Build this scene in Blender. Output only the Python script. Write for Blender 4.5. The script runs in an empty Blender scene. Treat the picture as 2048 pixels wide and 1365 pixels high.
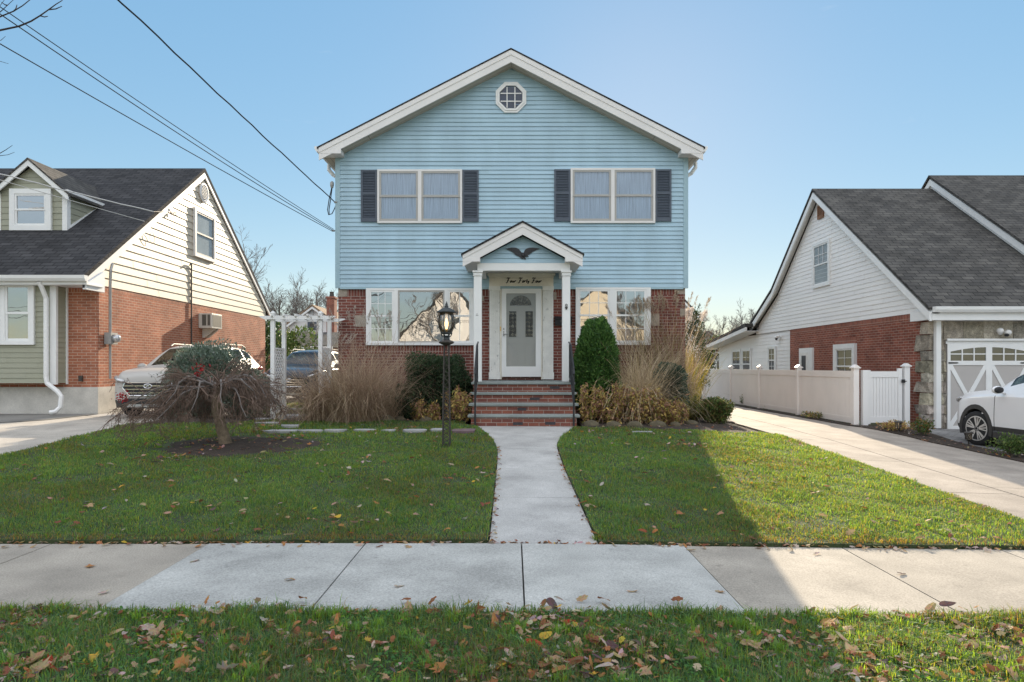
import bpy, bmesh, math, random
import numpy as np
from mathutils import Vector, Matrix
R = math.radians
rng = random.Random(11)
nr = np.random.default_rng(5)
F, CX, HY, ZC = 1365.0, 1026.0, 733.0, 1.55      # focal length in px of the 2048 px photo, vanishing point, eye height
SC = bpy.context.scene
COL = SC.collection
SUN_EL, SUN_AZ = R(19.5), R(10.7)                # azimuth to the right of +Y

def P(px, py, Y):
    return Vector(((px - CX) * Y / F, Y, ZC + (HY - py) * Y / F))
def sm(a, b, x):
    t = np.clip((x - a) / (b - a), 0, 1)
    return t * t * (3 - 2 * t)
def g(x, y):
    "height of the terrain"
    x = np.asarray(x, float); y = np.asarray(y, float)
    b = 0.0542 * np.clip(y - 5.93, 0, 7.27) + 0.012 * np.clip(y - 13.2, 0, 4)
    k = 0.8 * sm(1.2, 10.5, x)
    return b * (1 - k) - 0.012 * np.clip(x, 0, 14) + 0.13 * sm(13.6, 15.8, y) * sm(5, 9, x)
def gz(x, y): return float(g(x, y))
def PG(px, py, it=30):
    "point of the terrain seen at a pixel"
    Y = 10.0
    for _ in range(it):
        x = (px - CX) * Y / F
        Y = 0.5 * Y + 0.5 * (ZC - gz(x, Y)) * F / max(py - HY, 1)
    x = (px - CX) * Y / F
    return Vector((x, Y, gz(x, Y)))

# ---------------------------------------------------------------- materials
def nn(nt, t, **kw):
    n = nt.nodes.new(t)
    for k, v in kw.items():
        if k in n.inputs.keys(): n.inputs[k].default_value = v
        else: setattr(n, k, v)
    return n
def c4(c): return (c[0], c[1], c[2], 1.0)
def newmat(name):
    m = bpy.data.materials.new(name); m.use_nodes = True
    nt = m.node_tree
    b = nt.nodes['Principled BSDF']
    return m, nt, b
def L(nt, a, b): nt.links.new(a, b)
def mix(nt, fac, a, b, mode='MIX'):
    n = nt.nodes.new('ShaderNodeMix'); n.data_type = 'RGBA'; n.blend_type = mode
    def put(s, v):
        if isinstance(v, (int, float)): s.default_value = v
        elif isinstance(v, tuple): s.default_value = c4(v)
        else: L(nt, v, s)
    put(n.inputs[0], fac); put(n.inputs[6], a); put(n.inputs[7], b)
    return n.outputs[2]
def ramp(nt, src, stops):
    r = nt.nodes.new('ShaderNodeValToRGB')
    e = r.color_ramp.elements
    while len(e) < len(stops): e.new(0.5)
    for i, (p, c) in enumerate(stops):
        e[i].position = p; e[i].color = c4(c) if isinstance(c, tuple) else (c, c, c, 1)
    L(nt, src, r.inputs[0]); return r.outputs[0]
def noise(nt, scale, detail=4, vec=None, rough=0.55, stretch=None):
    if vec is None:
        tc = nt.nodes.new('ShaderNodeTexCoord'); vec = tc.outputs['Object']
    if stretch:
        mp = nt.nodes.new('ShaderNodeMapping'); mp.inputs['Scale'].default_value = stretch
        L(nt, vec, mp.inputs['Vector']); vec = mp.outputs[0]
    n = nn(nt, 'ShaderNodeTexNoise', Scale=scale, Detail=detail, Roughness=rough)
    L(nt, vec, n.inputs['Vector']); return n.outputs['Fac']
def bump(nt, b, h, strength=0.3, dist=0.01):
    n = nn(nt, 'ShaderNodeBump', Strength=strength, Distance=dist)
    L(nt, h, n.inputs['Height']); L(nt, n.outputs[0], b.inputs['Normal'])
def attr(nt, name='Col'):
    a = nt.nodes.new('ShaderNodeAttribute'); a.attribute_name = name
    return a.outputs['Color']
def mat(name, col, rough=0.6, var=0.12, vs=3.0, grain=0.0, gs=120.0, bmp=0.0, bs=40.0, metal=0.0, att=False, spec=0.4, coat=0.0, stretch=None, bd=0.004):
    m, nt, b = newmat(name)
    b.inputs['Roughness'].default_value = rough; b.inputs['Metallic'].default_value = metal
    b.inputs['Specular IOR Level'].default_value = spec; b.inputs['Coat Weight'].default_value = coat
    b.inputs['Coat Roughness'].default_value = 0.05
    f = noise(nt, vs, 5, stretch=stretch)
    s = ramp(nt, f, [(0.3, 1 - var), (0.7, 1 + var * 0.6)])
    out = mix(nt, 1.0, tuple(col), s, 'MULTIPLY')
    if grain:
        f2 = noise(nt, gs, 2)
        out = mix(nt, 1.0, out, ramp(nt, f2, [(0.3, 1 - grain), (0.7, 1 + grain)]), 'MULTIPLY')
    if att: out = mix(nt, 1.0, out, attr(nt), 'MULTIPLY')
    L(nt, out, b.inputs['Base Color'])
    if bmp: bump(nt, b, noise(nt, bs, 3, stretch=stretch), bmp, bd)
    return m
def brickmat(name, c1, c2, mortar, w=0.213, h=0.0677, ms=0.0055, rot=False, bmp=0.5, wear=0.25, rough=0.85, offset=0.5, grain=0.16):
    m, nt, b = newmat(name)
    b.inputs['Roughness'].default_value = rough; b.inputs['Specular IOR Level'].default_value = 0.25
    uv = nt.nodes.new('ShaderNodeUVMap'); vec = uv.outputs[0]
    if rot:
        mp = nt.nodes.new('ShaderNodeMapping'); mp.inputs['Rotation'].default_value = (0, 0, R(90)); L(nt, vec, mp.inputs['Vector']); vec = mp.outputs[0]
    wob = nn(nt, 'ShaderNodeTexNoise', Scale=6.0, Detail=2.0); L(nt, vec, wob.inputs['Vector'])
    va = nn(nt, 'ShaderNodeVectorMath', operation='MULTIPLY_ADD'); L(nt, wob.outputs['Color'], va.inputs[0]); va.inputs[1].default_value = (0.008, 0.006, 0); L(nt, vec, va.inputs[2])
    br = nn(nt, 'ShaderNodeTexBrick', Scale=1.0)
    br.offset = offset
    br.inputs['Brick Width'].default_value = w; br.inputs['Row Height'].default_value = h
    br.inputs['Mortar Size'].default_value = ms; br.inputs['Mortar Smooth'].default_value = 0.15
    br.inputs['Color1'].default_value = c4(c1); br.inputs['Color2'].default_value = c4(c2); br.inputs['Mortar'].default_value = c4(mortar)
    L(nt, va.outputs[0], br.inputs['Vector'])
    f = noise(nt, 1.6, 6, vec); f2 = noise(nt, 60, 3, vec)
    o = mix(nt, 1.0, br.outputs['Color'], ramp(nt, f, [(0.3, 1 - wear), (0.7, 1 + wear)]), 'MULTIPLY')
    o = mix(nt, 1.0, o, ramp(nt, f2, [(0.3, 1 - grain), (0.7, 1 + grain)]), 'MULTIPLY')
    L(nt, o, b.inputs['Base Color'])
    inv = nn(nt, 'ShaderNodeMath', operation='MULTIPLY_ADD'); L(nt, br.outputs['Fac'], inv.inputs[0]); inv.inputs[1].default_value = -1.0
    L(nt, f2, inv.inputs[2])
    bump(nt, b, inv.outputs[0], bmp, 0.006)
    return m
def leafmat(name, transl=0.35, rough=0.55, tint=(1, 1, 1), spec=0.3, tt=(1, 1, 1)):
    m, nt, b = newmat(name)
    a = attr(nt)
    col = mix(nt, 1.0, a, tuple(tint), 'MULTIPLY')
    L(nt, col, b.inputs['Base Color']); b.inputs['Roughness'].default_value = rough; b.inputs['Specular IOR Level'].default_value = spec
    t = nt.nodes.new('ShaderNodeBsdfTranslucent'); L(nt, mix(nt, 1.0, col, tuple(tt), 'MULTIPLY'), t.inputs['Color'])
    ms = nt.nodes.new('ShaderNodeMixShader'); ms.inputs[0].default_value = transl
    L(nt, b.outputs[0], ms.inputs[1]); L(nt, t.outputs[0], ms.inputs[2])
    L(nt, ms.outputs[0], nt.nodes['Material Output'].inputs['Surface'])
    return m
def glassmat(name, refl=0.4, fres=True, tint=(0.8, 0.85, 0.88), wave=0.02, ws=2.0, rough=0.01, wd=0.05, ncol=(1, 1, 1)):
    m, nt, b = newmat(name)
    nt.nodes.remove(b)
    tr = nn(nt, 'ShaderNodeBsdfTransparent'); tr.inputs[0].default_value = c4(tint)
    gl = nn(nt, 'ShaderNodeBsdfGlossy'); gl.inputs['Roughness'].default_value = rough; gl.inputs[0].default_value = c4(ncol)
    lw = nn(nt, 'ShaderNodeFresnel', IOR=1.5)
    ad = nn(nt, 'ShaderNodeMath', operation='ADD'); ad.inputs[1].default_value = refl; ad.use_clamp = True
    if fres: L(nt, lw.outputs[0], ad.inputs[0])
    else: ad.inputs[0].default_value = 0.0
    if wave:
        bp = nn(nt, 'ShaderNodeBump', Strength=wave, Distance=wd)
        L(nt, noise(nt, ws, 1.5), bp.inputs['Height']); L(nt, bp.outputs[0], gl.inputs['Normal'])
    ms = nt.nodes.new('ShaderNodeMixShader'); L(nt, ad.outputs[0], ms.inputs[0])
    L(nt, tr.outputs[0], ms.inputs[1]); L(nt, gl.outputs[0], ms.inputs[2])
    L(nt, ms.outputs[0], nt.nodes['Material Output'].inputs['Surface'])
    return m
def emat(name, col, s):
    m, nt, b = newmat(name)
    b.inputs['Emission Color'].default_value = c4(col); b.inputs['Emission Strength'].default_value = s; b.inputs['Base Color'].default_value = c4(col)
    return m

M = {}
M['blue'] = mat('blue_vinyl_siding', (0.375, 0.53, 0.625), 0.45, 0.11, 2.0, 0.03, 60, att=True, stretch=(1, 1, .25))
M['bluetrim'] = mat('blue_corner_post', (0.33, 0.475, 0.54), 0.45, 0.05, 1.0)
M['white'] = mat('white_trim', (0.80, 0.80, 0.79), 0.45, 0.05, 2.0)
M['whitepaint'] = mat('weathered_white_paint', (0.80, 0.79, 0.75), 0.55, 0.10, 5.0, 0.03, 80, bmp=0.2, bs=18)
M['cream'] = mat('cream_aluminium_trim', (0.75, 0.73, 0.715), 0.5, 0.06, 1.5)
M['creamwood'] = mat('cream_painted_wood', (0.80, 0.755, 0.655), 0.55, 0.12, 4.0, 0.04, 50, bmp=0.25, bs=25)
M['taupe'] = mat('taupe_window_sash', (0.40, 0.385, 0.36), 0.45, 0.05, 2.0)
M['soffit'] = brickmat('vented_soffit', (0.55, 0.50, 0.43), (0.53, 0.48, 0.41), (0.22, 0.19, 0.16), w=0.145, h=5.0, ms=0.006, bmp=0.3, wear=0.05, grain=0.03, offset=0.0)
M['shutter'] = mat('slate_blue_shutter', (0.080, 0.098, 0.128), 0.5, 0.10, 6)
M['brick'] = brickmat('dark_red_brick', (0.20, 0.063, 0.046), (0.125, 0.043, 0.037), (0.37, 0.31, 0.265))
M['brickv'] = brickmat('dark_red_brick_soldier', (0.20, 0.063, 0.046), (0.125, 0.043, 0.037), (0.37, 0.31, 0.265), rot=True, offset=0.0)
M['brick2'] = brickmat('orange_red_brick', (0.43, 0.165, 0.095), (0.32, 0.118, 0.07), (0.50, 0.385, 0.30))
M['brick2v'] = brickmat('orange_red_brick_soldier', (0.43, 0.165, 0.095), (0.32, 0.118, 0.07), (0.50, 0.385, 0.30), rot=True, offset=0.0)
M['brick3'] = brickmat('red_brown_brick', (0.30, 0.095, 0.060), (0.20, 0.064, 0.046), (0.40, 0.30, 0.24))
M['brick3v'] = brickmat('red_brown_brick_soldier', (0.30, 0.095, 0.060), (0.20, 0.064, 0.046), (0.40, 0.30, 0.24), rot=True, offset=0.0)
M['stepbrick'] = brickmat('step_brick', (0.235, 0.085, 0.058), (0.15, 0.055, 0.045), (0.31, 0.26, 0.225), w=0.205, h=0.073)
M['darkbrick'] = mat('charred_brick', (0.05, 0.045, 0.05), 0.8, 0.2, 20)
M['bluestone'] = mat('bluestone_slab', (0.24, 0.27, 0.26), 0.7, 0.2, 3, 0.08, 60, bmp=0.3, bs=20)
M['shingle'] = brickmat('charcoal_shingles', (0.054, 0.053, 0.056), (0.030, 0.030, 0.033), (0.010, 0.010, 0.011), w=0.30, h=0.16, ms=0.011, wear=0.25, bmp=0.6, rough=0.95, grain=0.3)
M['shingle2'] = brickmat('weathered_grey_shingles', (0.100, 0.094, 0.086), (0.062, 0.059, 0.056), (0.022, 0.021, 0.020), w=0.30, h=0.16, ms=0.010, wear=0.35, bmp=0.6, rough=0.95, grain=0.3)
M['shingletan'] = brickmat('tan_shingles', (0.30, 0.22, 0.15), (0.24, 0.17, 0.12), (0.12, 0.09, 0.07), w=0.30, h=0.14, ms=0.006, rough=0.95)
M['sage'] = mat('sage_green_siding', (0.335, 0.335, 0.255), 0.5, 0.06, 1.2, att=True)
M['ivory'] = mat('ivory_siding', (0.58, 0.505, 0.395), 0.5, 0.07, 0.8, 0.02, 40, att=True)
M['offwhite'] = mat('offwhite_siding', (0.85, 0.825, 0.80), 0.5, 0.05, 0.8, 0.02, 40, att=True)
M['farwhite'] = mat('far_white_siding', (0.72, 0.70, 0.69), 0.6, 0.05, 0.8)
M['found'] = mat('painted_concrete_foundation', (0.56, 0.535, 0.49), 0.8, 0.3, 1.6, 0.08, 50, bmp=0.3, bs=25)
M['stone'] = mat('rough_granite', (0.36, 0.325, 0.275), 0.85, 0.45, 7.0, 0.35, 55, bmp=1.0, bs=16, att=True, bd=0.035)
M['accentstone'] = mat('pale_accent_stone', (0.33, 0.28, 0.23), 0.85, 0.3, 9.0, 0.15, 60, bmp=0.5, bs=30)
M['mortar'] = mat('stone_mortar', (0.30, 0.27, 0.23), 0.9, 0.2, 8, 0.1, 80)
M['door'] = mat('grey_door_paint', (0.36, 0.36, 0.345), 0.4, 0.04, 2.0)
M['leadglass'] = mat('leaded_glass', (0.055, 0.055, 0.05), 0.25, 0.7, 26, spec=0.6, att=True)
M['brass'] = mat('brass', (0.60, 0.42, 0.18), 0.3, 0.1, 10, metal=1.0)
M['iron'] = mat('black_wrought_iron', (0.022, 0.024, 0.028), 0.45, 0.2, 15)
M['lampmetal'] = mat('verdigris_lamp_metal', (0.035, 0.042, 0.045), 0.5, 0.3, 14)
M['oldmetal'] = mat('rusted_dark_metal', (0.06, 0.052, 0.046), 0.6, 0.35, 20)
M['greymetal'] = mat('grey_galvanised_metal', (0.34, 0.34, 0.33), 0.5, 0.15, 8, metal=0.3)
M['gutter'] = mat('white_gutter', (0.80, 0.80, 0.79), 0.35, 0.05, 2.0)
M['curtain'] = mat('sheer_curtain', (0.34, 0.41, 0.51), 0.9, 0.5, 26, 0.06, 90, stretch=(3, 3, 0.05))
M['roomdark'] = mat('dim_room', (0.10, 0.10, 0.10), 0.9, 0.4, 2.0)  # dark sheet colour stands in for the shade of rooms behind panes
M['pane_backing'] = mat('pale_blind', (0.42, 0.42, 0.42), 0.9, 0.2, 2.0)
M['glass'] = glassmat('window_glass_soft', 0.13, False, wave=0.05, ws=1.4)
M['dull'] = glassmat('dull_window_glass', 0.11, False, wave=0.06, ws=1.6, tint=(.75,.78,.8))
M['mirror'] = glassmat('window_glass_bright', 0.36, wave=0.10, ws=1.8, tint=(0.7, 0.74, 0.76), wd=0.03)
M['octglass'] = glassmat('dark_octagon_glass', 0.05, False, tint=(0.5, 0.6, 0.72), wave=0)
M['octdark'] = mat('dark_blue_interior', (0.03, 0.055, 0.095), 0.8, 0.3, 3)
M['carglass'] = glassmat('car_glass', 0.09, False, tint=(0.35, 0.40, 0.38), wave=0)
M['stormglass'] = glassmat('storm_door_glass', 0.015, False, tint=(0.93, 0.94, 0.94), wave=0)
M['lampglass'] = glassmat('lantern_glass', 0.05, tint=(0.9, 0.86, 0.80), wave=0.1, ws=20)
M['black'] = mat('black_plastic', (0.018, 0.018, 0.02), 0.5, 0.1, 10)
M['rubber'] = mat('tyre_rubber', (0.022, 0.022, 0.023), 0.75, 0.15, 12, bmp=0.3, bs=60)
M['alloy'] = mat('alloy_rim', (0.62, 0.60, 0.57), 0.35, 0.05, 8, metal=0.35)
M['chrome'] = mat('chrome', (0.75, 0.75, 0.76), 0.12, 0.02, 8, metal=1.0)
M['cladding'] = mat('dark_grey_cladding', (0.055, 0.052, 0.05), 0.6, 0.1, 12)
M['silverpaint'] = mat('silver_car_paint', (0.42, 0.40, 0.375), 0.45, 0.02, 2, coat=0.15, metal=0.0, spec=.3)
M['whitecar'] = mat('white_car_paint', (0.80, 0.79, 0.79), 0.3, 0.02, 2, coat=0.8)
M['bluecar'] = mat('dark_blue_car_paint', (0.018, 0.032, 0.055), 0.3, 0.03, 2, coat=0.5)
M['headlamp'] = mat('headlamp_lens', (0.55, 0.55, 0.56), 0.1, 0.3, 25, metal=0.5)
M['tail'] = mat('tail_lamp_red', (0.35, 0.02, 0.02), 0.2, 0.1, 10)
M['conc'] = mat('old_concrete', (0.45, 0.435, 0.415), 0.85, 0.26, 1.7, 0.24, 85, bmp=0.35, bs=110, att=True)
def stain(m, sc, lo, hi, dk):
    nt = m.node_tree; b = nt.nodes['Principled BSDF']; src = b.inputs['Base Color'].links[0].from_socket
    L(nt, mix(nt, 1.0, src, ramp(nt, noise(nt, sc, 6, rough=.65), [(lo, 1.0), (hi, dk)]), 'MULTIPLY'), b.inputs['Base Color'])
stain(M['conc'], 7.0, .60, .70, .80); stain(M['conc'], 1.3, .55, .75, .86); stain(M['whitepaint'], 9.0, .60, .66, .66)
M['asphalt'] = mat('asphalt', (0.055, 0.055, 0.057), 0.9, 0.2, 2, 0.25, 150, bmp=0.4, bs=120)
M['olddrive'] = mat('stained_asphalt_drive', (0.20, 0.19, 0.175), 0.9, 0.45, 0.9, 0.2, 120, bmp=0.3, bs=100)
M['paver'] = brickmat('grey_pavers', (0.27, 0.26, 0.255), (0.20, 0.20, 0.20), (0.09, 0.085, 0.08), w=0.22, h=0.11, ms=0.008, rough=0.9)
M['soil'] = mat('dark_mulch', (0.050, 0.036, 0.027), 0.95, 0.4, 5, 0.45, 60, bmp=1.0, bs=45, bd=0.02)
M['lawnbase'] = mat('turf_soil', (0.050, 0.070, 0.026), 0.95, 0.5, 3.0, 0.4, 60, bmp=0.8, bs=50)
M['earth'] = mat('far_ground', (0.085, 0.095, 0.05), 0.95, 0.4, 0.4, 0.3, 8)
M['rock'] = mat('garden_rock', (0.105, 0.088, 0.055), 0.9, 0.4, 7, 0.2, 60, bmp=0.7, bs=25)
M['flag'] = mat('flagstone', (0.33, 0.33, 0.33), 0.8, 0.25, 5, 0.1, 50, bmp=0.3, bs=25)
M['flagp'] = mat('purple_flagstone', (0.155, 0.105, 0.115), 0.8, 0.2, 5, 0.1, 50, bmp=0.3, bs=25)
M['bark'] = mat('grey_brown_bark', (0.125, 0.100, 0.082), 0.9, 0.35, 12, 0.2, 60, bmp=0.9, bs=40, bd=0.01)
M['mapletrunk'] = mat('tan_maple_bark', (0.175, 0.135, 0.092), 0.9, 0.35, 14, 0.2, 60, bmp=0.9, bs=40, bd=0.01)
M['mapletwig'] = mat('purple_grey_twigs', (0.175, 0.118, 0.09), 0.8, 0.35, 6)
M['twig'] = mat('winter_twigs', (0.18, 0.16, 0.15), 0.9, 0.3, 2)  # lightened tone puts the haze on far trees into the colour
M['neartwig'] = mat('near_twigs', (0.035, 0.025, 0.026), 0.8, 0.2, 6)
M['leaf'] = leafmat('foliage_leaf', 0.30)
M['needle'] = leafmat('conifer_spray', 0.22, 0.6)
M['grassblade'] = leafmat('grass_blade', 0.52, 0.55, spec=0.2, tt=(3.5, 2.35, .3))
M['straw'] = leafmat('dry_grass', 0.35, 0.7, spec=0.2)
M['fallen'] = leafmat('dead_leaf', 0.30, 0.65, spec=0.25)
M['wire'] = mat('black_cable', (0.016, 0.017, 0.020), 0.6, 0.1, 8)
M['wirewhite'] = mat('bare_metal_cable', (0.55, 0.54, 0.52), 0.45, 0.15, 30, metal=0.2)
M['joint'] = mat('dark_joint', (0.085, 0.078, 0.07), 0.95, 0.3, 20)
M['plastic'] = mat('white_vinyl', (0.80, 0.79, 0.78), 0.4, 0.03, 2)
M['fence'] = mat('bounce_tinted_white_vinyl', (0.86, 0.805, 0.76), 0.4, 0.06, 1.2)  # tan in the base colour stands in for light bounced off the drive
M['panel'] = mat('grey_door_panel', (0.47, 0.44, 0.42), 0.45, 0.04, 2)
M['eagle'] = mat('dark_bronze_eagle', (0.035, 0.034, 0.038), 0.5, 0.4, 40, bmp=0.4, bs=60)
M['letter'] = mat('black_letters', (0.012, 0.011, 0.012), 0.5, 0.1, 10)
M['bulb'] = emat('lit_bulb', (1.0, 0.62, 0.28), 2.2)
M['mat'] = mat('patterned_door_mat', (0.10, 0.09, 0.085), 0.95, 0.7, 28)
M['ac'] = mat('beige_ac_casing', (0.55, 0.53, 0.48), 0.5, 0.12, 4)
M['acgrille'] = mat('dark_ac_grille', (0.11, 0.105, 0.09), 0.6, 0.2, 20)
M['redleaf'] = mat('red_berry', (0.45, 0.02, 0.02), 0.5, 0.2, 20)
M['rust'] = mat('rusty_vent', (0.26, 0.13, 0.07), 0.7, 0.3, 20)
M['wood'] = mat('bare_bark_pole', (0.12, 0.09, 0.07), 0.9, 0.3, 10)

# ---------------------------------------------------------------- mesh builder
class MB:
    def __init__(s, T=None):
        s.v = []; s.f = []; s.c = []; s.T = T; s.col = (1, 1, 1); s.smooth = False
    def poly(s, pts):
        i = len(s.v)
        for p in pts:
            p = Vector(p); s.v.append(tuple(s.T(*p)) if s.T else tuple(p))
        s.f.append(list(range(i, i + len(pts)))); s.c.append(s.col); return s
    def raw(s, V, Fs):
        i = len(s.v)
        for p in V: s.v.append(tuple(s.T(*p)) if s.T else tuple(p))
        for f in Fs: s.f.append([i + k for k in f]); s.c.append(s.col)
        return s
    def box(s, x0, x1, y0, y1, z0, z1):
        V = [(x, y, z) for z in (z0, z1) for y in (y0, y1) for x in (x0, x1)]
        return s.raw(V, [(0, 2, 3, 1), (4, 5, 7, 6), (0, 1, 5, 4), (2, 6, 7, 3), (0, 4, 6, 2), (1, 3, 7, 5)])
    def prism(s, pts, ax, a, b):
        m = {'x': lambda p, t: (t, p[0], p[1]), 'y': lambda p, t: (p[0], t, p[1]), 'z': lambda p, t: (p[0], p[1], t)}[ax]
        n = len(pts); V = [m(p, a) for p in pts] + [m(p, b) for p in pts]
        Fs = [tuple(range(n)), tuple(range(2 * n - 1, n - 1, -1))] + [(i, (i + 1) % n, n + (i + 1) % n, n + i) for i in range(n)]
        return s.raw(V, Fs)
    def band(s, line, th, ax, a, b):
        "a strip of vertical thickness th hung below an open polyline, extruded from a to b"
        for (p, q) in zip(line[:-1], line[1:]):
            s.prism([p, q, (q[0], q[1] - th), (p[0], p[1] - th)], ax, a, b)
        return s
    def tube(s, pts, r, n=6, cap=True):
        pts = [Vector(p) for p in pts]; k = len(pts)
        rs = r if isinstance(r, (list, tuple)) else [r] * k
        rings = []; u = None
        for i in range(k):
            t = (pts[min(i + 1, k - 1)] - pts[max(i - 1, 0)]).normalized()
            if u is None: u = t.orthogonal().normalized()
            u = (u - t * u.dot(t)); u = u.normalized() if u.length > 1e-6 else t.orthogonal().normalized()
            w = t.cross(u)
            rings.append([pts[i] + (u * math.cos(2 * math.pi * j / n) + w * math.sin(2 * math.pi * j / n)) * rs[i] for j in range(n)])
        V = [p for ring in rings for p in ring]; Fs = []
        for i in range(k - 1):
            for j in range(n):
                a = i * n + j; b = i * n + (j + 1) % n
                Fs.append((a, b, b + n, a + n))
        if cap: Fs += [tuple(range(n - 1, -1, -1)), tuple(range((k - 1) * n, k * n))]
        return s.raw(V, Fs)
    def lathe(s, prof, c, n=16, ax='z', cap=True):
        V = []; Fs = []; k = len(prof)
        for (r, h) in prof:
            for j in range(n):
                a = 2 * math.pi * j / n; q = (r * math.cos(a), r * math.sin(a), h)
                if ax == 'x': q = (h, r * math.cos(a), r * math.sin(a))
                if ax == 'y': q = (r * math.cos(a), h, r * math.sin(a))
                V.append((c[0] + q[0], c[1] + q[1], c[2] + q[2]))
        for i in range(k - 1):
            for j in range(n):
                a = i * n + j; b = i * n + (j + 1) % n
                Fs.append((a, b, b + n, a + n))
        if cap: Fs += [tuple(range(n)), tuple(range((k - 1) * n, k * n))]
        return s.raw(V, Fs)
    def ell(s, c, r, nu=10, nv=7, jit=0.0, rr=None):
        V = []; Fs = []; rr = rr or rng
        for i in range(nv + 1):
            t = math.pi * i / nv
            for j in range(nu):
                a = 2 * math.pi * j / nu
                q = 1 + (rr.uniform(-jit, jit) if 0 < i < nv else 0)
                V.append((c[0] + r[0] * math.sin(t) * math.cos(a) * q, c[1] + r[1] * math.sin(t) * math.sin(a) * q, c[2] + r[2] * math.cos(t) * q))
        for i in range(nv):
            for j in range(nu):
                a = i * nu + j; b = i * nu + (j + 1) % nu
                Fs.append((a, b, b + nu, a + nu))
        return s.raw(V, Fs)

WL = {}
def setup(o, parent):
    COL.objects.link(o)
    if parent is not None: o.parent = parent
    WL[o.name] = WL.get(parent.name, Vector((0, 0, 0))) if parent is not None else Vector((0, 0, 0))
def obj(name, mb, m, parent=None, smooth=False, local=False, recalc=True, bevel=0):
    me = bpy.data.meshes.new(name)
    off = Vector((0, 0, 0)) if (parent is None or local) else WL[parent.name]
    me.from_pydata([(v[0] - off.x, v[1] - off.y, v[2] - off.z) for v in mb.v], [], mb.f)
    if recalc:
        bm = bmesh.new(); bm.from_mesh(me)
        if smooth: bmesh.ops.remove_doubles(bm, verts=bm.verts, dist=1e-5)
        nf = len(bm.faces) == len(mb.f)
        bmesh.ops.recalc_face_normals(bm, faces=bm.faces); bm.to_mesh(me); bm.free()
    else: nf = True
    me.update()
    uvl = me.uv_layers.new(name='UVMap'); Z = Vector((0, 0, 1))
    data = np.zeros((len(me.loops), 2), np.float32)
    for p in me.polygons:
        n = p.normal
        if abs(n.z) > 0.97: u = Vector((1, 0, 0)); w = Vector((0, 1, 0))
        else:
            u = Z.cross(n).normalized(); w = n.cross(u)
        for li in p.loop_indices:
            co = me.vertices[me.loops[li].vertex_index].co
            data[li] = (co.dot(u), co.dot(w))
    uvl.data.foreach_set('uv', data.ravel())
    if len(mb.c) == len(me.polygons):
        a = me.attributes.new('Col', 'FLOAT_COLOR', 'FACE')
        a.data.foreach_set('color', np.array([(*c, 1.0) for c in mb.c], np.float32).ravel())
    if smooth: me.polygons.foreach_set('use_smooth', [True] * len(me.polygons))
    me.materials.append(m)
    o = bpy.data.objects.new(name, me); setup(o, parent)
    if bevel:
        md = o.modifiers.new('bevel', 'BEVEL'); md.width = bevel; md.segments = 2; md.limit_method = 'ANGLE'
    return o
def npmesh(name, V, Fa, m, parent=None, fcol=None, smooth=False, local=False):
    "fast mesh from numpy arrays; Fa is one (n,k) index array or a list of them"
    Fa = Fa if isinstance(Fa, list) else [Fa]
    off = np.zeros(3) if (parent is None or local) else np.array(WL[parent.name])
    me = bpy.data.meshes.new(name); V = np.asarray(V, np.float32) - off.astype(np.float32)
    me.vertices.add(len(V)); me.vertices.foreach_set('co', V.ravel())
    idx = np.concatenate([f.ravel() for f in Fa]).astype(np.int32)
    tot = np.concatenate([np.full(len(f), f.shape[1], np.int32) for f in Fa])
    st = np.concatenate([[0], np.cumsum(tot)[:-1]]).astype(np.int32)
    me.loops.add(len(idx)); me.loops.foreach_set('vertex_index', idx)
    me.polygons.add(len(tot)); me.polygons.foreach_set('loop_start', st); me.polygons.foreach_set('loop_total', tot)
    if smooth: me.polygons.foreach_set('use_smooth', np.ones(len(tot), bool))
    me.update(calc_edges=True)
    if fcol is not None:
        a = me.attributes.new('Col', 'FLOAT_COLOR', 'FACE')
        fc = np.ones((len(tot), 4), np.float32); fc[:, :3] = fcol
        a.data.foreach_set('color', fc.ravel())
    me.materials.append(m)
    o = bpy.data.objects.new(name, me); setup(o, parent); return o
def tag(o, label=None, cat=None, group=None, kind=None):
    if label: o['label'] = label
    if cat: o['category'] = cat
    if group: o['group'] = group
    if kind: o['kind'] = kind
    return o
def thing(name, label, cat, loc, group=None, rz=0.0):
    o = bpy.data.objects.new(name, None); COL.objects.link(o)
    o.location = loc; o.rotation_euler = (0, 0, rz); o.empty_display_size = 0.2
    WL[o.name] = Vector(loc); return tag(o, label, cat, group)

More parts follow.
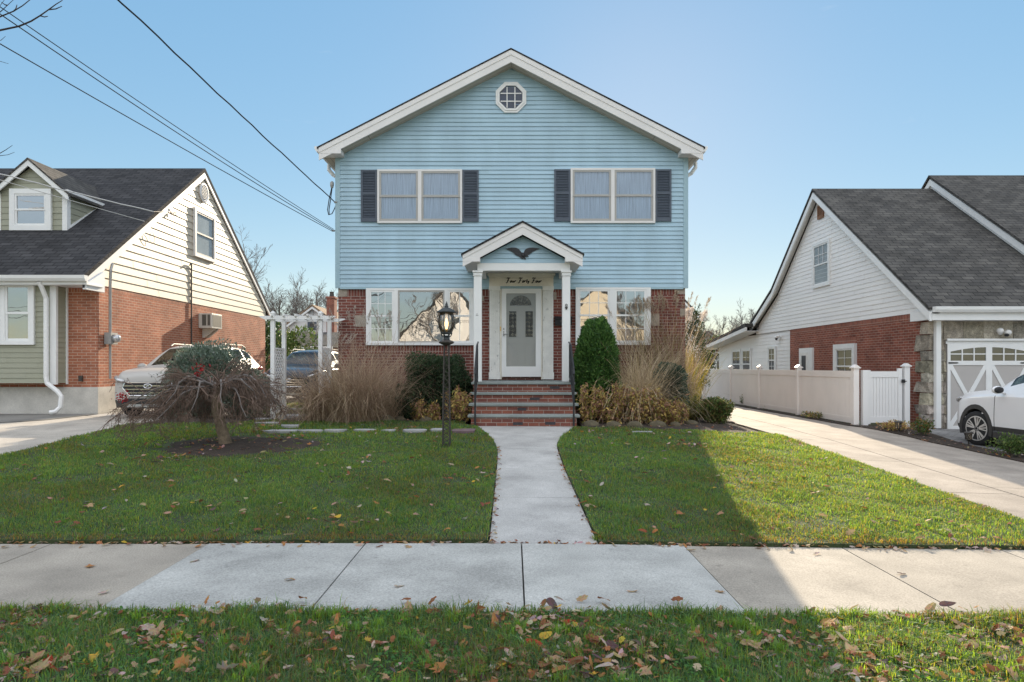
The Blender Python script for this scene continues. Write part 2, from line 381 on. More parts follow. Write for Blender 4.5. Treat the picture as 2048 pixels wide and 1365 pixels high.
# ---------------------------------------------------------------- shared building pieces
def interval(poly, z):
    xs = []
    n = len(poly)
    for i in range(n):
        (x0, z0), (x1, z1) = poly[i], poly[(i + 1) % n]
        if (z0 - z) * (z1 - z) <= 0 and abs(z1 - z0) > 1e-9:
            xs.append(x0 + (x1 - x0) * (z - z0) / (z1 - z0))
    return (min(xs), max(xs)) if len(xs) >= 2 else None
def siding(T, poly, pitch, lip=0.020, tint=0.03, board=3.7, seed=1):
    "lapped boards filling a convex outline (u, z) on a wall; T maps (u, outwards, z) to the world"
    rr = random.Random(seed); mb = MB(T)
    z0 = min(p[1] for p in poly); z1 = max(p[1] for p in poly)
    z = z0; k = 0
    while z < z1 - 0.004:
        zt = min(z + pitch, z1)
        a = interval(poly, z + 0.001); b = interval(poly, zt - 0.001)
        if a and b:
            cuts = [a[0]]; x = a[0] + rr.uniform(0.4, board)
            lo = max(a[0], b[0]); hi = min(a[1], b[1])
            while x < hi - 0.3:
                if x > lo + 0.3: cuts.append(x)
                x += board
            cuts.append(a[1])
            for i in range(len(cuts) - 1):
                t = 1 + rr.uniform(-tint, tint); mb.col = (t, t, t * (1 + rr.uniform(-0.01, 0.01)))
                e = 0.003 * (i % 2)
                ub0 = a[0] if i == 0 else cuts[i]; ub1 = a[1] if i == len(cuts) - 2 else cuts[i + 1]
                ut0 = b[0] if i == 0 else cuts[i]; ut1 = b[1] if i == len(cuts) - 2 else cuts[i + 1]
                mb.poly([(ub0, lip + e, z), (ub1, lip + e, z), (ut1, 0.001 + e, zt), (ut0, 0.001 + e, zt)])
                mb.poly([(ub0, 0.0, z), (ub1, 0.0, z), (ub1, lip + e, z), (ub0, lip + e, z)])
        z += pitch; k += 1
    return mb
def TY(y):            # wall facing the street (-Y)
    return lambda u, d, z: (u, y - d, z)
def TXp(x):           # wall facing +X; u runs along Y
    return lambda u, d, z: (x + d, u, z)
def TXm(x):           # wall facing -X
    return lambda u, d, z: (x - d, u, z)
def window(parent, T, u0, u1, z0, z1, fw=0.06, sash=True, mx=0, my=0, frame='white', sashm='white', pane='glass', back='curtain', proud=0.06, split=0.5, pleat=False, sw=0.045, muntin_rows='both', name='window', sill=False, label=None):
    mb = MB(T)
    mb.box(u0, u0 + fw, 0, proud, z0, z1); mb.box(u1 - fw, u1, 0, proud, z0, z1)
    mb.box(u0 + fw, u1 - fw, 0, proud, z1 - fw, z1); mb.box(u0 + fw, u1 - fw, 0, proud, z0, z0 + fw)
    if sill: mb.box(u0 - 0.03, u1 + 0.03, 0, proud + 0.04, z0 - 0.035, z0 - 0.001)
    w = obj(name, mb, M[frame], parent)
    if label: w['label'] = label
    a0, a1, b0, b1 = u0 + fw, u1 - fw, z0 + fw, z1 - fw
    zm = b0 + (b1 - b0) * split
    sb = MB(T); d0, d1 = 0.018, proud - 0.014
    def ring(p0, p1, q0, q1, dd0, dd1):
        sb.box(p0, p0 + sw, dd0, dd1, q0, q1); sb.box(p1 - sw, p1, dd0, dd1, q0, q1)
        sb.box(p0 + sw, p1 - sw, dd0, dd1, q1 - sw, q1); sb.box(p0 + sw, p1 - sw, dd0, dd1, q0, q0 + sw)
    if sash:
        ring(a0, a1, zm - sw * 0.5 + 0.001, b1, d0 + 0.008, d1); ring(a0, a1, b0, zm + sw * 0.5, d0, d1 - 0.012)
    else: ring(a0, a1, b0, b1, d0, d1)
    def munt(q0, q1, dd):
        for i in range(1, mx + 1):
            x = a0 + sw + (a1 - a0 - 2 * sw) * i / (mx + 1); sb.box(x - 0.008, x + 0.008, dd, dd + 0.008, q0, q1)
        for i in range(1, my + 1):
            x = q0 + (q1 - q0) * i / (my + 1); sb.box(a0 + sw, a1 - sw, dd + 0.001, dd + 0.0075, x - 0.008, x + 0.008)
    dpu = d0 + 0.016; dpl = d0 + 0.006
    if sash:
        if muntin_rows in ('both', 'top'): munt(zm + sw * 0.5, b1 - sw, dpu + 0.003)
        if muntin_rows == 'both': munt(b0 + sw, zm - sw * 0.5, dpl + 0.003)
    else: munt(b0 + sw, b1 - sw, dpu + 0.003)
    obj('sash', sb, M[sashm], w)
    pb = MB(T)
    if sash:
        pb.poly([(a0 + sw, dpu, zm + sw * 0.45), (a1 - sw, dpu, zm + sw * 0.45), (a1 - sw, dpu, b1 - sw), (a0 + sw, dpu, b1 - sw)])
        pb.poly([(a0 + sw, dpl, b0 + sw), (a1 - sw, dpl, b0 + sw), (a1 - sw, dpl, zm - sw * 0.45), (a0 + sw, dpl, zm - sw * 0.45)])
    else: pb.poly([(a0 + sw, dpu, b0 + sw), (a1 - sw, dpu, b0 + sw), (a1 - sw, dpu, b1 - sw), (a0 + sw, dpu, b1 - sw)])
    obj('pane', pb, M[pane], w, recalc=False)
    cb = MB(T)
    if pleat:
        n = 46; amp = 0.0035
        xs = [a0 + (a1 - a0) * i / n for i in range(n + 1)]; ds = [0.0155 + amp * (rng.random() - 0.5) for _ in xs]
        for i in range(n):
            t = rng.uniform(0.86, 1.06); cb.col = (t, t, t)
            cb.poly([(xs[i], ds[i], b0), (xs[i + 1], ds[i + 1], b0), (xs[i + 1], ds[i + 1], b1), (xs[i], ds[i], b1)])
    else: cb.poly([(a0, 0.015, b0), (a1, 0.015, b0), (a1, 0.015, b1), (a0, 0.015, b1)])
    obj('curtain' if back == 'curtain' else 'pane_backing', cb, M[back], w, recalc=False)
    return w
def louvre(parent, name, T, u0, u1, z0, z1, m, fw=0.05, n=16, proud=0.04, mid=True):
    mb = MB(T)
    mb.box(u0, u0 + fw, 0, proud, z0, z1); mb.box(u1 - fw, u1, 0, proud, z0, z1)
    mb.box(u0 + fw, u1 - fw, 0, proud, z0, z0 + fw * 1.7); mb.box(u0 + fw, u1 - fw, 0, proud, z1 - fw, z1)
    zm = z0 + (z1 - z0) * 0.54
    if mid: mb.box(u0 + fw, u1 - fw, 0, proud, zm - fw * 0.55, zm + fw * 0.55)
    segs = [(z0 + fw * 1.7, zm - fw * 0.55), (zm + fw * 0.55, z1 - fw)] if mid else [(z0 + fw * 1.7, z1 - fw)]
    mb.box(u0 + fw, u1 - fw, 0, 0.006, z0 + fw * 1.7, z1 - fw)
    for (a, b) in segs:
        k = max(3, int(n * (b - a) / (z1 - z0)))
        for i in range(k):
            z = a + (b - a) * i / k; h = (b - a) / k
            mb.raw([(u0 + fw, 0.030, z + 0.004), (u1 - fw, 0.030, z + 0.004), (u1 - fw, 0.010, z + h), (u0 + fw, 0.010, z + h), (u0 + fw, 0.010, z + h * 0.35), (u1 - fw, 0.010, z + h * 0.35)], [(0, 1, 2, 3), (0, 4, 5, 1)])
    return obj(name, mb, M[m], parent, recalc=False)
# ================================================================= the blue house
HX, HB = -0.03, 15.80                       # centre line, siding plane
house = thing('two_storey_house', 'pale blue two-storey gabled house with dark shutters above a red brick ground floor', 'house', (HX, 15.85, 0.40))
XL, XR = -4.10, 4.04
ZS = 3.38                                   # lower edge of the siding
def ytop(x, za=8.757, m=0.51, xc=-0.045): return za - m * abs(x - xc)
body = MB(); body.prism([(XL + .004, ZS + .004), (XR - .004, ZS + .004), (XR - .004, ytop(XR) - .25), (-0.045, ytop(-0.045) - .22), (XL + .004, ytop(XL) - .25)], 'y', HB + 0.02, 28.0)
obj('upper_wall', body, M['bluetrim'], house)
poly = [(XL + .10, ZS), (XR - .10, ZS), (XR - .10, ytop(XR) - .27), (-0.045, 8.757 - .27), (XL + .10, ytop(XL) - .27)]
obj('clapboard_siding', siding(TY(HB), poly, 0.1005, tint=.045, seed=3), M['blue'], house, recalc=False)
for (a, b) in ((XL - .012, XL + .10), (XR - .10, XR + .012)):
    mb = MB(); mb.box(a, b, HB - 0.022, HB + 0.06, ZS - 0.02, ytop(a) - .30); obj('corner_post', mb, M['bluetrim'], house)
mb = MB(); mb.box(XL + .1, XR - .1, HB - .018, HB + .06, ZS - .045, ZS - .001); obj('siding_starter_strip', mb, M['bluetrim'], house)
# brick storey
BY = 15.84
mb = MB(); mb.box(XL + .045, XR - .045, BY, 27.98, -0.2, ZS); obj('brick_wall', mb, M['brick'], house)
def soldier(x0, x1, z0, z1): mb = MB(); mb.box(x0, x1, BY - .004, BY + .02, z0, z1); obj('soldier_course', mb, M['brickv'], house)
for (p0, p1, q0, q1) in ((674, 733, 579, 594), (963, 979, 579, 594), (1107, 1151, 579, 594), (1300.6, 1373, 575, 590), (733, 948, 691.5, 707), (1151, 1300, 691, 706)):
    a = P(p0, q1, BY); b = P(p1, q0, BY); soldier(max(a.x, XL + .05), min(b.x, XR - .05), a.z, b.z)
for (p0, p1, q0, q1) in ((674, 695, 576, 594), (711, 732, 631, 654), (1353, 1370, 575, 589), (1300.8, 1319, 629, 652), (1360, 1372, 618, 632), (1107.5, 1113, 585, 600), (1140, 1152, 738, 752), (963.5, 968, 592, 602)):
    a = P(p0, q1, BY); b = P(p1, q0, BY); mb = MB(); mb.box(max(a.x, XL + .048), min(b.x, XR - .048), BY - .008, BY + .02, a.z, b.z)
    obj('stone_block', mb, M['accentstone'], house, bevel=.003)
# roof, trim
YF, YK = 15.46, 28.3
top = [(-4.44, ytop(-4.44)), (-0.045, 8.757), (4.35, ytop(4.35))]
mb = MB(); mb.band(top, 0.036, 'y', YF - .02, YK); obj('roof', mb, M['shingle'], house)
def rake(parent, line, y, offs, names=True, mt='cream'):
    up = MB(); up.band([(x, z - offs[0]) for x, z in line], offs[1] - offs[0], 'y', y - .012, y + .03)
    lo = MB(); lo.band([(x, z - offs[1]) for x, z in line], offs[2] - offs[1], 'y', y, y + .03)
    a = obj('drip_trim', up, M[mt], parent); b = obj('rake_board', lo, M[mt], parent)
rl = [(-4.40, ytop(-4.40)), (-0.045, 8.757), (4.31, ytop(4.31))]
rake(house, rl, YF, (0.038, 0.15, 0.315))
mb = MB(); mb.band([(x, z - .30) for x, z in [(-3.9, ytop(-3.9)), (-0.045, 8.757), (3.81, ytop(3.81))]], 0.012, 'y', YF + .031, HB + .03); obj('rake_soffit', mb, M['soffit'], house)
for s in (-1, 1):
    xo = -4.40 if s < 0 else 4.31; xi = -3.90 if s < 0 else 3.81
    xw = XL if s < 0 else XR
    zt = ytop(xo) - .152; zb = 6.372
    mb = MB(); mb.prism([(xo, zb), (xi, zb), (xi, ytop(xi) - .318), (xo, zt)], 'y', YF - .004, HB - .02); obj('eave_return', mb, M['cream'], house)
    mb = MB(); mb.box(min(xo, xw), max(xo, xw), HB - .018, YK, zb + .004, zb + .03); obj('eave_soffit', mb, M['soffit'], house)
    mb = MB(); mb.box(min(xo, xo - s * .03), max(xo, xo - s * .03), HB - .018, YK, zb + .003, ytop(xo) - .055); obj('eave_fascia', mb, M['cream'], house)
    gx = xo + s * .001
    prof = [(gx, 6.42), (gx + s * .06, 6.42), (gx + s * .10, 6.475), (gx + s * .11, 6.54), (gx, 6.54)]
    mb = MB(); mb.prism(prof, 'y', YF + .02, YK); obj('side_gutter', mb, M['gutter'], house)
    mb = MB(); x1 = gx + s * .05; mb.tube([(x1, 16.5, 6.42), (x1, 16.5, 6.30), (x1 - s * .10, 16.5, 6.18), (xw + s * .07, 16.5, 6.06), (xw + s * .055, 16.5, 5.9), (xw + s * .05, 16.5, 0.6)] if s < 0 else [(x1, 16.3, 6.42), (x1, 16.3, 6.3), (x1 - s * .1, 16.3, 6.16), (xw + s * .06, 16.3, 6.06), (xw + s * .05, 27.0, 6.0)], .045, 8)
    obj('downspout', mb, M['gutter'], house)
# upper windows and shutters
def up_window(p0, p1, pm, q0, q1, y=HB):
    a = P(p0, q1, y); b = P(p1, q0, y); m = P(pm, q0, y).x
    T = TY(y - .012)
    w = obj('window', MB(T).box(a.x, b.x, 0, .05, b.z - .045, b.z).box(a.x, b.x, 0, .05, a.z, a.z + .045).box(a.x, a.x + .045, 0, .05, a.z + .045, b.z - .045).box(b.x - .045, b.x, 0, .05, a.z + .045, b.z - .045).box(m - .04, m + .04, 0, .05, a.z + .045, b.z - .045), M['cream'], house)
    for (l, r) in ((a.x + .045, m - .04), (m + .04, b.x - .045)):
        sub_window(w, T, l, r, a.z + .045, b.z - .045)
    return w
def sub_window(w, T, l, r, z0, z1):
    sb = MB(T); zm = (z0 + z1) / 2 - .01; fw = .045
    for (q0, q1, d0, d1) in ((zm - .012, z1, .026, .044), (z0, zm + .05, .017, .034)):
        sb.box(l, l + fw, d0, d1, q0, q1); sb.box(r - fw, r, d0, d1, q0, q1)
        sb.box(l + fw, r - fw, d0, d1, q1 - fw * .9, q1); sb.box(l + fw, r - fw, d0, d1, q0, q0 + fw * (1.3 if q0 == z0 else .9))
    obj('sash', sb, M['taupe'], w)
    pb = MB(T)
    for (q0, q1, d) in ((zm + .02, z1 - .03, .036), (z0 + .04, zm + .012, .027)):
        pb.poly([(l + fw, d, q0), (r - fw, d, q0), (r - fw, d, q1), (l + fw, d, q1)])
    obj('pane', pb, M['glass'], w, recalc=False)
    cb = MB(T); n = 40; x = l
    xs = [l + (r - l) * i / n for i in range(n + 1)]; ds = [.0145 + .004 * (rng.random() - .5) for _ in xs]
    for i in range(n):
        cb.poly([(xs[i], ds[i], z0), (xs[i + 1], ds[i + 1], z0), (xs[i + 1], ds[i + 1], z1), (xs[i], ds[i], z1)])
    obj('curtain', cb, M['curtain'], w, recalc=False)
up_window(755.4, 924.6, 840, 340.5, 447.5); up_window(1141, 1309.5, 1225, 338, 447.4)
for (p0, p1, q0, q1) in ((722.5, 755.0, 341, 444.6), (925.0, 957.5, 341, 444.6), (1108.3, 1140.6, 340, 443.8), (1309.9, 1342, 340, 443.8)):
    a = P(p0, q1, HB); b = P(p1, q0, HB)
    louvre(house, 'shutter', TY(HB - .013), a.x, b.x, a.z, b.z, 'shutter', .045, 34, .035)
# octagonal gable window
def octa(c, r, rot=22.5): return [(c[0] + r * math.cos(R(rot + 45 * i)), c[1] + r * math.sin(R(rot + 45 * i))) for i in range(8)]
oc = P(1022, 196.5, HB); cc = (oc.x, oc.z); s_ = HB / F
ro, rm, ri = 33.0 * s_, 28.5 * s_, 24.6 * s_
mb = MB(); y0 = HB - .013
def oring(mb, r0, r1, ya, yb):
    A = octa(cc, r0); B = octa(cc, r1)
    for i in range(8):
        j = (i + 1) % 8
        mb.raw([(A[i][0], ya, A[i][1]), (A[j][0], ya, A[j][1]), (B[j][0], ya, B[j][1]), (B[i][0], ya, B[i][1]), (A[i][0], yb, A[i][1]), (A[j][0], yb, A[j][1]), (B[j][0], yb, B[j][1]), (B[i][0], yb, B[i][1])],
               [(0, 1, 2, 3), (4, 7, 6, 5), (0, 4, 5, 1), (3, 2, 6, 7), (1, 5, 6, 2), (0, 3, 7, 4)])
oring(mb, ro, rm, y0 - .035, y0)
ow = obj('octagon_window', mb, M['white'], house)
mb = MB(); oring(mb, rm, ri, y0 - .05, y0 - .005); obj('sash', mb, M['white'], ow)
mb = MB()
for k in (-1, 1):
    h = ri * .92 * math.sqrt(1 - (0.34) ** 2) * .98
    mb.box(cc[0] + k * ri * .32 - .011, cc[0] + k * ri * .32 + .011, y0 - .034, y0 - .024, cc[1] - h, cc[1] + h)
    mb.box(cc[0] - h, cc[0] + h, y0 - .033, y0 - .025, cc[1] + k * ri * .32 - .011, cc[1] + k * ri * .32 + .011)
obj('glazing_bar', mb, M['white'], ow)
mb = MB(); mb.poly([(x, y0 - .02, z) for x, z in octa(cc, ri * 1.02)]); obj('pane', mb, M['octglass'], ow, recalc=False)
mb = MB(); mb.poly([(x, y0 - .008, z) for x, z in octa(cc, ri * 1.02)]); obj('pane_backing', mb, M['octdark'], ow, recalc=False)  # dark sheet painted as the shaded interior behind the glass
# ground floor windows
TB = TY(BY - .004)
def px4(p0, p1, q0, q1, y=BY): a = P(p0, q1, y); b = P(p1, q0, y); return a.x, b.x, a.z, b.z
x0, x1, z0, z1 = px4(733, 948, 577.5, 691)
mb = MB(TB); mb.box(x0, x1, 0, .055, z1 - .05, z1); mb.box(x0, x1, 0, .075, z0, z0 + .06); mb.box(x0, x0 + .07, 0, .055, z0 + .06, z1 - .05); mb.box(x1 - .06, x1, 0, .055, z0 + .06, z1 - .05)
xa, xb, xc, xd = P(789, 0, BY).x, P(796.5, 0, BY).x, P(889.5, 0, BY).x, P(896, 0, BY).x
mb.box(xa, xb, 0, .055, z0 + .06, z1 - .05); mb.box(xc, xd, 0, .055, z0 + .06, z1 - .05)
pw = obj('picture_window', mb, M['white'], house)
def pair(w, l, r, za, zb, pane='mirror', mx=2, my=1, rows='both', back='pane_backing', sm_='white'):
    T = TB; zm = (za + zb) / 2 + .01; fw = .05
    sb = MB(T)
    for (q0, q1, d0, d1) in ((zm - .015, zb, .030, .048), (za, zm + .03, .016, .034)):
        sb.box(l, l + fw, d0, d1, q0, q1); sb.box(r - fw, r, d0, d1, q0, q1)
        sb.box(l + fw, r - fw, d0, d1, q1 - .04, q1); sb.box(l + fw, r - fw, d0, d1, q0, q0 + .04)
    obj('sash', sb, M[sm_], w)
    mbb = MB(T)
    for (q0, q1, d) in ((zm + .025, zb - .04, .041), (za + .04, zm - .01, .027)):
        if rows == 'top' and q0 < zm: continue
        for i in range(1, mx + 1):
            x = l + fw + (r - l - 2 * fw) * i / (mx + 1); mbb.box(x - .007, x + .007, d, d + .004, q0, q1)
        for i in range(1, my + 1):
            z = q0 + (q1 - q0) * i / (my + 1); mbb.box(l + fw, r - fw, d + .0005, d + .0035, z - .007, z + .007)
    obj('glazing_bar', mbb, M['white'], w)
    pb = MB(T)
    for (q0, q1, d) in ((zm + .02, zb - .035, .039), (za + .035, zm - .005, .025)):
        pb.poly([(l + fw, d, q0), (r - fw, d, q0), (r - fw, d, q1), (l + fw, d, q1)])
    obj('pane', pb, M[pane], w, recalc=False)
    cb = MB(T); cb.poly([(l, .008, za), (r, .008, za), (r, .008, zb), (l, .008, zb)]); obj('pane_backing', cb, M[back], w, recalc=False)
pair(pw, x0 + .07, xa, z0 + .06, z1 - .05); pair(pw, xd, x1 - .06, z0 + .06, z1 - .05, mx=1, my=0)
sb = MB(TB); l, r, a, b = xb, xc, z0 + .06, z1 - .05
sb.box(l, l + .035, .016, .045, a, b); sb.box(r - .035, r, .016, .045, a, b); sb.box(l + .035, r - .035, .016, .045, b - .035, b); sb.box(l + .035, r - .035, .016, .045, a, a + .035)
obj('sash', sb, M['taupe'], pw)
pb = MB(TB); pb.poly([(l + .03, .03, a + .03), (r - .03, .03, a + .03), (r - .03, .03, b - .03), (l + .03, .03, b - .03)]); obj('pane', pb, M['mirror'], pw, recalc=False)
pb = MB(TB); pb.poly([(l, .008, a), (r, .008, a), (r, .008, b), (l, .008, b)]); obj('pane_backing', pb, M['roomdark'], pw, recalc=False)
x0, x1, z0, z1 = px4(1151, 1300.6, 575.8, 690.4)
mb = MB(TB); mb.box(x0, x1, 0, .055, z1 - .05, z1); mb.box(x0, x1, 0, .075, z0, z0 + .06); mb.box(x0, x0 + .06, 0, .055, z0 + .06, z1 - .05); mb.box(x1 - .10, x1, 0, .055, z0 + .06, z1 - .05)
m0, m1 = P(1219, 0, BY).x, P(1228.5, 0, BY).x
mb.box(m0, m1, 0, .055, z0 + .06, z1 - .05)
pw2 = obj('window', mb, M['white'], house)
pair(pw2, x0 + .06, m0, z0 + .06, z1 - .05); pair(pw2, m1, x1 - .10, z0 + .06, z1 - .05)
# door surround
DY = 15.80
a0, a1, zb, zt = px4(977.7, 1107.5, 548, 759, DY)
surround = MB()
e = P(0, 573, DY).z
surround.box(a0 - .03, a1 + .03, DY - .12, BY, zt - .05, zt); surround.box(a0, a1, DY - .09, BY, zt - .09, zt - .051); surround.box(a0 + .01, a1 - .01, DY - .05, BY, e, zt - .091)
ds = obj('door_surround', surround, M['creamwood'], house)
mb = MB()
for k in range(46):
    x = a0 + .02 + (a1 - a0 - .04) * k / 45; mb.box(x - .006, x + .006, DY - .058, DY - .048, zt - .135, zt - .115)
obj('dentil_moulding', mb, M['creamwood'], ds)
for (p0, p1) in ((979, 999.6), (1085.6, 1106.5)):
    l, r = P(p0, 0, DY).x, P(p1, 0, DY).x
    mb = MB(); mb.box(l, r, DY - .03, BY, zb, e - .001); mb.box(l - .012, r + .012, DY - .055, DY - .031, zb, zb + .16); mb.box(l - .012, r + .012, DY - .055, DY - .031, e - .10, e - .001)
    for i in range(5):
        x = l + (r - l) * (i + .5) / 5; mb.box(x - .013, x + .013, DY - .043, DY - .031, zb + .17, e - .11)
    obj('pilaster', mb, M['whitepaint'], ds)
jl, jr, jt = P(1000, 0, DY).x, P(1085, 0, DY).x, P(0, 574, DY).z
# storm door and door
sl, sr, sb_, st = px4(1003.5, 1082, 578, 754, DY)
mb = MB(); gl_, gr_, gb_, gt_ = px4(1012.5, 1071.4, 587.5, 733.4, DY)
mb.box(sl, gl_, DY - .028, DY - .004, sb_, st); mb.box(gr_, sr, DY - .028, DY - .004, sb_, st); mb.box(gl_, gr_, DY - .028, DY - .004, gt_, st); mb.box(gl_, gr_, DY - .028, DY - .004, sb_, gb_)
storm = obj('storm_door', mb, M['white'], house)
mb = MB(); mb.box(jl, sl - .002, DY - .015, BY, zb, jt); mb.box(sr + .002, jr, DY - .015, BY, zb, jt); mb.box(sl - .002, sr + .002, DY - .015, BY, st + .002, jt); obj('door_frame', mb, M['creamwood'], ds)
mb = MB(); mb.poly([(gl_, DY - .008, gb_), (gr_, DY - .008, gb_), (gr_, DY - .008, gt_), (gl_, DY - .008, gt_)]); obj('pane', mb, M['stormglass'], storm, recalc=False)
hx, hz = P(1007.5, 0, DY).x, P(0, 668, DY).z
mb = MB(); mb.box(hx - .012, hx + .012, DY - .04, DY - .0285, hz - .06, hz + .06); mb.tube([(hx, DY - .045, hz - .01), (hx, DY - .07, hz - .012), (hx + .09, DY - .072, hz - .01)], .009, 6); mb.box(hx - .013, hx + .013, DY - .043, DY - .0285, hz + .09, hz + .13)
obj('handle', mb, M['greymetal'], storm)
# inner door: recess built as the leaf itself
mb = MB(); mb.box(sl, sr, DY + .0, DY + .03, sb_, st)
fd = obj('front_door', mb, M['door'], house)
def inpx(p0, p1, q0, q1): return px4(p0, p1, q0, q1, DY)
mb = MB()
def moulding(mb, x0, x1, z0, z1, w=.014, y=DY - .0):
    mb.box(x0, x0 + w, y - .006, y, z0, z1); mb.box(x1 - w, x1, y - .006, y, z0, z1); mb.box(x0 + w, x1 - w, y - .006, y, z1 - w, z1); mb.box(x0 + w, x1 - w, y - .006, y, z0, z0 + w)
for q in ((1016.5, 1035.5, 686, 731.5), (1049.5, 1068, 686, 731.5), (1016.3, 1034.5, 621.5, 675.5), (1049.4, 1067.5, 621.5, 675.5)): moulding(mb, *inpx(*q))
fx, fz = P(1041.5, 0, DY).x, P(0, 611.5, DY).z; fr = 21.5 * DY / F
def arc(r, n=14): return [(fx + r * math.cos(math.pi * i / n), fz + r * .93 * math.sin(math.pi * i / n)) for i in range(n + 1)]
A, B = arc(fr + .02), arc(fr)
for i in range(14): mb.prism([A[i], A[i + 1], B[i + 1], B[i]], 'y', DY - .0065, DY)
mb.box(fx - fr - .02, fx + fr + .02, DY - .0065, DY, fz - .02, fz)
obj('moulding', mb, M['door'], fd)
def leaded(mb, cells):
    for (pts, t) in cells: mb.col = t; mb.poly([(x, DY - .0035, z) for x, z in pts])
fan = MB(); n = 10
for ring in range(3):
    r0, r1 = fr * (ring / 3), fr * ((ring + 1) / 3)
    for i in range(n):
        t0, t1 = math.pi * i / n, math.pi * (i + 1) / n
        q = [(fx + r * math.cos(t), fz + r * .93 * math.sin(t)) for (r, t) in ((r0 + .006, t0 + .03), (r1 - .004, t0 + .03), (r1 - .004, t1 - .03), (r0 + .006, t1 - .03))]
        v = rng.choice([.5, 1, 1.6, 2.6]); fan.col = (v, v * .95, v * .85); fan.poly([(x, DY - .0035, z) for x, z in q])
obj('fanlight', fan, M['leadglass'], fd, recalc=False)
mb = MB(); mb.prism(arc(fr), 'y', DY - .002, DY); obj('lead_came', mb, M['black'], fd)
for (p0, p1) in ((1018, 1032.7), (1051, 1065.7)):
    l, r, b, t = inpx(p0, p1, 623.2, 674.2); mb = MB()
    mb.box(l, r, DY - .002, DY, b, t); sl_ = obj('door_glass', mb, M['black'], fd)
    mb = MB(); nz = 6; cx = (l + r) / 2; h = (t - b) / nz
    for i in range(nz):
        zc = b + h * (i + .5)
        for (pts) in ([(cx, zc - h * .45), (cx + .045, zc), (cx, zc + h * .45), (cx - .045, zc)], [(l + .004, zc - h * .4), (cx - .05, zc), (l + .004, zc + h * .4)], [(r - .004, zc - h * .4), (r - .004, zc + h * .4), (cx + .05, zc)]):
            v = rng.choice([.6, 1.2, 2.2, 3.4]); mb.col = (v, v * .96, v * .85); mb.poly([(x, DY - .0035, z) for x, z in pts])
    obj('leaded_pane', mb, M['leadglass'], sl_, recalc=False)
mb = MB(); bx, bz = P(1001, 0, DY).x, P(0, 658, DY).z; mb.box(bx - .012, bx + .012, DY - .03, DY - .016, bz - .05, bz + .05); mb.ell((bx, DY - .03, bz), (.009, .006, .012), 8, 5); obj('doorbell', mb, M['brass'], house)
# portico
PYF = 14.17
pc = .20; pz = 4.57; ph = 1.277; pm = .535
def pt(x): return pz - pm * abs(x - pc)
mb = MB(); mb.band([(pc - ph, pt(pc - ph)), (pc, pz), (pc + ph, pt(pc + ph))], .04, 'y', PYF - .03, HB - .016); prt = obj('portico', mb, M['shingle'], house)
prt['label'] = 'small gabled porch roof on two white posts'
rake(prt, [(pc - ph + .03, pt(pc - ph + .03)), (pc, pz), (pc + ph - .03, pt(pc + ph - .03))], PYF, (.042, .12, .285), mt='cream')
for s in (-1, 1):
    xo = pc + s * (ph - .03); xi = pc + s * .885
    mb = MB(); mb.prism([(xo, 3.725), (xi, 3.725), (xi, pt(xi) - .287), (xo, pt(xo) - .122)], 'y', PYF - .003, PYF + .19); obj('eave_return', mb, M['cream'], prt)
    mb = MB(); xa_, xb_ = sorted((xo, pc + s * .96)); mb.box(xa_, xb_, PYF + .191, HB - .016, 3.727, 3.75); mb.box(min(xo, xo - s * .02), max(xo, xo - s * .02), PYF + .191, HB - .016, 3.751, pt(xo) - .045); obj('soffit', mb, M['cream'], prt)
mb = MB(); mb.box(pc - .95, pc + 1.0, PYF + .195, PYF + .33, 3.565, 3.722)
for x in (pc - .95, pc + .86): mb.box(x, x + .14, PYF + .331, HB - .016, 3.565, 3.722)
obj('porch_beam', mb, M['white'], prt)
mb = MB(); mb.box(pc - .81, pc + .86, PYF + .331, HB - .016, 3.70, 3.72); obj('porch_ceiling', mb, M['cream'], prt)
tri = [(pc - 1.0, 3.724), (pc + 1.0, 3.724), (pc + 1.0, 3.75), (pc, 4.29), (pc - 1.0, 3.75)]
obj('pediment_siding', siding(TY(PYF + .21), tri, .1005, seed=9), M['blue'], prt, recalc=False)
for cx_ in (-.742, 1.122):
    mb = MB(); q = .083; yc = PYF + .265
    mb.box(cx_ - q, cx_ + q, yc - q, yc + q, 1.228, 3.45); mb.box(cx_ - q - .018, cx_ + q + .018, yc - q - .018, yc + q + .018, 3.452, 3.475); mb.box(cx_ - q - .008, cx_ + q + .008, yc - q - .008, yc + q + .008, 3.477, 3.52); mb.box(cx_ - q - .028, cx_ + q + .028, yc - q - .028, yc + q + .028, 3.522, 3.563)
    obj('post', mb, M['white'], prt, bevel=.004)
mb = MB()
for (p, q) in ((952.5, 631), (955.5, 631.3), (954, 628.5)):
    v = P(p, q, PYF + .18); mb.lathe([(.009, 0), (.009, .004)], (v.x, PYF + .178, v.z), 8, 'y')
obj('screw_hole', mb, M['black'], prt)
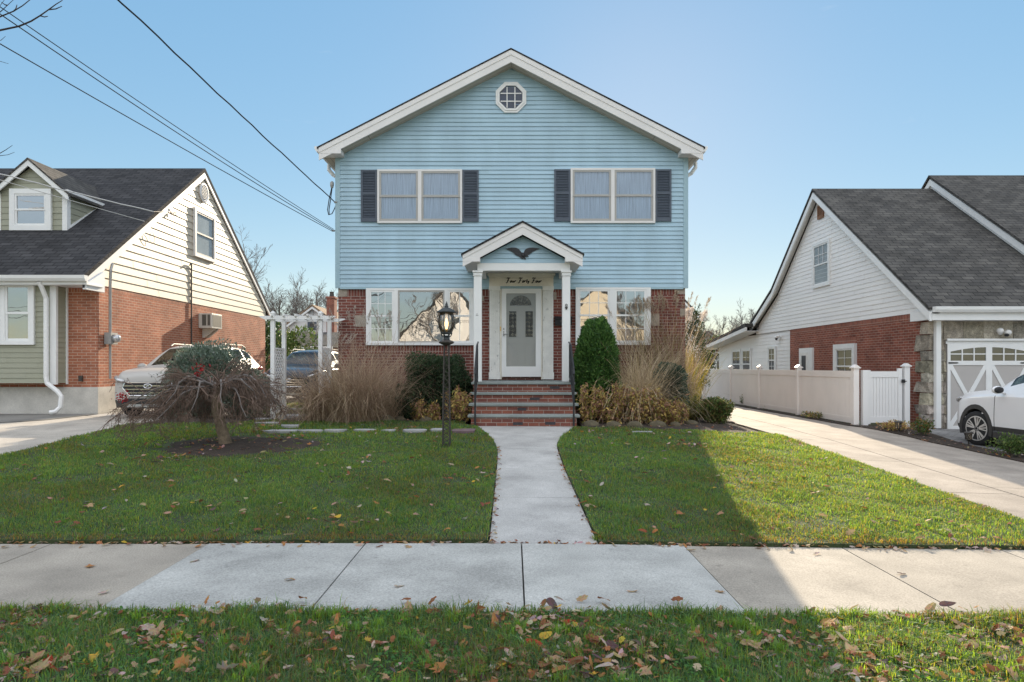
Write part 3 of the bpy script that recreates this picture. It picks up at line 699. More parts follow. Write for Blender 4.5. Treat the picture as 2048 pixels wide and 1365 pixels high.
# stoop
steps = thing('front_steps', 'red brick stoop of four risers with bluestone treads below the white front door', 'steps', (.2, 13.7, gz(.2, 13.2)))
SXL, SXR = -.86, 1.28
lv = [(14.03, HB - .001, 1.155), (13.75, 14.03, .95), (13.45, 13.75, .745), (13.15, 13.45, .54)]
tops = [1.225, 1.02, .815, .61]
for i, (ya, yb, zt_) in enumerate(lv):
    zlow = 0.2
    mb = MB(); mb.box(SXL + .05, SXR - .05, ya + .035, yb + .034, zlow, zt_ + .02)
    obj('riser', mb, M['stepbrick'], steps)
    mb = MB(); mb.box(SXL - .015 * (i > 0), SXR + .015 * (i > 0), ya, (yb + .033 if i else HB - .03), zt_ + .021, tops[i]); obj('tread' if i else 'landing', mb, M['bluestone'], steps, bevel=.008)
mb = MB()
for (x, ya, z, w) in ((.76, 14.03, 1.085, .2), (.34, 13.75, .865, .2), (.09, 13.45, .675, .17), (.0, 13.15, .415, .19), (.62, 13.15, .42, .2)):
    mb.box(x, x + w, ya + .0325, ya + .06, z, z + .055)
obj('dark_brick', mb, M['darkbrick'], steps)
dm = MB(); dm.box(P(1000, 0, DY).x, P(1084, 0, DY).x, DY - .35, DY - .06, 1.2262, 1.24); tag(obj('door_mat', dm, M['mat']), 'dark patterned door mat lying on the landing before the white door', 'door mat')
# hand rails
def railing(x, label):
    t = thing('hand_railing', label, 'railing', (x, 13.6, .6), 'iron railings beside the front steps')
    tp = [(14.27, 2.05), (13.85, 1.98), (13.17, 1.52), (13.10, 1.40)]
    mb = MB(); mb.tube([(x, y, z) for y, z in tp], .019, 8); obj('top_rail', mb, M['iron'], t)
    mb = MB(); mb.tube([(x, 14.25, 1.33), (x, 13.85, 1.27), (x, 13.17, .78)], .010, 6); obj('bottom_rail', mb, M['iron'], t)
    for (y, z0_, z1_) in ((13.15, .40, 1.51), (13.98, 1.22, 2.0)):
        mb = MB(); mb.box(x - .017, x + .017, y - .017, y + .017, z0_, z1_); obj('newel_post', mb, M['iron'], t)
    for i in range(8):
        y = 14.2 - i * .135; f = (14.27 - y) / 1.1; zt_ = 2.04 - max(0, (13.85 - y)) * .68 - f * .03; zb_ = zt_ - .73
        mb = MB()
        if i % 2 == 0: mb.tube([(x, y, zb_ + .01), (x, y, zt_ - .02)], .008, 5)
        else: mb.tube([(x, y + .05 * math.sin(k * .8) * (1 if k < 8 else .6), zb_ + .01 + (zt_ - zb_ - .03) * k / 15) for k in range(16)], .007, 5)
        mb.tube([(x, y - .045 + .035 * math.cos(k * .7), zb_ + .36 + .035 * math.sin(k * .7)) for k in range(9)], .006, 4)
        obj('baluster', mb, M['iron'], t)
railing(-.73, 'black iron railing on the lamp post side of the brick steps')
railing(1.17, 'black scrolled iron railing beside the rounded arborvitae')
# wall pieces
x0, x1, z0, z1 = px4(1110, 1143, 634, 651, BY)
mbx = thing('mailbox', 'black metal mailbox on the brick wall between door and right window', 'mailbox', ((x0 + x1) / 2, BY, z0))
mb = MB(); mb.prism([(BY - .001, z0), (BY - .11, z0), (BY - .13, z1 - .06), (BY - .001, z1 - .02)], 'x', x0, x1); obj('box', mb, M['black'], mbx)
mb = MB(); mb.prism([(BY - .001, z1 - .016), (BY - .001, z1 + .01), (BY - .09, z1 - .005), (BY - .15, z1 - .055), (BY - .145, z1 - .065)], 'x', x0 - .01, x1 + .01); obj('lid', mb, M['black'], mbx)
mb = MB(); cx_ = (x0 + x1) / 2; mb.lathe([(.028, 0), (.028, .006)], (cx_ - .06, BY - .128, (z0 + z1) / 2 - .01), 12, 'y'); obj('emblem_disc', mb, M['oldmetal'], mbx)
v = P(1132.7, 616, PYF + .18); mb = MB(); y = PYF + .172
mb.prism([(v.x + .03 * a, v.z + .035 * b) for a, b in ((0, -1.3), (.8, -.3), (.95, .35), (.5, .75), (0, .4), (-.5, .75), (-.95, .35), (-.8, -.3))], 'y', y - .012, y + .008)
mb.tube([(v.x + .022 * math.cos(k * .7), y, v.z + .055 + .022 * math.sin(k * .7)) for k in range(10)], .006, 5)
tag(obj('door_ornament', mb, M['oldmetal']), 'small dark metal heart hanging on the right white porch post', 'ornament')
# eagle
ep = [(155, 245), (210, 232), (300, 217), (380, 214), (440, 218), (510, 255), (560, 310), (588, 350), (610, 345), (640, 365), (655, 330), (680, 280), (730, 240), (800, 218), (900, 215), (1000, 228), (1085, 245), (1050, 262), (1000, 275), (960, 300), (900, 325), (860, 360), (820, 385), (785, 415), (750, 405), (745, 430), (752, 462), (735, 472), (712, 460), (690, 475), (705, 520), (690, 545), (665, 525), (640, 515), (605, 528), (560, 500), (520, 465), (470, 440), (430, 420), (380, 370), (330, 330), (270, 300), (215, 275)]
yE = PYF + .19
E = [P(1000 + a / 13.65, 480 + b / 13.65, yE) for a, b in ep]
eg = thing('eagle_ornament', 'dark bronze spread-wing eagle ornament on the porch gable', 'ornament', (P(1046, 0, yE).x, yE, P(0, 508, yE).z))
mb = MB(); mb.prism([(p.x, p.z) for p in E], 'y', yE - .012, yE + .002); obj('wings', mb, M['eagle'], eg)
mb = MB(); c = P(1000 + 630 / 13.65, 480 + 420 / 13.65, yE); mb.ell((c.x, yE - .02, c.z), (.042, .03, .05), 10, 7); obj('body', mb, M['eagle'], eg, smooth=True)
c = P(1000 + 735 / 13.65, 480 + 445 / 13.65, yE); mb = MB(); mb.ell((c.x - .005, yE - .03, c.z), (.026, .02, .02), 8, 6); mb.tube([(c.x + .01, yE - .03, c.z), (c.x + .028, yE - .03, c.z - .012), (c.x + .028, yE - .03, c.z - .026)], [.011, .007, .003], 5); obj('head', mb, M['eagle'], eg, smooth=True)
mb = MB()
for k in range(7):
    for s in (0, 1):
        a = P(1000 + (560 - k * 50 if s == 0 else 690 + k * 48) / 13.65, 480 + (330 - k * 12) / 13.65, yE); b = P(1000 + (500 - k * 45 if s == 0 else 780 + k * 38) / 13.65, 480 + (440 - k * 27 if s == 0 else 400 - k * 22) / 13.65, yE)
        mb.tube([(a.x, yE - .012, a.z), (b.x, yE - .012, b.z)], .006, 4)
obj('feathers', mb, M['eagle'], eg)
# house number in script
GL = {'F': ([[(.05, .80), (.2, .98), (.75, .92), (1.0, 1.0)], [(.55, .93), (.42, .5), (.28, .08), (.1, -.12), (-.1, -.05)], [(.2, .48), (.45, .52), (.72, .5)]], 1.0),
      'o': ([[(.42, .38), (.2, .36), (.06, .18), (.12, .02), (.3, .03), (.44, .2), (.40, .38), (.6, .34)]], .58),
      'u': ([[(.06, .36), (.02, .12), (.12, .02), (.28, .1), (.40, .36), (.36, .1), (.44, .02), (.58, .1)]], .60),
      'r': ([[(.04, .34), (.0, .02), (.12, .28), (.3, .38), (.44, .32)]], .48),
      't': ([[(.24, .72), (.1, .12), (.18, .02), (.36, .1)], [(.02, .46), (.40, .5)]], .42),
      'y': ([[(.06, .36), (.04, .12), (.16, .06), (.34, .36), (.24, -.1), (.08, -.24), (-.04, -.16)]], .52), ' ': ([], .62)}
def script(text, x0, x1, zb, h, y, m, r):
    w = sum(GL[c][1] for c in text); s = (x1 - x0) / w; mb = MB(); x = 0
    for c in text:
        for st in GL[c][0]:
            pts = []
            for i in range(len(st) - 1):
                for k in range(3):
                    t = k / 3; pts.append((st[i][0] + (st[i + 1][0] - st[i][0]) * t, st[i][1] + (st[i + 1][1] - st[i][1]) * t))
            pts.append(st[-1])
            V = [(x0 + s * (x + a + .12 * b), y, zb + b * h) for a, b in pts]
            mb.tube(V, [r * (1.25 - .5 * abs(2 * i / max(1, len(V) - 1) - 1)) for i in range(len(V))], 5)
        x += GL[c][1]
    return mb
tb = script('Four Forty Four', P(1012.5, 0, DY).x, P(1083, 0, DY).x, P(0, 566, DY).z, .105, DY - .056, None, .0095)
tag(obj('house_number', tb, M['letter']), 'black script lettering reading Four Forty Four over the front door', 'house number')
# ================================================================= left neighbour
LX = -9.80
lh = thing('brick_cape_house', 'brick and ivory-sided cape house with a green dormer beside the left driveway', 'house', (-14.0, 21.5, .45))
def lroof(y): return 3.62 + .686 * (y - 15.5) if y < 21.55 else 7.77 - .686 * (y - 21.55)
mb = MB(); mb.box(-24, LX, 16.1, 27.0, 1.06, 3.5); obj('brick_wall', mb, M['brick2'], lh)
mb = MB(); mb.box(LX - .02, LX + .004, 16.3, 26.99, 3.36, 3.499); obj('soldier_course', mb, M['brick2v'], lh); mb = MB(); mb.box(-10.5, LX - .03, 16.096, 16.12, 3.30, 3.499); obj('soldier_course', mb, M['brick2v'], lh)
mb = MB(); mb.box(-24.02, LX + .03, 16.07, 27.03, -.2, 1.058); obj('foundation', mb, M['found'], lh)
gp = [(16.12, 3.5), (26.98, 3.5), (26.98, 3.78), (21.55, 7.55), (16.12, 3.80)]
mb = MB(); mb.prism(gp, 'x', LX - .3, LX - .002); obj('gable_wall', mb, M['farwhite'], lh)
obj('gable_siding', siding(TXp(LX), [(16.1, 3.47), (27.0, 3.47), (27.0, 3.75), (21.55, 7.5), (16.1, 3.75)], .205, .022, .03, 4.2, 5), M['ivory'], lh, recalc=False)
mb = MB(); mb.prism([(15.45, lroof(15.45) + .03), (21.55, 7.80), (27.65, lroof(27.65) + .03), (27.65, lroof(27.65) - .09), (21.55, 7.68), (15.45, lroof(15.45) - .09)], 'x', -24.3, -9.715); obj('roof', mb, M['shingle'], lh)
def lrake(y0, y1, nm, mt, w):
    mb = MB(); mb.prism([(y0, lroof(y0) - .07), (y1, lroof(y1) - .07), (y1, lroof(y1) - .07 - w), (y0, lroof(y0) - .07 - w)], 'x', -9.775, -9.725); obj(nm, mb, M[mt], lh)
lrake(15.50, 21.55, 'rake_board', 'cream', .22); lrake(21.55, 27.6, 'rake_board', 'cream', .16)
mb = MB(); mb.prism([(15.5, 3.30), (16.2, 3.30), (16.2, lroof(16.2) - .3), (15.5, lroof(15.5) - .2)], 'x', -9.80 + .024, -9.69); obj('eave_return', mb, M['white'], lh)
mb = MB(); mb.prism([(15.44, 3.60), (15.44, 3.48), (15.36, 3.47), (15.32, 3.53), (15.31, 3.60)], 'x', -24.2, -9.62); obj('gutter', mb, M['gutter'], lh)
mb = MB(); mb.box(-24.2, -9.65, 15.445, 15.50, 3.40, 3.55); mb.box(-24.2, -9.65, 15.50, 16.1, 3.40, 3.43); obj('fascia', mb, M['white'], lh)
# bay front
bx = (113 - 1026) * 15.71 / F
mb = MB(); mb.box(-24, bx - .02, 15.73, 16.09, 1.17, 3.398); bay = obj('front_bay', mb, M['sage'], lh)
obj('bay_siding', siding(TY(15.725), [(-24, 1.16), (bx - .12, 1.16), (bx - .12, 3.39), (-24, 3.39)], .118, .014, .03, 3.6, 8), M['sage'], bay, recalc=False)
obj('bay_side_siding', siding(TXp(bx - .018), [(15.74, 1.16), (16.06, 1.16), (16.06, 3.39), (15.74, 3.39)], .118, .014, .02, 3.6, 8), M['sage'], bay, recalc=False)
mb = MB(); mb.box(bx - .14, bx + .004, 15.685, 15.76, 1.13, 3.398); mb.box(bx - .01, bx + .02, 16.05, 16.095, 1.13, 3.398); obj('corner_board', mb, M['white'], bay)
x0 = (70 - 1026) * 15.70 / F; T = TY(15.712); zt = 1.55 + (733 - 563) * 15.7 / F; zb = 1.55 + (733 - 690) * 15.7 / F
window(bay, T, x0 - .76, x0, zb, zt, fw=.095, mx=0, pane='mirror', back='roomdark', proud=.06, sw=.05)
window(bay, T, x0 - 1.52, x0 - .762, zb, zt, fw=.095, mx=0, pane='mirror', back='roomdark', proud=.06, sw=.05)
window(bay, T, x0 - 4.6, x0 - 3.2, zb, zt, fw=.095, mx=0, pane='mirror', back='roomdark', proud=.06, sw=.05)
mb = MB(); xd = (90.5 - 1026) * 15.6 / F; D = [(xd - .02, 15.42, 3.47), (xd, 15.5, 3.32), (xd + .02, 15.6, 3.1), (xd + .02, 15.6, 1.30), (xd + .05, 15.59, 1.16), (xd + .30, 15.58, .97), (xd + .38, 15.58, .86), (xd + .37, 15.56, .62), (xd + .30, 15.5, .52), (xd + .20, 15.45, .50)]
mb.tube(D, .052, 8); obj('downspout', mb, M['gutter'], lh)
# dormer
yd = 17.54; xr, xl, xm = -11.47, -13.27, -12.37
dz0, dz1, dza = 5.02, 6.02, 6.80
do = MB(); do.prism([(xl, dz0 - .1), (xr, dz0 - .1), (xr, dz1), (xm, dza - .1), (xl, dz1)], 'y', yd + .02, 20.3); dorm = obj('dormer', do, M['sage'], lh)
obj('dormer_siding', siding(TY(yd + .015), [(xl + .05, dz0), (xr - .05, dz0), (xr - .05, dz1), (xm, dza - .12), (xl + .05, dz1)], .155, .014, .03, 3, 4), M['sage'], dorm, recalc=False)
T = TXp(xr)
sp = [(yd + .05, dz0 + .03), (yd + .12, dz0 + .03), (19.05, dz1), (yd + .05, dz1)]
obj('cheek_siding', siding(T, sp, .155, .014, .02, 4, 2), M['sage'], dorm, recalc=False)
mb = MB(); mb.box(xr - .11, xr + .018, yd - .01, yd + .13, dz0 - .02, dz1 - .02); mb.box(xl - .018, xl + .11, yd - .01, yd + .13, dz0 - .02, dz1 - .02); obj('corner_board', mb, M['white'], dorm)
mb = MB(); mb.prism([(yd + .13, dz0 + .11), (19.1, dz1 + .02), (19.1, dz1 + .09), (yd + .13, dz0 + .18)], 'x', xr + .003, xr + .03); mb.box(xr + .002, xr + .10, yd - .1, 19.2, dz1 - .03, dz1 + .05); obj('flashing_trim', mb, M['white'], dorm)
sl = (dza - dz1) / (xr - xm)
def dtop(x): return dza + .07 - sl * abs(x - xm)
mb = MB(); mb.band([(xl - .15, dtop(xl - .15)), (xm, dtop(xm)), (xr + .15, dtop(xr + .15))], .05, 'y', yd - .16, 20.6); obj('roof', mb, M['shingle2'], dorm)
mb = MB(); mb.band([(xl - .12, dtop(xl - .12) - .052), (xm, dtop(xm) - .052), (xr + .12, dtop(xr + .12) - .052)], .15, 'y', yd - .14, yd - .10); obj('rake_board', mb, M['white'], dorm)
a = P(22, 462, yd); b = P(105, 379, yd)
window(dorm, TY(yd + .0), a.x, b.x, a.z, b.z, fw=.13, pane='mirror', back='roomdark', proud=.07, sw=.05)
# gable window, vent, conduit, meter
y0 = 9.8 * F / (1026 - 385); y1 = 9.8 * F / (1026 - 426)
window(lh, TXp(LX + .02), y0, y1, 4.93, 6.42, fw=.09, pane='glass', back='pane_backing', frame='cream', sashm='taupe', proud=.07, sw=.05)
mb = MB(); vc = (LX + .02, 21.55, 7.02)
mb.lathe([(.30, .0), (.31, .04), (.25, .06), (.22, .035), (.22, .0)], vc, 24, 'x')
vt = obj('gable_vent', mb, M['cream'], lh)
mb = MB()
for k in range(-4, 5):
    z = vc[2] + k * .045; h = math.sqrt(max(.0001, .21 ** 2 - (k * .045) ** 2)); mb.prism([(vc[0] + .038, z - .012), (vc[0] + .038, z - .002), (vc[0] + .05, z + .016), (vc[0] + .05, z + .006)], 'y', vc[1] - h, vc[1] + h)
obj('vent_slat', mb, M['cream'], vt)
mt = thing('electric_meter', 'round grey electric meter on its conduit on the sunlit left brick wall', 'meter', (LX, 16.25, 1.2))
ym = 16.45; mb = MB(); mb.tube([(LX + .06, ym + .15, 4.05), (LX + .09, ym + .02, 3.85), (LX + .09, ym, 3.5), (LX + .09, ym, 2.35)], .035, 8); mb.tube([(LX + .09, ym, 2.15), (LX + .09, ym, 1.25)], .03, 8); obj('conduit', mb, M['greymetal'], mt)
mb = MB(); mb.box(LX + .03, LX + .19, ym - .14, ym + .14, 2.08, 2.36); obj('meter_box', mb, M['greymetal'], mt)
mb = MB(); mb.lathe([(.10, 0), (.10, .05), (.085, .12), (.02, .14)], (LX + .191, ym, 2.22), 16, 'x'); obj('meter_dial', mb, M['headlamp'], mt, smooth=True)
mb = MB(); yp = 20.72; mb.tube([(LX + .04, yp, 1.6), (LX + .04, yp, 4.45), (LX + .06, yp - .03, 4.62), (LX + .08, yp - .13, 4.66), (LX + .08, yp - .2, 4.58)], .022, 6); obj('vent_pipe', mb, M['oldmetal'], lh)
mb = MB(); mb.box(-10.21, -10.13, 16.03, 16.08, 1.2, 1.33); obj('hose_tap', mb, M['oldmetal'], lh)
ac = thing('air_conditioner', 'beige through-wall air conditioner on the left brick wall under a thin pipe', 'air conditioner', (LX, 21.6, 2.75))
mb = MB(); mb.box(LX + .005, LX + .42, 21.25, 22.0, 2.74, 3.20); obj('casing', mb, M['ac'], ac, bevel=.01)
mb = MB(); mb.box(LX + .421, LX + .425, 21.31, 21.94, 2.80, 3.15); obj('grille', mb, M['acgrille'], ac)
mb = MB(); mb.box(LX + .12, LX + .25, 21.244, 21.249, 2.82, 3.16); mb.box(LX + .29, LX + .37, 21.244, 21.249, 2.82, 3.16); obj('side_vent', mb, M['acgrille'], ac)
mb = MB(); mb.prism([(LX + .01, 2.45), (LX + .06, 2.45), (LX + .36, 2.70), (LX + .36, 2.735), (LX + .01, 2.735)], 'y', 21.5, 21.58); mb.prism([(LX + .01, 2.45), (LX + .06, 2.45), (LX + .36, 2.70), (LX + .36, 2.735), (LX + .01, 2.735)], 'y', 21.8, 21.88); obj('bracket', mb, M['ac'], ac)

# ================================================================= right neighbour
RX = 9.70
rh = thing('stone_corner_house', 'off-white gabled house with red brick side, stone corners and a garage at right', 'house', (15.0, 21.0, .15))
ff = 15.9
ry = [(15.5, 2.86), (21.55, 7.12), (25.0, 4.35), (27.3, 3.20)]         # roof line along Y at the gable
def rr_(y):
    for (a, b) in zip(ry[:-1], ry[1:]):
        if a[0] <= y <= b[0]: return a[1] + (b[1] - a[1]) * (y - a[0]) / (b[0] - a[0])
    return ry[-1][1]
mb = MB(); mb.box(RX, 26, ff, 23.9, -.3, 2.86); obj('brick_wall', mb, M['brick3'], rh)
mb = MB(); mb.box(RX - .004, RX + .02, 16.35, 23.89, 2.68, 2.82)
def rpx(p): return RX * F / (p - 1026)
obj('soldier_course', mb, M['brick3v'], rh); mb = MB(); mb.box(RX - .004, RX + .02, rpx(1714), rpx(1669), 1.55 + (733 - 688) * 20 / F, 1.55 + (733 - 676) * 20 / F); obj('soldier_course', mb, M['brick3v'], rh); mb = MB(); mb.box(RX - .004, RX + .02, rpx(1628), rpx(1599), 2.14, 2.30); obj('soldier_course', mb, M['brick3v'], rh)
gy = [(ff + .02, 2.81), (29.0, 2.81)] + [(27.2, 3.05), (25.0, 4.15), (21.55, 6.95), (ff + .02, 2.98)]
mb = MB(); mb.prism([(ff + .02, 2.81), (27.2, 2.81), (27.2, 3.05), (25.0, 4.15), (21.55, 6.95), (ff + .02, 2.98)], 'x', RX + .002, RX + .3); obj('gable_wall', mb, M['farwhite'], rh)
sdp = [(ff, 2.83), (27.2, 2.83), (27.2, 3.0), (25.0, 4.12), (21.55, 6.9), (ff, 2.95)]
obj('gable_siding', siding(TXm(RX), sdp, .125, .013, .02, 4.0, 6), M['offwhite'], rh, recalc=False)
th = .07
def rroof(x0, x1, dz, yend=True):
    pts = [(y, z + dz + .04) for y, z in ry]
    mb = MB(); mb.band(pts, th, 'x', x0, x1); return mb
obj('roof', rroof(RX - .26, 13.3, 0), M['shingle2'], rh)
obj('upper_roof', rroof(13.12, 26, .42), M['shingle2'], rh)
mb = MB(); mb.band([(y, z + .42 - .085) for y, z in ry[:3]], .55, 'x', 13.22, 13.6)
obj('roof_step_wall', mb, M['white'], rh)
mb = MB(); mb.band([(y, z + .42 - .082) for y, z in ry[:3]], .2, 'x', 13.16, 13.218); obj('roof_step_board', mb, M['white'], rh)
mb = MB(); mb.band([(y, z - .082) for y, z in ry], .20, 'x', RX - .24, RX - .19); obj('rake_board', mb, M['white'], rh)
mb = MB(); mb.band([(y, z - .082) for y, z in ry], .03, 'x', RX - .189, RX - .014); obj('rake_soffit', mb, M['white'], rh)
mb = MB(); mb.prism([(15.49, 2.90), (15.49, 2.78), (15.41, 2.77), (15.37, 2.83), (15.36, 2.90)], 'x', RX - .18, 26); obj('gutter', mb, M['gutter'], rh)
mb = MB(); mb.box(RX - .18, 26, 15.5, 15.56, 2.60, 2.86); mb.box(RX - .02, 26, 15.56, ff, 2.60, 2.63); obj('fascia', mb, M['white'], rh)
mb = MB(); mb.box(RX - .16, RX - .02, 15.57, ff + .5, 2.62, 2.84); obj('eave_return', mb, M['white'], rh)
# stones
st = MB(); zz = -.25; k = 0
srr = random.Random(4)
def rockbox(mb, x0, x1, y0, y1, z0, z1, q=.03):
    t = srr.uniform(.7, 1.35); mb.col = (t, t * srr.uniform(.95, 1.02), t * srr.uniform(.88, 1.0))
    V = []
    for z in (z0, z1):
        for y in (y0, y1):
            for x in (x0, x1): V.append((x + srr.uniform(-q, q), y + srr.uniform(-q, q), z + srr.uniform(-q, q) * .6))
    mb.raw(V, [(0, 2, 3, 1), (4, 5, 7, 6), (0, 1, 5, 4), (2, 6, 7, 3), (0, 4, 6, 2), (1, 3, 7, 5)])
GX0, GX1, GZ1 = 10.08, 13.0, 2.14
while zz < 2.55:
    h = srr.uniform(.2, .38); h = min(h, 2.60 - zz)
    d = .28 + .22 * (k % 2)
    rockbox(st, RX - .05, RX + .30, ff - .05, ff + d, zz + .006, zz + h - .006)
    if zz < GZ1 - .1: rockbox(st, RX + .31, GX0 - .02, ff - .045, ff + .1, zz + .006, min(zz + h, GZ1) - .006)
    zz += h; k += 1
x = RX + .31
while x < 13.6:
    w = srr.uniform(.3, .7); rockbox(st, x + .005, x + w - .005, ff - .045, ff + .1, GZ1 + .01, 2.60 - .005, .01); x += w
rockbox(st, GX1 + .02, GX1 + .5, ff - .04, ff + .1, 0, GZ1)
obj('stone_block', st, M['stone'], rh, bevel=.02)
mb = MB(); mb.box(RX + .05, 13.7, ff - .018, ff - .002, -.2, 2.6); obj('stone_mortar', mb, M['mortar'], rh)
# garage door (three leaves, two in the picture)
gd = MB(); gy_ = ff - .02
gz0 = gz(10.5, ff) - .02
gd.box(GX0 - .03, GX1 + .03, gy_ - .10, gy_ - .06, GZ1 + .0, GZ1 + .05); gd.box(GX0 - .03, GX1 + .03, gy_ - .045, gy_, GZ1 - .07, GZ1 - .001); gdo = obj('garage_door', gd, M['white'], rh)
mb = MB(); mb.box(GX0, GX1, gy_ - .03, gy_ - .005, gz0, GZ1 - .07); obj('door_panel', mb, M['panel'], gdo)
zw0, zw1 = 1.55 + (733 - 722) * 15.85 / F, 1.55 + (733 - 695) * 15.85 / F
lw = .965
for i in range(3):
    a = GX0 + i * lw; b = a + lw; e = .07
    mb = MB()
    mb.box(a, a + e, gy_ - .05, gy_ - .03, gz0, GZ1 - .071); mb.box(b - e, b, gy_ - .05, gy_ - .03, gz0, GZ1 - .071)
    mb.box(a + e, b - e, gy_ - .05, gy_ - .03, zw0 - .10, zw0); mb.box(a + e, b - e, gy_ - .05, gy_ - .03, gz0, gz0 + .10)
    # arched head
    n = 10; H = GZ1 - .071
    pts = [(a + e, H), (b - e, H)] + [(b - e - (b - a - 2 * e) * t / n, zw1 - .10 * (1 - math.sin(math.pi * .5 * ((t / n) if i % 2 else 1 - t / n)))) for t in range(n + 1)]
    mb.prism(pts, 'y', gy_ - .05, gy_ - .03)
    for (p, q) in (((a + e, zw0 - .10), ((a + b) / 2, gz0 + .75)), ((b - e, zw0 - .10), ((a + b) / 2, gz0 + .75)), ((a + e, gz0 + .10), ((a + b) / 2, gz0 + .75)), ((b - e, gz0 + .10), ((a + b) / 2, gz0 + .75))):
        dx, dz = q[0] - p[0], q[1] - p[1]; l_ = math.hypot(dx, dz); nx, nz = -dz / l_ * .045, dx / l_ * .045
        mb.prism([(p[0] + nx, p[1] + nz), (p[0] - nx, p[1] - nz), (q[0] - nx, q[1] - nz), (q[0] + nx, q[1] + nz)], 'y', gy_ - .048, gy_ - .031)
    mb.box(a + e, b - e, gy_ - .046, gy_ - .034, (zw0 + zw1) / 2 - .012, (zw0 + zw1) / 2 + .012)
    for t in (1, 2): x = a + e + (b - a - 2 * e) * t / 3; mb.box(x - .013, x + .013, gy_ - .0465, gy_ - .0335, zw0, zw1)
    obj('door_frame', mb, M['white'], gdo)
    mb = MB(); mb.poly([(a + e, gy_ - .033, zw0), (b - e, gy_ - .033, zw0), (b - e, gy_ - .033, zw1), (a + e, gy_ - .033, zw1)]); obj('pane', mb, M['dull'], gdo, recalc=False)
    mb = MB(); mb.box(a + e, b - e, gy_ - .032, gy_ - .0305, zw0, zw1); obj('pane_backing', mb, M['roomdark'], gdo)
    mb = MB(); xh = a + .02 if i % 2 == 0 else b - .02; s = 1 if i % 2 == 0 else -1
    mb.prism([(xh, zw0 - .07), (xh + s * .2, zw0 - .065), (xh + s * .24, zw0 - .05), (xh + s * .2, zw0 - .035), (xh, zw0 - .03)], 'y', gy_ - .058, gy_ - .051); obj('hinge', mb, M['black'], gdo)
    mb = MB(); xk = (b - .06) if i == 0 else a + .06; mb.tube([(xk, gy_ - .055, .98), (xk, gy_ - .09, .95), (xk, gy_ - .09, .86), (xk, gy_ - .055, .83)], .014, 6); obj('handle', mb, M['black'], gdo)
# downspout at the corner
mb = MB(); mb.box(RX + .06, RX + .17, ff - .17, ff - .06, .12, 2.77); obj('downspout', mb, M['gutter'], rh)
mb = MB(); mb.box(RX + .055, RX + .175, ff - .175, ff - .055, -.02, .119); obj('drain_boot', mb, M['black'], rh)
# side windows and vent
y0, y1 = rpx(1661.5), rpx(1627)
window(rh, TXm(RX + .0), y0, y1, 1.55 + (733 - 571) * 21 / F, 1.55 + (733 - 478) * 21 / F, fw=.09, mx=2, my=1, muntin_rows='top', back='pane_backing', proud=.06, pane='dull')
y0, y1 = rpx(1714), rpx(1671)
window(rh, TXm(RX + .0), y0, y1, .9, 2.2, fw=.14, mx=1, my=1, back='roomdark', pane='dull', proud=.08, sill=True)
y0, y1 = rpx(1628), rpx(1602)
mb = MB(TXm(RX)); mb.box(y0, y1, 0, .07, .2, 2.15); sd = obj('side_door', mb, M['white'], rh)
mb = MB(TXm(RX)); mb.box(y0 + .3, y1 - .12, .071, .085, .3, 2.0); obj('door_leaf', mb, M['whitepaint'], sd)
mb = MB(TXm(RX)); mb.box(y0 + .42, y1 - .25, .086, .09, .9, 1.9); obj('pane', mb, M['roomdark'], sd)
y0, y1 = rpx(1649), rpx(1637.5)
louvre(rh, 'gable_vent', TXm(RX - .013), y0, y1, 1.55 + (733 - 438) * 21.5 / F, 1.55 + (733 - 411) * 21.5 / F, 'rust', .04, 7, .04, mid=False)
# back extension
EY = 32.2
mb = MB(); mb.box(RX + .03, 16, 23.92, EY, -.3, 2.80); ex = obj('back_extension', mb, M['farwhite'], rh)
obj('extension_siding', siding(TXm(RX + .028), [(23.95, .3), (EY, .3), (EY, 2.55), (23.95, 2.80)], .13, .013, .02, 4, 12), M['offwhite'], ex, recalc=False)
mb = MB(); mb.prism([(26.9, 3.24), (EY + .6, 2.62), (EY + .6, 2.52), (26.9, 3.10)], 'x', RX - .55, 16); obj('extension_roof', mb, M['shingle2'], ex)
mb = MB(); mb.prism([(26.9, 3.09), (EY + .6, 2.515), (EY + .6, 2.36), (26.9, 2.94)], 'x', RX - .54, RX - .48); mb.prism([(26.9, 2.95), (EY + .6, 2.37), (EY + .6, 2.35), (26.9, 2.93)], 'x', RX - .479, RX + .01); obj('extension_fascia', mb, M['cream'], ex)
for (pa, pb) in ((1484, 1465), (1502.5, 1485)):
    window(ex, TXm(RX + .01), rpx(pb + 18.5) if False else rpx(pb + 17.5), rpx(pb), 1.0, 2.28, fw=.06, mx=1, my=1, muntin_rows='top', back='roomdark', proud=.06, pane='dull')
window(ex, TXm(RX + .01), rpx(1552), rpx(1537), 1.25, 2.3, fw=.06, mx=1, my=1, back='roomdark', proud=.06, pane='dull')
def flood(name, label, c, fx, fy):
    t = thing(name, label, 'security light', c)
    mb = MB(); mb.lathe([(.07, 0), (.07, .03)], c, 12, 'y' if fy else 'x'); obj('base', mb, M['plastic'], t)
    for s in (-1, 1):
        mb = MB(); o_ = Vector((c[0] + (s * .09 if fy else -.1), c[1] + (-.11 if fy else s * .09), c[2] + (.02 if s < 0 else -.02))); mb.ell(o_, (.075, .075, .065), 10, 7); obj('lamp_head', mb, M['plastic'], t, smooth=True)
    mb = MB(); mb.ell((c[0] + (.05 if fy else -.12), c[1] - (.13 if fy else -.03), c[2] - .08), (.05, .05, .04), 10, 6); obj('sensor', mb, M['black'], t, smooth=True)
v = P(2002, 664, ff - .08); flood('security_light', 'white twin-head security light above the garage door', (v.x, ff - .07, v.z), 0, 1)
flood('security_light', 'white security light under the eave of the back extension', (RX + .0, rpx(1560), 2.62), 1, 0)
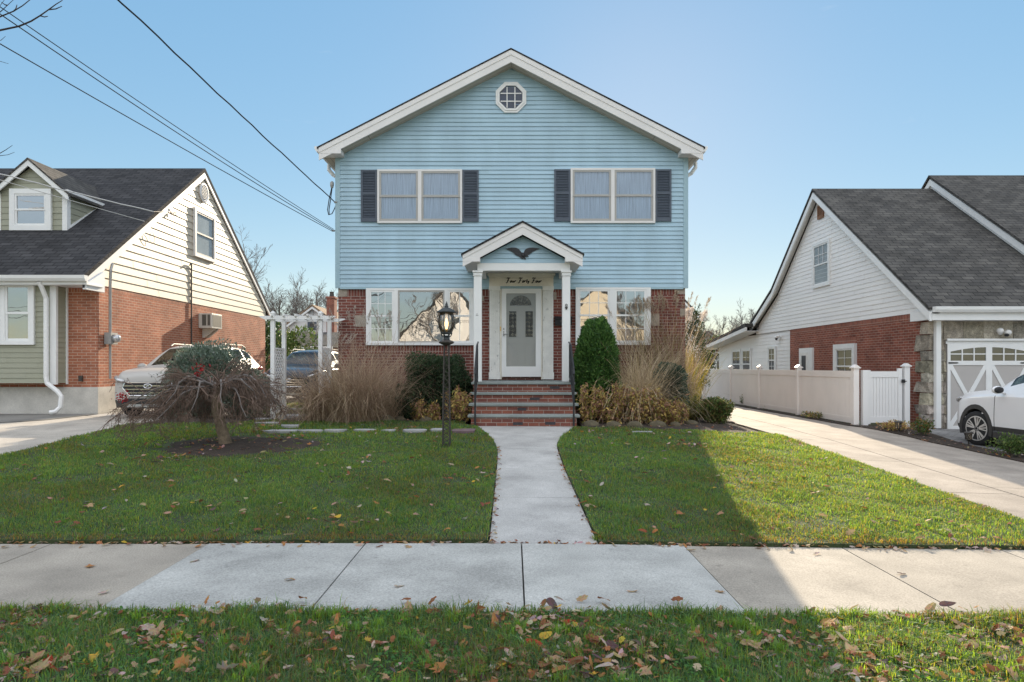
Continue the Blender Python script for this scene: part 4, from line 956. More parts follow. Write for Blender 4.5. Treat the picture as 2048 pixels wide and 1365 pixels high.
# ---------------------------------------------------------------- white vinyl fence and gate
FX = 8.1
fe = thing('vinyl_fence', 'white vinyl privacy fence running along the right driveway', 'fence', (FX, 22, .15))
ys = [16.16, 19.36, 22.4, 25.35, 28.9]; ft = 1.44
for i, y in enumerate(ys):
    z = gz(FX, y); mb = MB(); mb.box(FX - .065, FX + .065, y - .065, y + .065, z - .1, ft + .06); mb.box(FX - .095, FX + .095, y - .095, y + .095, ft + .061, ft + .085); mb.prism([(FX - .085, ft + .086), (FX + .085, ft + .086), (FX, ft + .15)], 'y', y - .085, y + .085); obj('post', mb, M['fence'], fe)
for (a, b) in zip(ys[:-1], ys[1:]):
    z = gz(FX, (a + b) / 2); mb = MB(); a += .066; b -= .066
    mb.box(FX - .03, FX + .03, a, b, ft - .16, ft); mb.box(FX - .03, FX + .03, a, b, z + .03, z + .17)
    n = 17; w = (b - a) / n
    for k in range(n): mb.box(FX - .018, FX + .018, a + k * w + .004, a + (k + 1) * w - .004, z + .171, ft - .161)
    mb.box(FX - .006, FX + .006, a, b, z + .171, ft - .161)
    obj('panel', mb, M['fence'], fe)
gt = thing('vinyl_gate', 'white vinyl gate between the fence and the stone house corner', 'gate', (8.75, 16.1, gz(8.75, 16.1)))
yg = 16.1; z = gz(8.8, yg)
for x in (FX + .19, 9.27):
    mb = MB(); mb.box(x - .06, x + .06, yg - .06, yg + .06, z - .1, ft + (.10 if x > 9 else .02))
    if x > 9: mb.box(x - .09, x + .09, yg - .09, yg + .09, ft + .101, ft + .125); mb.prism([(x - .08, ft + .126), (x + .08, ft + .126), (x, ft + .18)], 'y', yg - .08, yg + .08)
    obj('post', mb, M['plastic'], gt)
a, b = FX + .27, 9.10; mb = MB()
mb.box(a - .01, a + .05, yg - .03, yg + .03, z + .05, ft + .02); mb.box(b - .03, b + .06, yg - .035, yg + .035, z + .05, ft + .06)
mb.box(a + .05, b - .03, yg - .03, yg + .03, ft - .15, ft - .01); mb.box(a + .05, b - .03, yg - .03, yg + .03, z + .08, z + .22)
n = 9; w = (b - a - .08) / n
for k in range(n): mb.box(a + .05 + k * w + .006, a + .05 + (k + 1) * w - .006, yg - .016, yg + .016, z + .221, ft - .151)
mb.box(a + .05, b - .03, yg - .004, yg + .004, z + .221, ft - .151)
obj('gate_leaf', mb, M['plastic'], gt)
mb = MB(); mb.box(9.13, 9.21, yg - .075, yg - .062, 1.16, 1.24); mb.tube([(9.12, yg - .08, 1.2), (9.24, yg - .08, 1.2)], .01, 5); obj('latch', mb, M['black'], gt)
# ---------------------------------------------------------------- arbor
ar = thing('garden_arbor', 'white garden arbor with lattice sides over the flagstone path', 'arbor', (-4.72, 15.25, .42))
for (x, y) in ((-5.24, 14.9), (-4.20, 14.9), (-5.24, 15.62), (-4.20, 15.62)):
    mb = MB(); mb.box(x - .042, x + .042, y - .042, y + .042, .35, 2.70); obj('post', mb, M['white'], ar)
    if y < 15: mb = MB(); mb.box(x - .055, x + .055, y - .055, y + .055, 2.701, 2.72); mb.prism([(x - .042, 2.721), (x + .042, 2.721), (x, 2.76)], 'y', y - .042, y + .042); obj('finial', mb, M['white'], ar)
for y in (14.83, 15.69):
    mb = MB(); mb.prism([(-5.50, 2.62), (-5.40, 2.57), (-4.02, 2.57), (-3.86, 2.62), (-3.86, 2.645), (-5.50, 2.645)], 'y', y - .018, y + .018); obj('top_beam', mb, M['white'], ar)
for k in range(5):
    x = -5.22 + k * .255; mb = MB(); mb.prism([(14.76, 2.645), (14.80, 2.61), (15.74, 2.61), (15.80, 2.645), (15.80, 2.685), (14.76, 2.685)], 'x', x - .02, x + .02); obj('rafter', mb, M['white'], ar)
for x in (-5.24, -4.20):
    mb = MB(); y0, y1, z0, z1 = 14.952, 15.568, .55, 1.92; pitch = .13
    k = -12
    while k < 24:
        for s in (1, -1):
            c0 = y0 + k * pitch; pts = []
            ya, za, yb, zb_ = (c0, z0, c0 + (z1 - z0), z1) if s > 0 else (c0, z1, c0 + (z1 - z0), z0)
            t0 = max(0, (y0 - ya) / (yb - ya)); t1 = min(1, (y1 - ya) / (yb - ya))
            if t1 - t0 > .02:
                p = (ya + (yb - ya) * t0, za + (zb_ - za) * t0); q = (ya + (yb - ya) * t1, za + (zb_ - za) * t1)
                mb.prism([(p[0], p[1] - .026), (q[0], q[1] - .026), (q[0], q[1] + .026), (p[0], p[1] + .026)], 'x', x + (-.012 if s > 0 else .001), x + (-.001 if s > 0 else .012))
        k += 1
    mb.box(x - .02, x + .02, y0, y1, z0 - .04, z0); mb.box(x - .02, x + .02, y0, y1, z1, z1 + .04)
    obj('lattice', mb, M['white'], ar)
# ---------------------------------------------------------------- lamp post
lp = PG(893, 897); lx, ly, lz = lp
lt = thing('lamp_post', 'dark metal lattice lamp post with a lit glass lantern on the front lawn', 'lamp post', lp)
zt = ZC + (HY - 687) * ly / F
mb = MB()
for (sx, sy) in ((-1, -1), (1, -1), (1, 1), (-1, 1)):
    mb.tube([(lx + sx * .055, ly + sy * .055, lz - .05), (lx + sx * .052, ly + sy * .052, lz + .6), (lx + sx * .034, ly + sy * .034, zt)], .010, 6)
obj('pole', mb, M['oldmetal'], lt)
mb = MB(); n = 26
for k in range(n):
    z0 = lz + .03 + (zt - lz - .1) * k / n; z1 = lz + .03 + (zt - lz - .1) * (k + 1) / n; f = .052 - .018 * k / n
    for (ax, sg) in ((0, -1), (0, 1), (1, -1), (1, 1)):
        s = 1 if k % 2 else -1
        for s2 in ((s, -s) if k < 15 else (s,)):
            A = (lx + f * s2, ly + f * sg, z0) if ax == 0 else (lx + f * sg, ly + f * s2, z0); B = (lx - f * s2, ly + f * sg, z1) if ax == 0 else (lx + f * sg, ly - f * s2, z1)
            mb.tube([A, B], .0045, 4)
obj('lattice', mb, M['oldmetal'], lt)
mb = MB(); mb.lathe([(.05, -.03), (.115, 0), (.125, .02), (.10, .035), (.06, .05)], (lx, ly, zt), 16); obj('collar_plate', mb, M['oldmetal'], lt)
mb = MB(); mb.lathe([(.045, .04), (.05, .06), (.046, .085), (.03, .10), (.03, .115), (.05, .12)], (lx, ly, zt), 14); obj('neck', mb, M['lampmetal'], lt)
zc = zt + .115; hgt = (668 - 627) * ly / F
mb = MB(); 
for k in range(6):
    a = k * math.pi / 3; mb.tube([(lx + r * math.cos(a), ly + r * math.sin(a), zc + h) for r, h in ((.02, -.03), (.07, .0), (.085, .05))], .008, 5)
mb.lathe([(.07, .03), (.088, .045), (.088, .06), (.06, .062)], (lx, ly, zc), 14); obj('basket', mb, M['lampmetal'], lt)
zg = zc + .045
prof = [(.075, 0), (.118, .10), (.125, .17), (.115, .25), (.095, .32)]
mb = MB(); mb.lathe(prof, (lx, ly, zg), 18); obj('lantern_glass', mb, M['lampglass'], lt, smooth=True)
mb = MB()
for k in range(6):
    a = k * math.pi / 3 + .3; mb.tube([(lx + (r + .004) * math.cos(a), ly + (r + .004) * math.sin(a), zg + h) for r, h in prof], .0075, 5)
mb.lathe([(.1, .315), (.108, .325), (.1, .335)], (lx, ly, zg), 14); obj('lantern_rib', mb, M['lampmetal'], lt)
mb = MB(); mb.lathe([(.152, .322), (.148, .336), (.11, .365), (.07, .39), (.034, .40), (.028, .412), (.034, .424), (.018, .438), (.024, .45), (.011, .47), (.004, .50)], (lx, ly, zg), 16); obj('lantern_cap', mb, M['lampmetal'], lt, smooth=True)
mb = MB(); mb.lathe([(.012, .06), (.028, .12), (.03, .16), (.016, .21), (.004, .24)], (lx, ly, zg), 10); obj('bulb', mb, M['bulb'], lt, smooth=True)
mb = MB(); mb.lathe([(.02, .0), (.02, .06)], (lx, ly, zg), 8); obj('candle_holder', mb, M['brass'], lt)
# ================================================================= terrain and paving
def sheet(ys, xl, xr, nx, dz, skirt=0.0, col=None, mb=None):
    "a strip of terrain between two curves xl(y) and xr(y), dz above the terrain"
    mb = mb or MB()
    if col: mb.col = col
    n = nx + 1; V = []
    for y in ys:
        a, b = xl(y), xr(y)
        for i in range(n):
            x = a + (b - a) * i / nx; V.append((x, y, gz(x, y) + dz))
    Fs = [(r * n + i, r * n + i + 1, (r + 1) * n + i + 1, (r + 1) * n + i) for r in range(len(ys) - 1) for i in range(nx)]
    if skirt:
        m = len(V)
        loop = [i for i in range(n)] + [r * n + nx for r in range(1, len(ys))] + [(len(ys) - 1) * n + i for i in range(nx - 1, -1, -1)] + [r * n for r in range(len(ys) - 2, 0, -1)]
        for i in loop: v = V[i]; V.append((v[0], v[1], v[2] - skirt))
        k = len(loop)
        Fs += [(loop[i], m + i, m + (i + 1) % k, loop[(i + 1) % k]) for i in range(k)]
    return mb.raw(V, Fs)
def lin(a, b, n): return [a + (b - a) * i / n for i in range(n + 1)]
def curve(pts):
    xs = [p[0] for p in pts]; vs = [p[1] for p in pts]
    return lambda y: float(np.interp(y, xs, vs))
def const(v): return lambda y: v
def struct(name, mb, m): return tag(obj(name, mb, m, recalc=False), kind='structure')
gxs = np.concatenate([[-220, -120, -60, -35], np.arange(-22, 22.1, 1.0), [35, 60, 120, 220]]); gys = np.concatenate([[-120, -60, -30, -12], np.arange(-8, 32.1, 1.0), [45, 70, 110, 180, 300]])
X, Y = np.meshgrid(gxs, gys); Z = g(X, Y) - 0.07
V = np.stack([X, Y, Z], -1).reshape(-1, 3); nx = len(gxs); ny = len(gys)
ii, jj = np.meshgrid(np.arange(nx - 1), np.arange(ny - 1)); a = (jj * nx + ii).ravel()
tag(npmesh('ground', V, np.stack([a, a + 1, a + 1 + nx, a + nx], 1), M['earth']), kind='structure')
struct('street', sheet(lin(-6.5, 1.55, 8), const(-60), const(60), 40, -.10 + .0), M['asphalt'])
struct('kerb', sheet([1.56, 1.72], const(-60), const(60), 60, .0, .14), M['conc'])
# sidewalk slabs
SY0, SY1 = 4.30, 5.95
struct('sidewalk_joint', sheet(lin(SY0 + .01, SY1 - .01, 2), const(-40), const(40), 60, -.022), M['joint'])
jx = [-40, -24, -12, -8.1, -6.75, -5.38, -4.02, -2.65, -1.285, .074, 1.49, 2.87, 4.25, 5.6, 7.0, 8.4, 12, 24, 40]
mb = MB()
for a, b in zip(jx[:-1], jx[1:]):
    new = -2.7 < a < 1.4
    t = rng.uniform(.95, 1.04)
    col = (.88 * t, .905 * t, .895 * t) if new else (.75 * t, .69 * t, .605 * t)
    w = .006
    sheet(lin(SY0, SY1, 6), const(a + w), const(b - w), 6, .006 if new else .0, .05, col, mb)
struct('sidewalk', mb, M['conc'])
WLE = curve([(5.9, -.205), (7.52, -.209), (9.2, -.215), (10.18, -.228), (10.78, -.25), (11.2, -.29), (11.59, -.345), (12.0, -.43), (12.52, -.535), (13.24, -.70)])
WRE = curve([(5.9, .745), (6.32, .736), (9.19, .69), (10.78, .695), (11.2, .72), (11.48, .76), (11.9, .85), (12.3, .95), (12.95, 1.14), (13.24, 1.22)])
mb = MB()
for a, b in ((SY1 + .006, 7.6), (7.61, 9.14), (9.15, 10.7), (10.71, 13.2)):
    t = rng.uniform(.98, 1.03); sheet(lin(a, b, 10), WLE, WRE, 6, .002, .05, (.90 * t, .91 * t, .915 * t), mb)
struct('walkway', mb, M['conc'])
struct('walkway_joint', sheet(lin(SY1, 13.2, 20), WLE, WRE, 2, -.02), M['joint'])
# driveways
mb = MB()
for a, b in ((5.97, 9.0), (9.01, 12.2), (12.21, 15.6)):
    sheet(lin(a, b, 8), const(-9.62), const(-7.52), 5, -.005, .04, (.92, .86, .78), mb); sheet(lin(a, b, 8), const(-13), const(-9.63), 4, -.007, .04, (.88, .83, .76), mb)
sheet(lin(13.3, 30, 8), const(-7.51), const(-6.55), 3, -.008, .03, (.95, .93, .9), mb); sheet(lin(15.61, 40, 12), const(-9.74), const(-7.52), 3, -.006, .03, (.95, .93, .9), mb)
struct('left_driveway', mb, M['conc'])
struct('stained_drive_patch', sheet(lin(13.75, 16.05, 6), curve([(13.75, -13), (16.05, -13)]), curve([(13.75, -10.6), (14.3, -9.95), (16.05, -9.75)]), 6, .004), M['olddrive'])
DR = curve([(4.3, 8.3), (11.1, 8.3), (13, 8.36), (14.3, 8.40), (15.2, 8.1), (16, 7.82), (40, 7.7)])
mb = MB()
cuts = [5.97, 8.3, 10.6, 12.9, 15.2, 17.6, 20, 23, 27, 33, 40]
for a, b in zip(cuts[:-1], cuts[1:]):
    t = rng.uniform(.95, 1.03); sheet(lin(a, b - .018, 6), const(5.18), const(6.065), 4, -.004, .03, (.73 * t, .65 * t, .575 * t), mb); t = rng.uniform(.95, 1.03); sheet(lin(a + .4, b + .388, 6), const(6.095), DR, 5, -.006, .03, (.73 * t, .65 * t, .575 * t), mb)
struct('right_driveway', mb, M['conc'])
struct('driveway_joint', sheet(lin(5.97, 40, 30), const(5.18), const(7.7), 5, -.03), M['joint'])
struct('paver_apron', sheet(lin(6.5, 15.88, 14), curve([(6.5, 9.0), (13, 8.95), (14.4, 9.15), (15.9, 9.2)]), const(16), 8, .0), M['paver'])
mb = sheet(lin(6.2, 16.0, 20), lambda y: DR(y) + .01, curve([(6.2, 8.98), (13, 8.93), (14.4, 9.13), (16, 9.18)]), 3, .012, .05); sheet(lin(16.01, 30, 14), lambda y: DR(y) + .01, const(8.08), 2, .01, .05, None, mb)
struct('flower_bed', mb, M['soil'])
mb = sheet(lin(13.9, 15.84, 8), const(-4.75), const(-.92), 12, .03, .06); sheet(lin(13.02, 15.84, 8), const(1.33), const(4.85), 12, .03, .06, None, mb); sheet(lin(15.85, 27, 8), const(4.05), const(5.15), 3, .02, .05, None, mb)
sheet(lin(13.42, 15.6, 6), const(-7.35), const(-5.45), 5, .03, .06, None, mb)
struct('garden_bed', mb, M['soil'])
# ---------------------------------------------------------------- turf
def inpoly(poly, x, y):
    r = np.zeros(x.shape, bool); n = len(poly)
    for i in range(n):
        (x0, y0), (x1, y1) = poly[i], poly[(i + 1) % n]
        if y0 == y1: continue
        c = ((y0 > y) != (y1 > y)) & (x < (x1 - x0) * (y - y0) / (y1 - y0) + x0); r ^= c
    return r
wl = [(WLE(y) - .012, y) for y in lin(5.99, 13.1, 20)]; wr = [(WRE(y) + .012, y) for y in lin(5.99, 12.95, 20)]
LEFT = [(-7.5, 5.99)] + wl + [(-.92, 13.3), (-1.0, 13.85), (-2.4, 13.92), (-4.3, 13.88), (-4.75, 14.05), (-5.4, 14.2), (-5.5, 13.45), (-6.3, 13.4), (-7.3, 13.42), (-7.5, 13.2)]
RIGHT = [(5.16, 5.99)] + [(5.16, 13.3), (4.9, 13.3), (4.4, 13.02), (1.32, 13.0)] + wr[::-1]
STRIP = [(-16, 1.74), (16, 1.74), (16, 4.30), (-16, 4.30)]
BACK = [(-6.5, 15.75), (-4.2, 15.75), (-4.2, 28), (-6.5, 28)]
def lawn(name, poly, dz=.02, skirt=.07):
    "a turf sheet cut to an outline: fine grid plus a soil edge round the rim"
    xs = [p[0] for p in poly]; ys_ = [p[1] for p in poly]
    me = bpy.data.meshes.new(name); bm = bmesh.new()
    dens = []
    for (a, b) in zip(poly, poly[1:] + poly[:1]):
        n = max(1, int(math.hypot(b[0] - a[0], b[1] - a[1]) / .22))
        for k in range(n): t = k / n; dens.append((a[0] + (b[0] - a[0]) * t + rng.gauss(0, .008), a[1] + (b[1] - a[1]) * t + rng.gauss(0, .008)))
    vs = [bm.verts.new((x, y, 0)) for x, y in dens]
    f = bm.faces.new(vs); bmesh.ops.triangulate(bm, faces=[f])
    for _ in range(2): bmesh.ops.subdivide_edges(bm, edges=[e for e in bm.edges if e.calc_length() > .6], cuts=1)
    bmesh.ops.triangulate(bm, faces=bm.faces)
    rim = [e for e in bm.edges if len(e.link_faces) == 1]
    ex = bmesh.ops.extrude_edge_only(bm, edges=rim)['geom']
    low = {v for v in ex if isinstance(v, bmesh.types.BMVert)}
    for v in bm.verts: v.co.z = gz(v.co.x, v.co.y) + (dz - skirt if v in low else dz)
    bmesh.ops.recalc_face_normals(bm, faces=bm.faces); bm.to_mesh(me); bm.free()
    me.materials.append(M['lawnbase']); o = bpy.data.objects.new(name, me); setup(o, None)
    return tag(o, kind='structure')
lawn('lawn', LEFT, .024); lawn('lawn', RIGHT, .024); lawn('lawn', STRIP, .0); lawn('lawn', BACK, .02)
RING = (-4.35, 10.85, 1.25, .95)
mb = MB(); V = [(RING[0], RING[1], gz(RING[0], RING[1]) + .06)]
for k in range(40):
    a = 2 * math.pi * k / 40; q = 1 + .09 * math.sin(3 * a + 1) + .06 * math.sin(7 * a)
    x, y = RING[0] + RING[2] * q * math.cos(a), RING[1] + RING[3] * q * math.sin(a); V.append((x, y, gz(x, y) + .022))
mb.raw(V, [(0, 1 + k, 1 + (k + 1) % 40) for k in range(40)]); struct('mulch_ring', mb, M['soil'])
def patch(x, y):
    return .5 + .22 * np.sin(1.7 * x + 1.3 * np.sin(1.1 * y)) + .18 * np.sin(2.9 * y + 1.9 * np.sin(1.3 * x + 2)) + .10 * np.sin(7.3 * x + 5.1 * y)
def blades(name, polys, label=None, excl=True, tufts=()):
    PT = []; HH = []
    for (poly, xr_, yr_, dens, h0, h1, w, dz) in polys:
        n = int((xr_[1] - xr_[0]) * (yr_[1] - yr_[0]) * dens)
        x = nr.uniform(*xr_, n); y = nr.uniform(*yr_, n); k = inpoly(poly, x, y)
        pt_ = patch(x * 2.3, y * 2.3)
        k &= nr.uniform(0, 1, n) < np.clip(.28 + 1.25 * pt_, .15, 1)
        if excl: 
            rx = (x - RING[0]) / RING[2]; ryy = (y - RING[1]) / RING[3]; d = rx * rx + ryy * ryy
            k &= ~((d < 1.0) & (nr.uniform(0, 1, n) > .02)) & ~((d < 2.0) & (nr.uniform(0, 1, n) > .55))
        x, y = x[k], y[k]; PT.append(np.stack([x, y, g(x, y) + dz], 1))
        hh = nr.uniform(h0, h1, len(x)) * (.45 + 1.05 * patch(x * 3.1 + 5, y * 3.1)); HH.append(np.stack([hh, np.full(len(x), w)], 1))
    nb = sum(map(len, PT))
    for (poly, xr_, yr_, nt_, hh_, w_) in tufts:
        for _ in range(nt_):
            cx_, cy_ = nr.uniform(*xr_), nr.uniform(*yr_)
            if not inpoly(poly, np.array([cx_]), np.array([cy_]))[0]: continue
            m_ = int(nr.uniform(25, 70)); q_ = np.stack([cx_ + nr.normal(0, .025, m_), cy_ + nr.normal(0, .022, m_)], 1); PT.append(np.concatenate([q_, (g(q_[:, 0], q_[:, 1]) + .005)[:, None]], 1)); HH.append(np.stack([nr.uniform(.6, 1.15, m_) * hh_, np.full(m_, w_)], 1))
    p = np.concatenate(PT); h, w = np.concatenate(HH).T; n = len(p); istuft = np.arange(n) >= nb
    a = nr.uniform(0, 2 * np.pi, n); b = a + np.pi / 2 + nr.normal(0, .5, n); lean = np.abs(nr.normal(0, .8, n)) * h
    d = np.stack([np.cos(b), np.sin(b), np.zeros(n)], 1); s = np.stack([np.cos(a), np.sin(a), np.zeros(n)], 1)
    w = w * nr.uniform(.6, 1.3, n)
    up = np.array([0, 0, 1.0])
    m = p + d * (lean * .3)[:, None] + up * (h * .62)[:, None]; t = p + d * lean[:, None] + up * (h * nr.uniform(.6, 1.0, n))[:, None]
    V = np.stack([p - s * (w / 2)[:, None], p + s * (w / 2)[:, None], m + s * (w * .42)[:, None], m - s * (w * .42)[:, None], t], 1).reshape(-1, 3)
    i = np.arange(n)[:, None] * 5
    c = np.array([[.058, .150, .076], [.082, .194, .086], [.106, .218, .092], [.044, .112, .066], [.175, .235, .10], [.104, .176, .115]])[nr.integers(0, 6, n)]
    q = patch(p[:, 0], p[:, 1])[:, None]; c = c * (.8 + .4 * q) * nr.uniform(.75, 1.25, (n, 1))
    c[istuft] = np.array([.115, .24, .08]) * nr.uniform(.75, 1.3, (istuft.sum(), 1))
    dead = nr.uniform(0, 1, n) < (.05 + .16 * (q[:, 0] < .38) + .4 * ((p[:, 1] > 5.9) & (p[:, 1] < 6.12))); c[dead] = np.array([.17, .15, .105]) * nr.uniform(.6, 1.2, (dead.sum(), 1))
    o = npmesh(name, V, [i + np.array([[0, 1, 2, 3]]), i + np.array([[3, 2, 4]])], M['grassblade'], fcol=np.concatenate([c, c]))
    return tag(o, label, 'grass', kind='stuff')
blades('grass', [(STRIP, (-3.8, 3.8), (3.0, 4.34), 9500, .035, .075, .0045, 0), (STRIP, (-7, 7), (1.8, 3.0), 1800, .04, .075, .006, 0), (STRIP, (-10, -3.8), (3.0, 4.34), 2600, .035, .075, .006, 0), (STRIP, (3.8, 10), (3.0, 4.34), 2600, .035, .075, .006, 0), (STRIP, (-3.8, 3.8), (4.22, 4.36), 5000, .05, .085, .005, 0)], 'short green grass of the verge strip nearest the camera', tufts=[(STRIP, (-3.5, 3.5), (3.2, 4.33), 130, .085, .005)])
blades('grass', [(LEFT, (-7.5, -.2), (5.99, 8.2), 6200, .025, .052, .0055, .02), (LEFT, (-7.5, -.2), (8.2, 10.6), 3800, .028, .055, .007, .02), (LEFT, (-7.5, -.2), (10.6, 14.3), 2500, .03, .058, .009, .02)], 'green lawn grass around the weeping maple left of the walkway', tufts=[(LEFT, (-7.4, -.3), (6.0, 13), 260, .06, .007)])
blades('grass', [(RIGHT, (.6, 5.2), (5.99, 8.2), 6200, .025, .052, .0055, .02), (RIGHT, (.6, 5.2), (8.2, 10.6), 3800, .028, .055, .007, .02), (RIGHT, (.6, 5.2), (10.6, 13.3), 2500, .03, .058, .009, .02)], 'lawn grass right of the walkway, half lit by the sun', excl=False, tufts=[(RIGHT, (.7, 5.1), (6.0, 13), 160, .06, .007)])
blades('grass', [(BACK, (-6.5, -4.2), (15.75, 24), 700, .05, .09, .014, .02)], 'sunlit grass behind the white arbor', excl=False)
def clover():
    x = nr.uniform(-3.6, 3.6, 26000); y = nr.uniform(3.1, 4.28, 26000); k = nr.uniform(0, 1, 26000) < np.clip(patch(x * 2.7 + 3, y * 2.7) * 1.6 - .75, 0, .9)
    x, y = x[k], y[k]; n = len(x); c = np.stack([x, y, g(x, y) + nr.uniform(.015, .045, n)], 1); a = nr.uniform(0, 6.28, n); r_ = nr.uniform(.005, .011, n); V = []
    t1, t2 = nr.normal(0, .35, n), nr.normal(0, .35, n)
    for q in range(5):
        b = a + q * 2 * np.pi / 5; V.append(c + np.stack([r_ * np.cos(b), r_ * np.sin(b), r_ * (np.cos(b) * t1 + np.sin(b) * t2)], 1))
    V = np.stack(V, 1).reshape(-1, 3); i = np.arange(n)[:, None] * 5
    cc = np.array([[.075, .20, .06], [.10, .24, .07], [.06, .165, .055]])[nr.integers(0, 3, n)] * nr.uniform(.8, 1.2, (n, 1))
    tag(npmesh('clover', V, i + np.arange(5)[None], M['grassblade'], fcol=cc), 'small round clover leaves among the verge grass', 'clover', kind='stuff')
clover()
# ---------------------------------------------------------------- stones
def stonemesh(r, seed, m, name, flat=False):
    rr = random.Random(seed); mb = MB()
    if not flat: mb.ell((0, 0, r[2] * .55), r, 10, 7, .14, rr)
    else:
        n = 9; pts = []
        for k in range(n):
            a = 2 * math.pi * k / n + rr.uniform(-.2, .2); q = rr.uniform(.8, 1.1); pts.append((r[0] * q * (abs(math.cos(a)) ** .7) * math.copysign(1, math.cos(a)), r[1] * q * (abs(math.sin(a)) ** .7) * math.copysign(1, math.sin(a))))
        mb.prism(pts, 'z', -.02, r[2])
    return mb
ROCKS = [(628, 838, .15, 'small mossy rock beside the flagstones at the arbor path'), (662, 842, .20, 'low brown rock at the foot of the big dry grass clump'), (700, 845, .24, 'flat brown rock below the dry grass, left of the pale round one'), (765, 846, .24, 'long low rock below the right side of the dry grass clump'), (798, 843, .17, 'pointed tan rock standing between dry grass and boxwood'), (850, 846, .16, 'half buried rock in front of the boxwood'), (372, 836, .26, 'large grey boulder behind the weeping maple crown'), (415, 832, .22, 'tan boulder in sunlight behind the maple trunk'), (468, 838, .24, 'pale grey boulder just right of the maple trunk'), (510, 838, .18, 'low grey rock between the maple trunk and the arbor'), (1183, 855, .22, 'mossy rock beside the lower right corner of the steps'), (1228, 857, .23, 'rounded rock under the dry hydrangeas near the steps'), (1270, 858, .24, 'green mossy rock under the middle hydrangea'), (1318, 857, .27, 'wide mossy rock below the blue-green bush'), (1385, 852, .22, 'grey rock at the right end of the flower bed'), (1352, 856, .17, 'small rock between the two bigger bed rocks at right'), (1470, 852, .08, 'little dark stone at the driveway edge beside the round shrub')]
for i, (px, py, r, lab) in enumerate(ROCKS):
    p = PG(px, py); rr = random.Random(i); r *= .78 if px > 1000 else .95; o = obj('rock', stonemesh((r, r * .75, r * rr.uniform(.5, .7)), i + 3, M['rock'], ''), M['rock'], smooth=False)
    o.location = (p.x, p.y + r * .6, p.z - r * .16); o.rotation_euler = (0, 0, rr.uniform(-.5, .5)); tag(o, lab, 'rock', 'rocks edging the flower beds')
    md = o.modifiers.new('sub', 'SUBSURF'); md.levels = md.render_levels = 1
FLAGS = [(564, 868, .30, .16, 'flagstone left of the row crossing the lawn, nearest the maple'), (620, 867.5, .25, .13, 'grey flagstone in the lawn row below the arbor opening'), (669, 866.5, .21, .13, 'grey flagstone in the lawn row below the dry grass clump'), (728, 866, .20, .12, 'sunken flagstone in the lawn row below the tan rock'), (829, 866.5, .21, .14, 'grey flagstone in the lawn row left of the lamp post'), (876, 865, .14, .14, 'small flagstone directly behind the lamp post foot'), (778, 867, .13, .12, 'narrow sunken flagstone in the middle of the lawn row'), (534, 851.5, .25, .13, 'pale flagstone at the near end of the arbor path'), (581, 857, .20, .12, 'flagstone of the arbor path, second from its near end'), (588, 836, .36, .30, 'big pale flagstone between the arbor posts'), (600, 822, .30, .30, 'flagstone behind the big one in the arbor'), (528, 843, .20, .14, 'flagstone beside the left arbor post foot'), (1285, 870, .2, .05, 'thin edging stone in front of the right rocks')]
for i, (px, py, a, b, lab) in enumerate(FLAGS):
    p = PG(px, py); o = obj('flagstone', stonemesh((a, b, .06), i + 20, M['flag'], '', True), M['flag'], bevel=.006); o.location = (p.x, p.y, p.z + .005); tag(o, lab, 'flagstone', 'flagstones set in the lawn')
p = PG(928, 867); o = obj('flagstone', stonemesh((.22, .24, .055), 77, M['flagp'], '', True), M['flagp'], bevel=.006); o.location = (p.x, p.y, p.z + .012); tag(o, 'purple flagstone beside the walkway, right end of the row', 'flagstone', 'flagstones set in the lawn')
# ================================================================= vegetation
def tube_batch(Pp, Rr, n=3):
    N, k, _ = Pp.shape
    T = np.gradient(Pp, axis=1); T /= np.linalg.norm(T, axis=2, keepdims=True) + 1e-9
    ref = np.where(np.abs(T[..., 2:3]) > .9, np.array([1., 0, 0]), np.array([0, 0, 1.]))
    U = np.cross(T, ref); U /= np.linalg.norm(U, axis=2, keepdims=True) + 1e-9; W = np.cross(T, U)
    a = 2 * np.pi * np.arange(n) / n
    V = Pp[:, :, None, :] + Rr[:, :, None, None] * (U[:, :, None, :] * np.cos(a)[None, None, :, None] + W[:, :, None, :] * np.sin(a)[None, None, :, None])
    base = (np.arange(N) * k * n)[:, None, None]; i = (np.arange(k - 1) * n)[None, :, None]; j = np.arange(n)[None, None, :]; j2 = (np.arange(n) + 1)[None, None, :] % n
    Fq = np.stack([base + i + j, base + i + j2, base + i + n + j2, base + i + n + j], -1).reshape(-1, 4)
    return V.reshape(-1, 3), Fq
def merge(parts):
    Vs, Fs, o = [], [], 0
    for V, Fq in parts: Vs.append(V); Fs.append(Fq + o); o += len(V)
    return np.concatenate(Vs), np.concatenate(Fs)
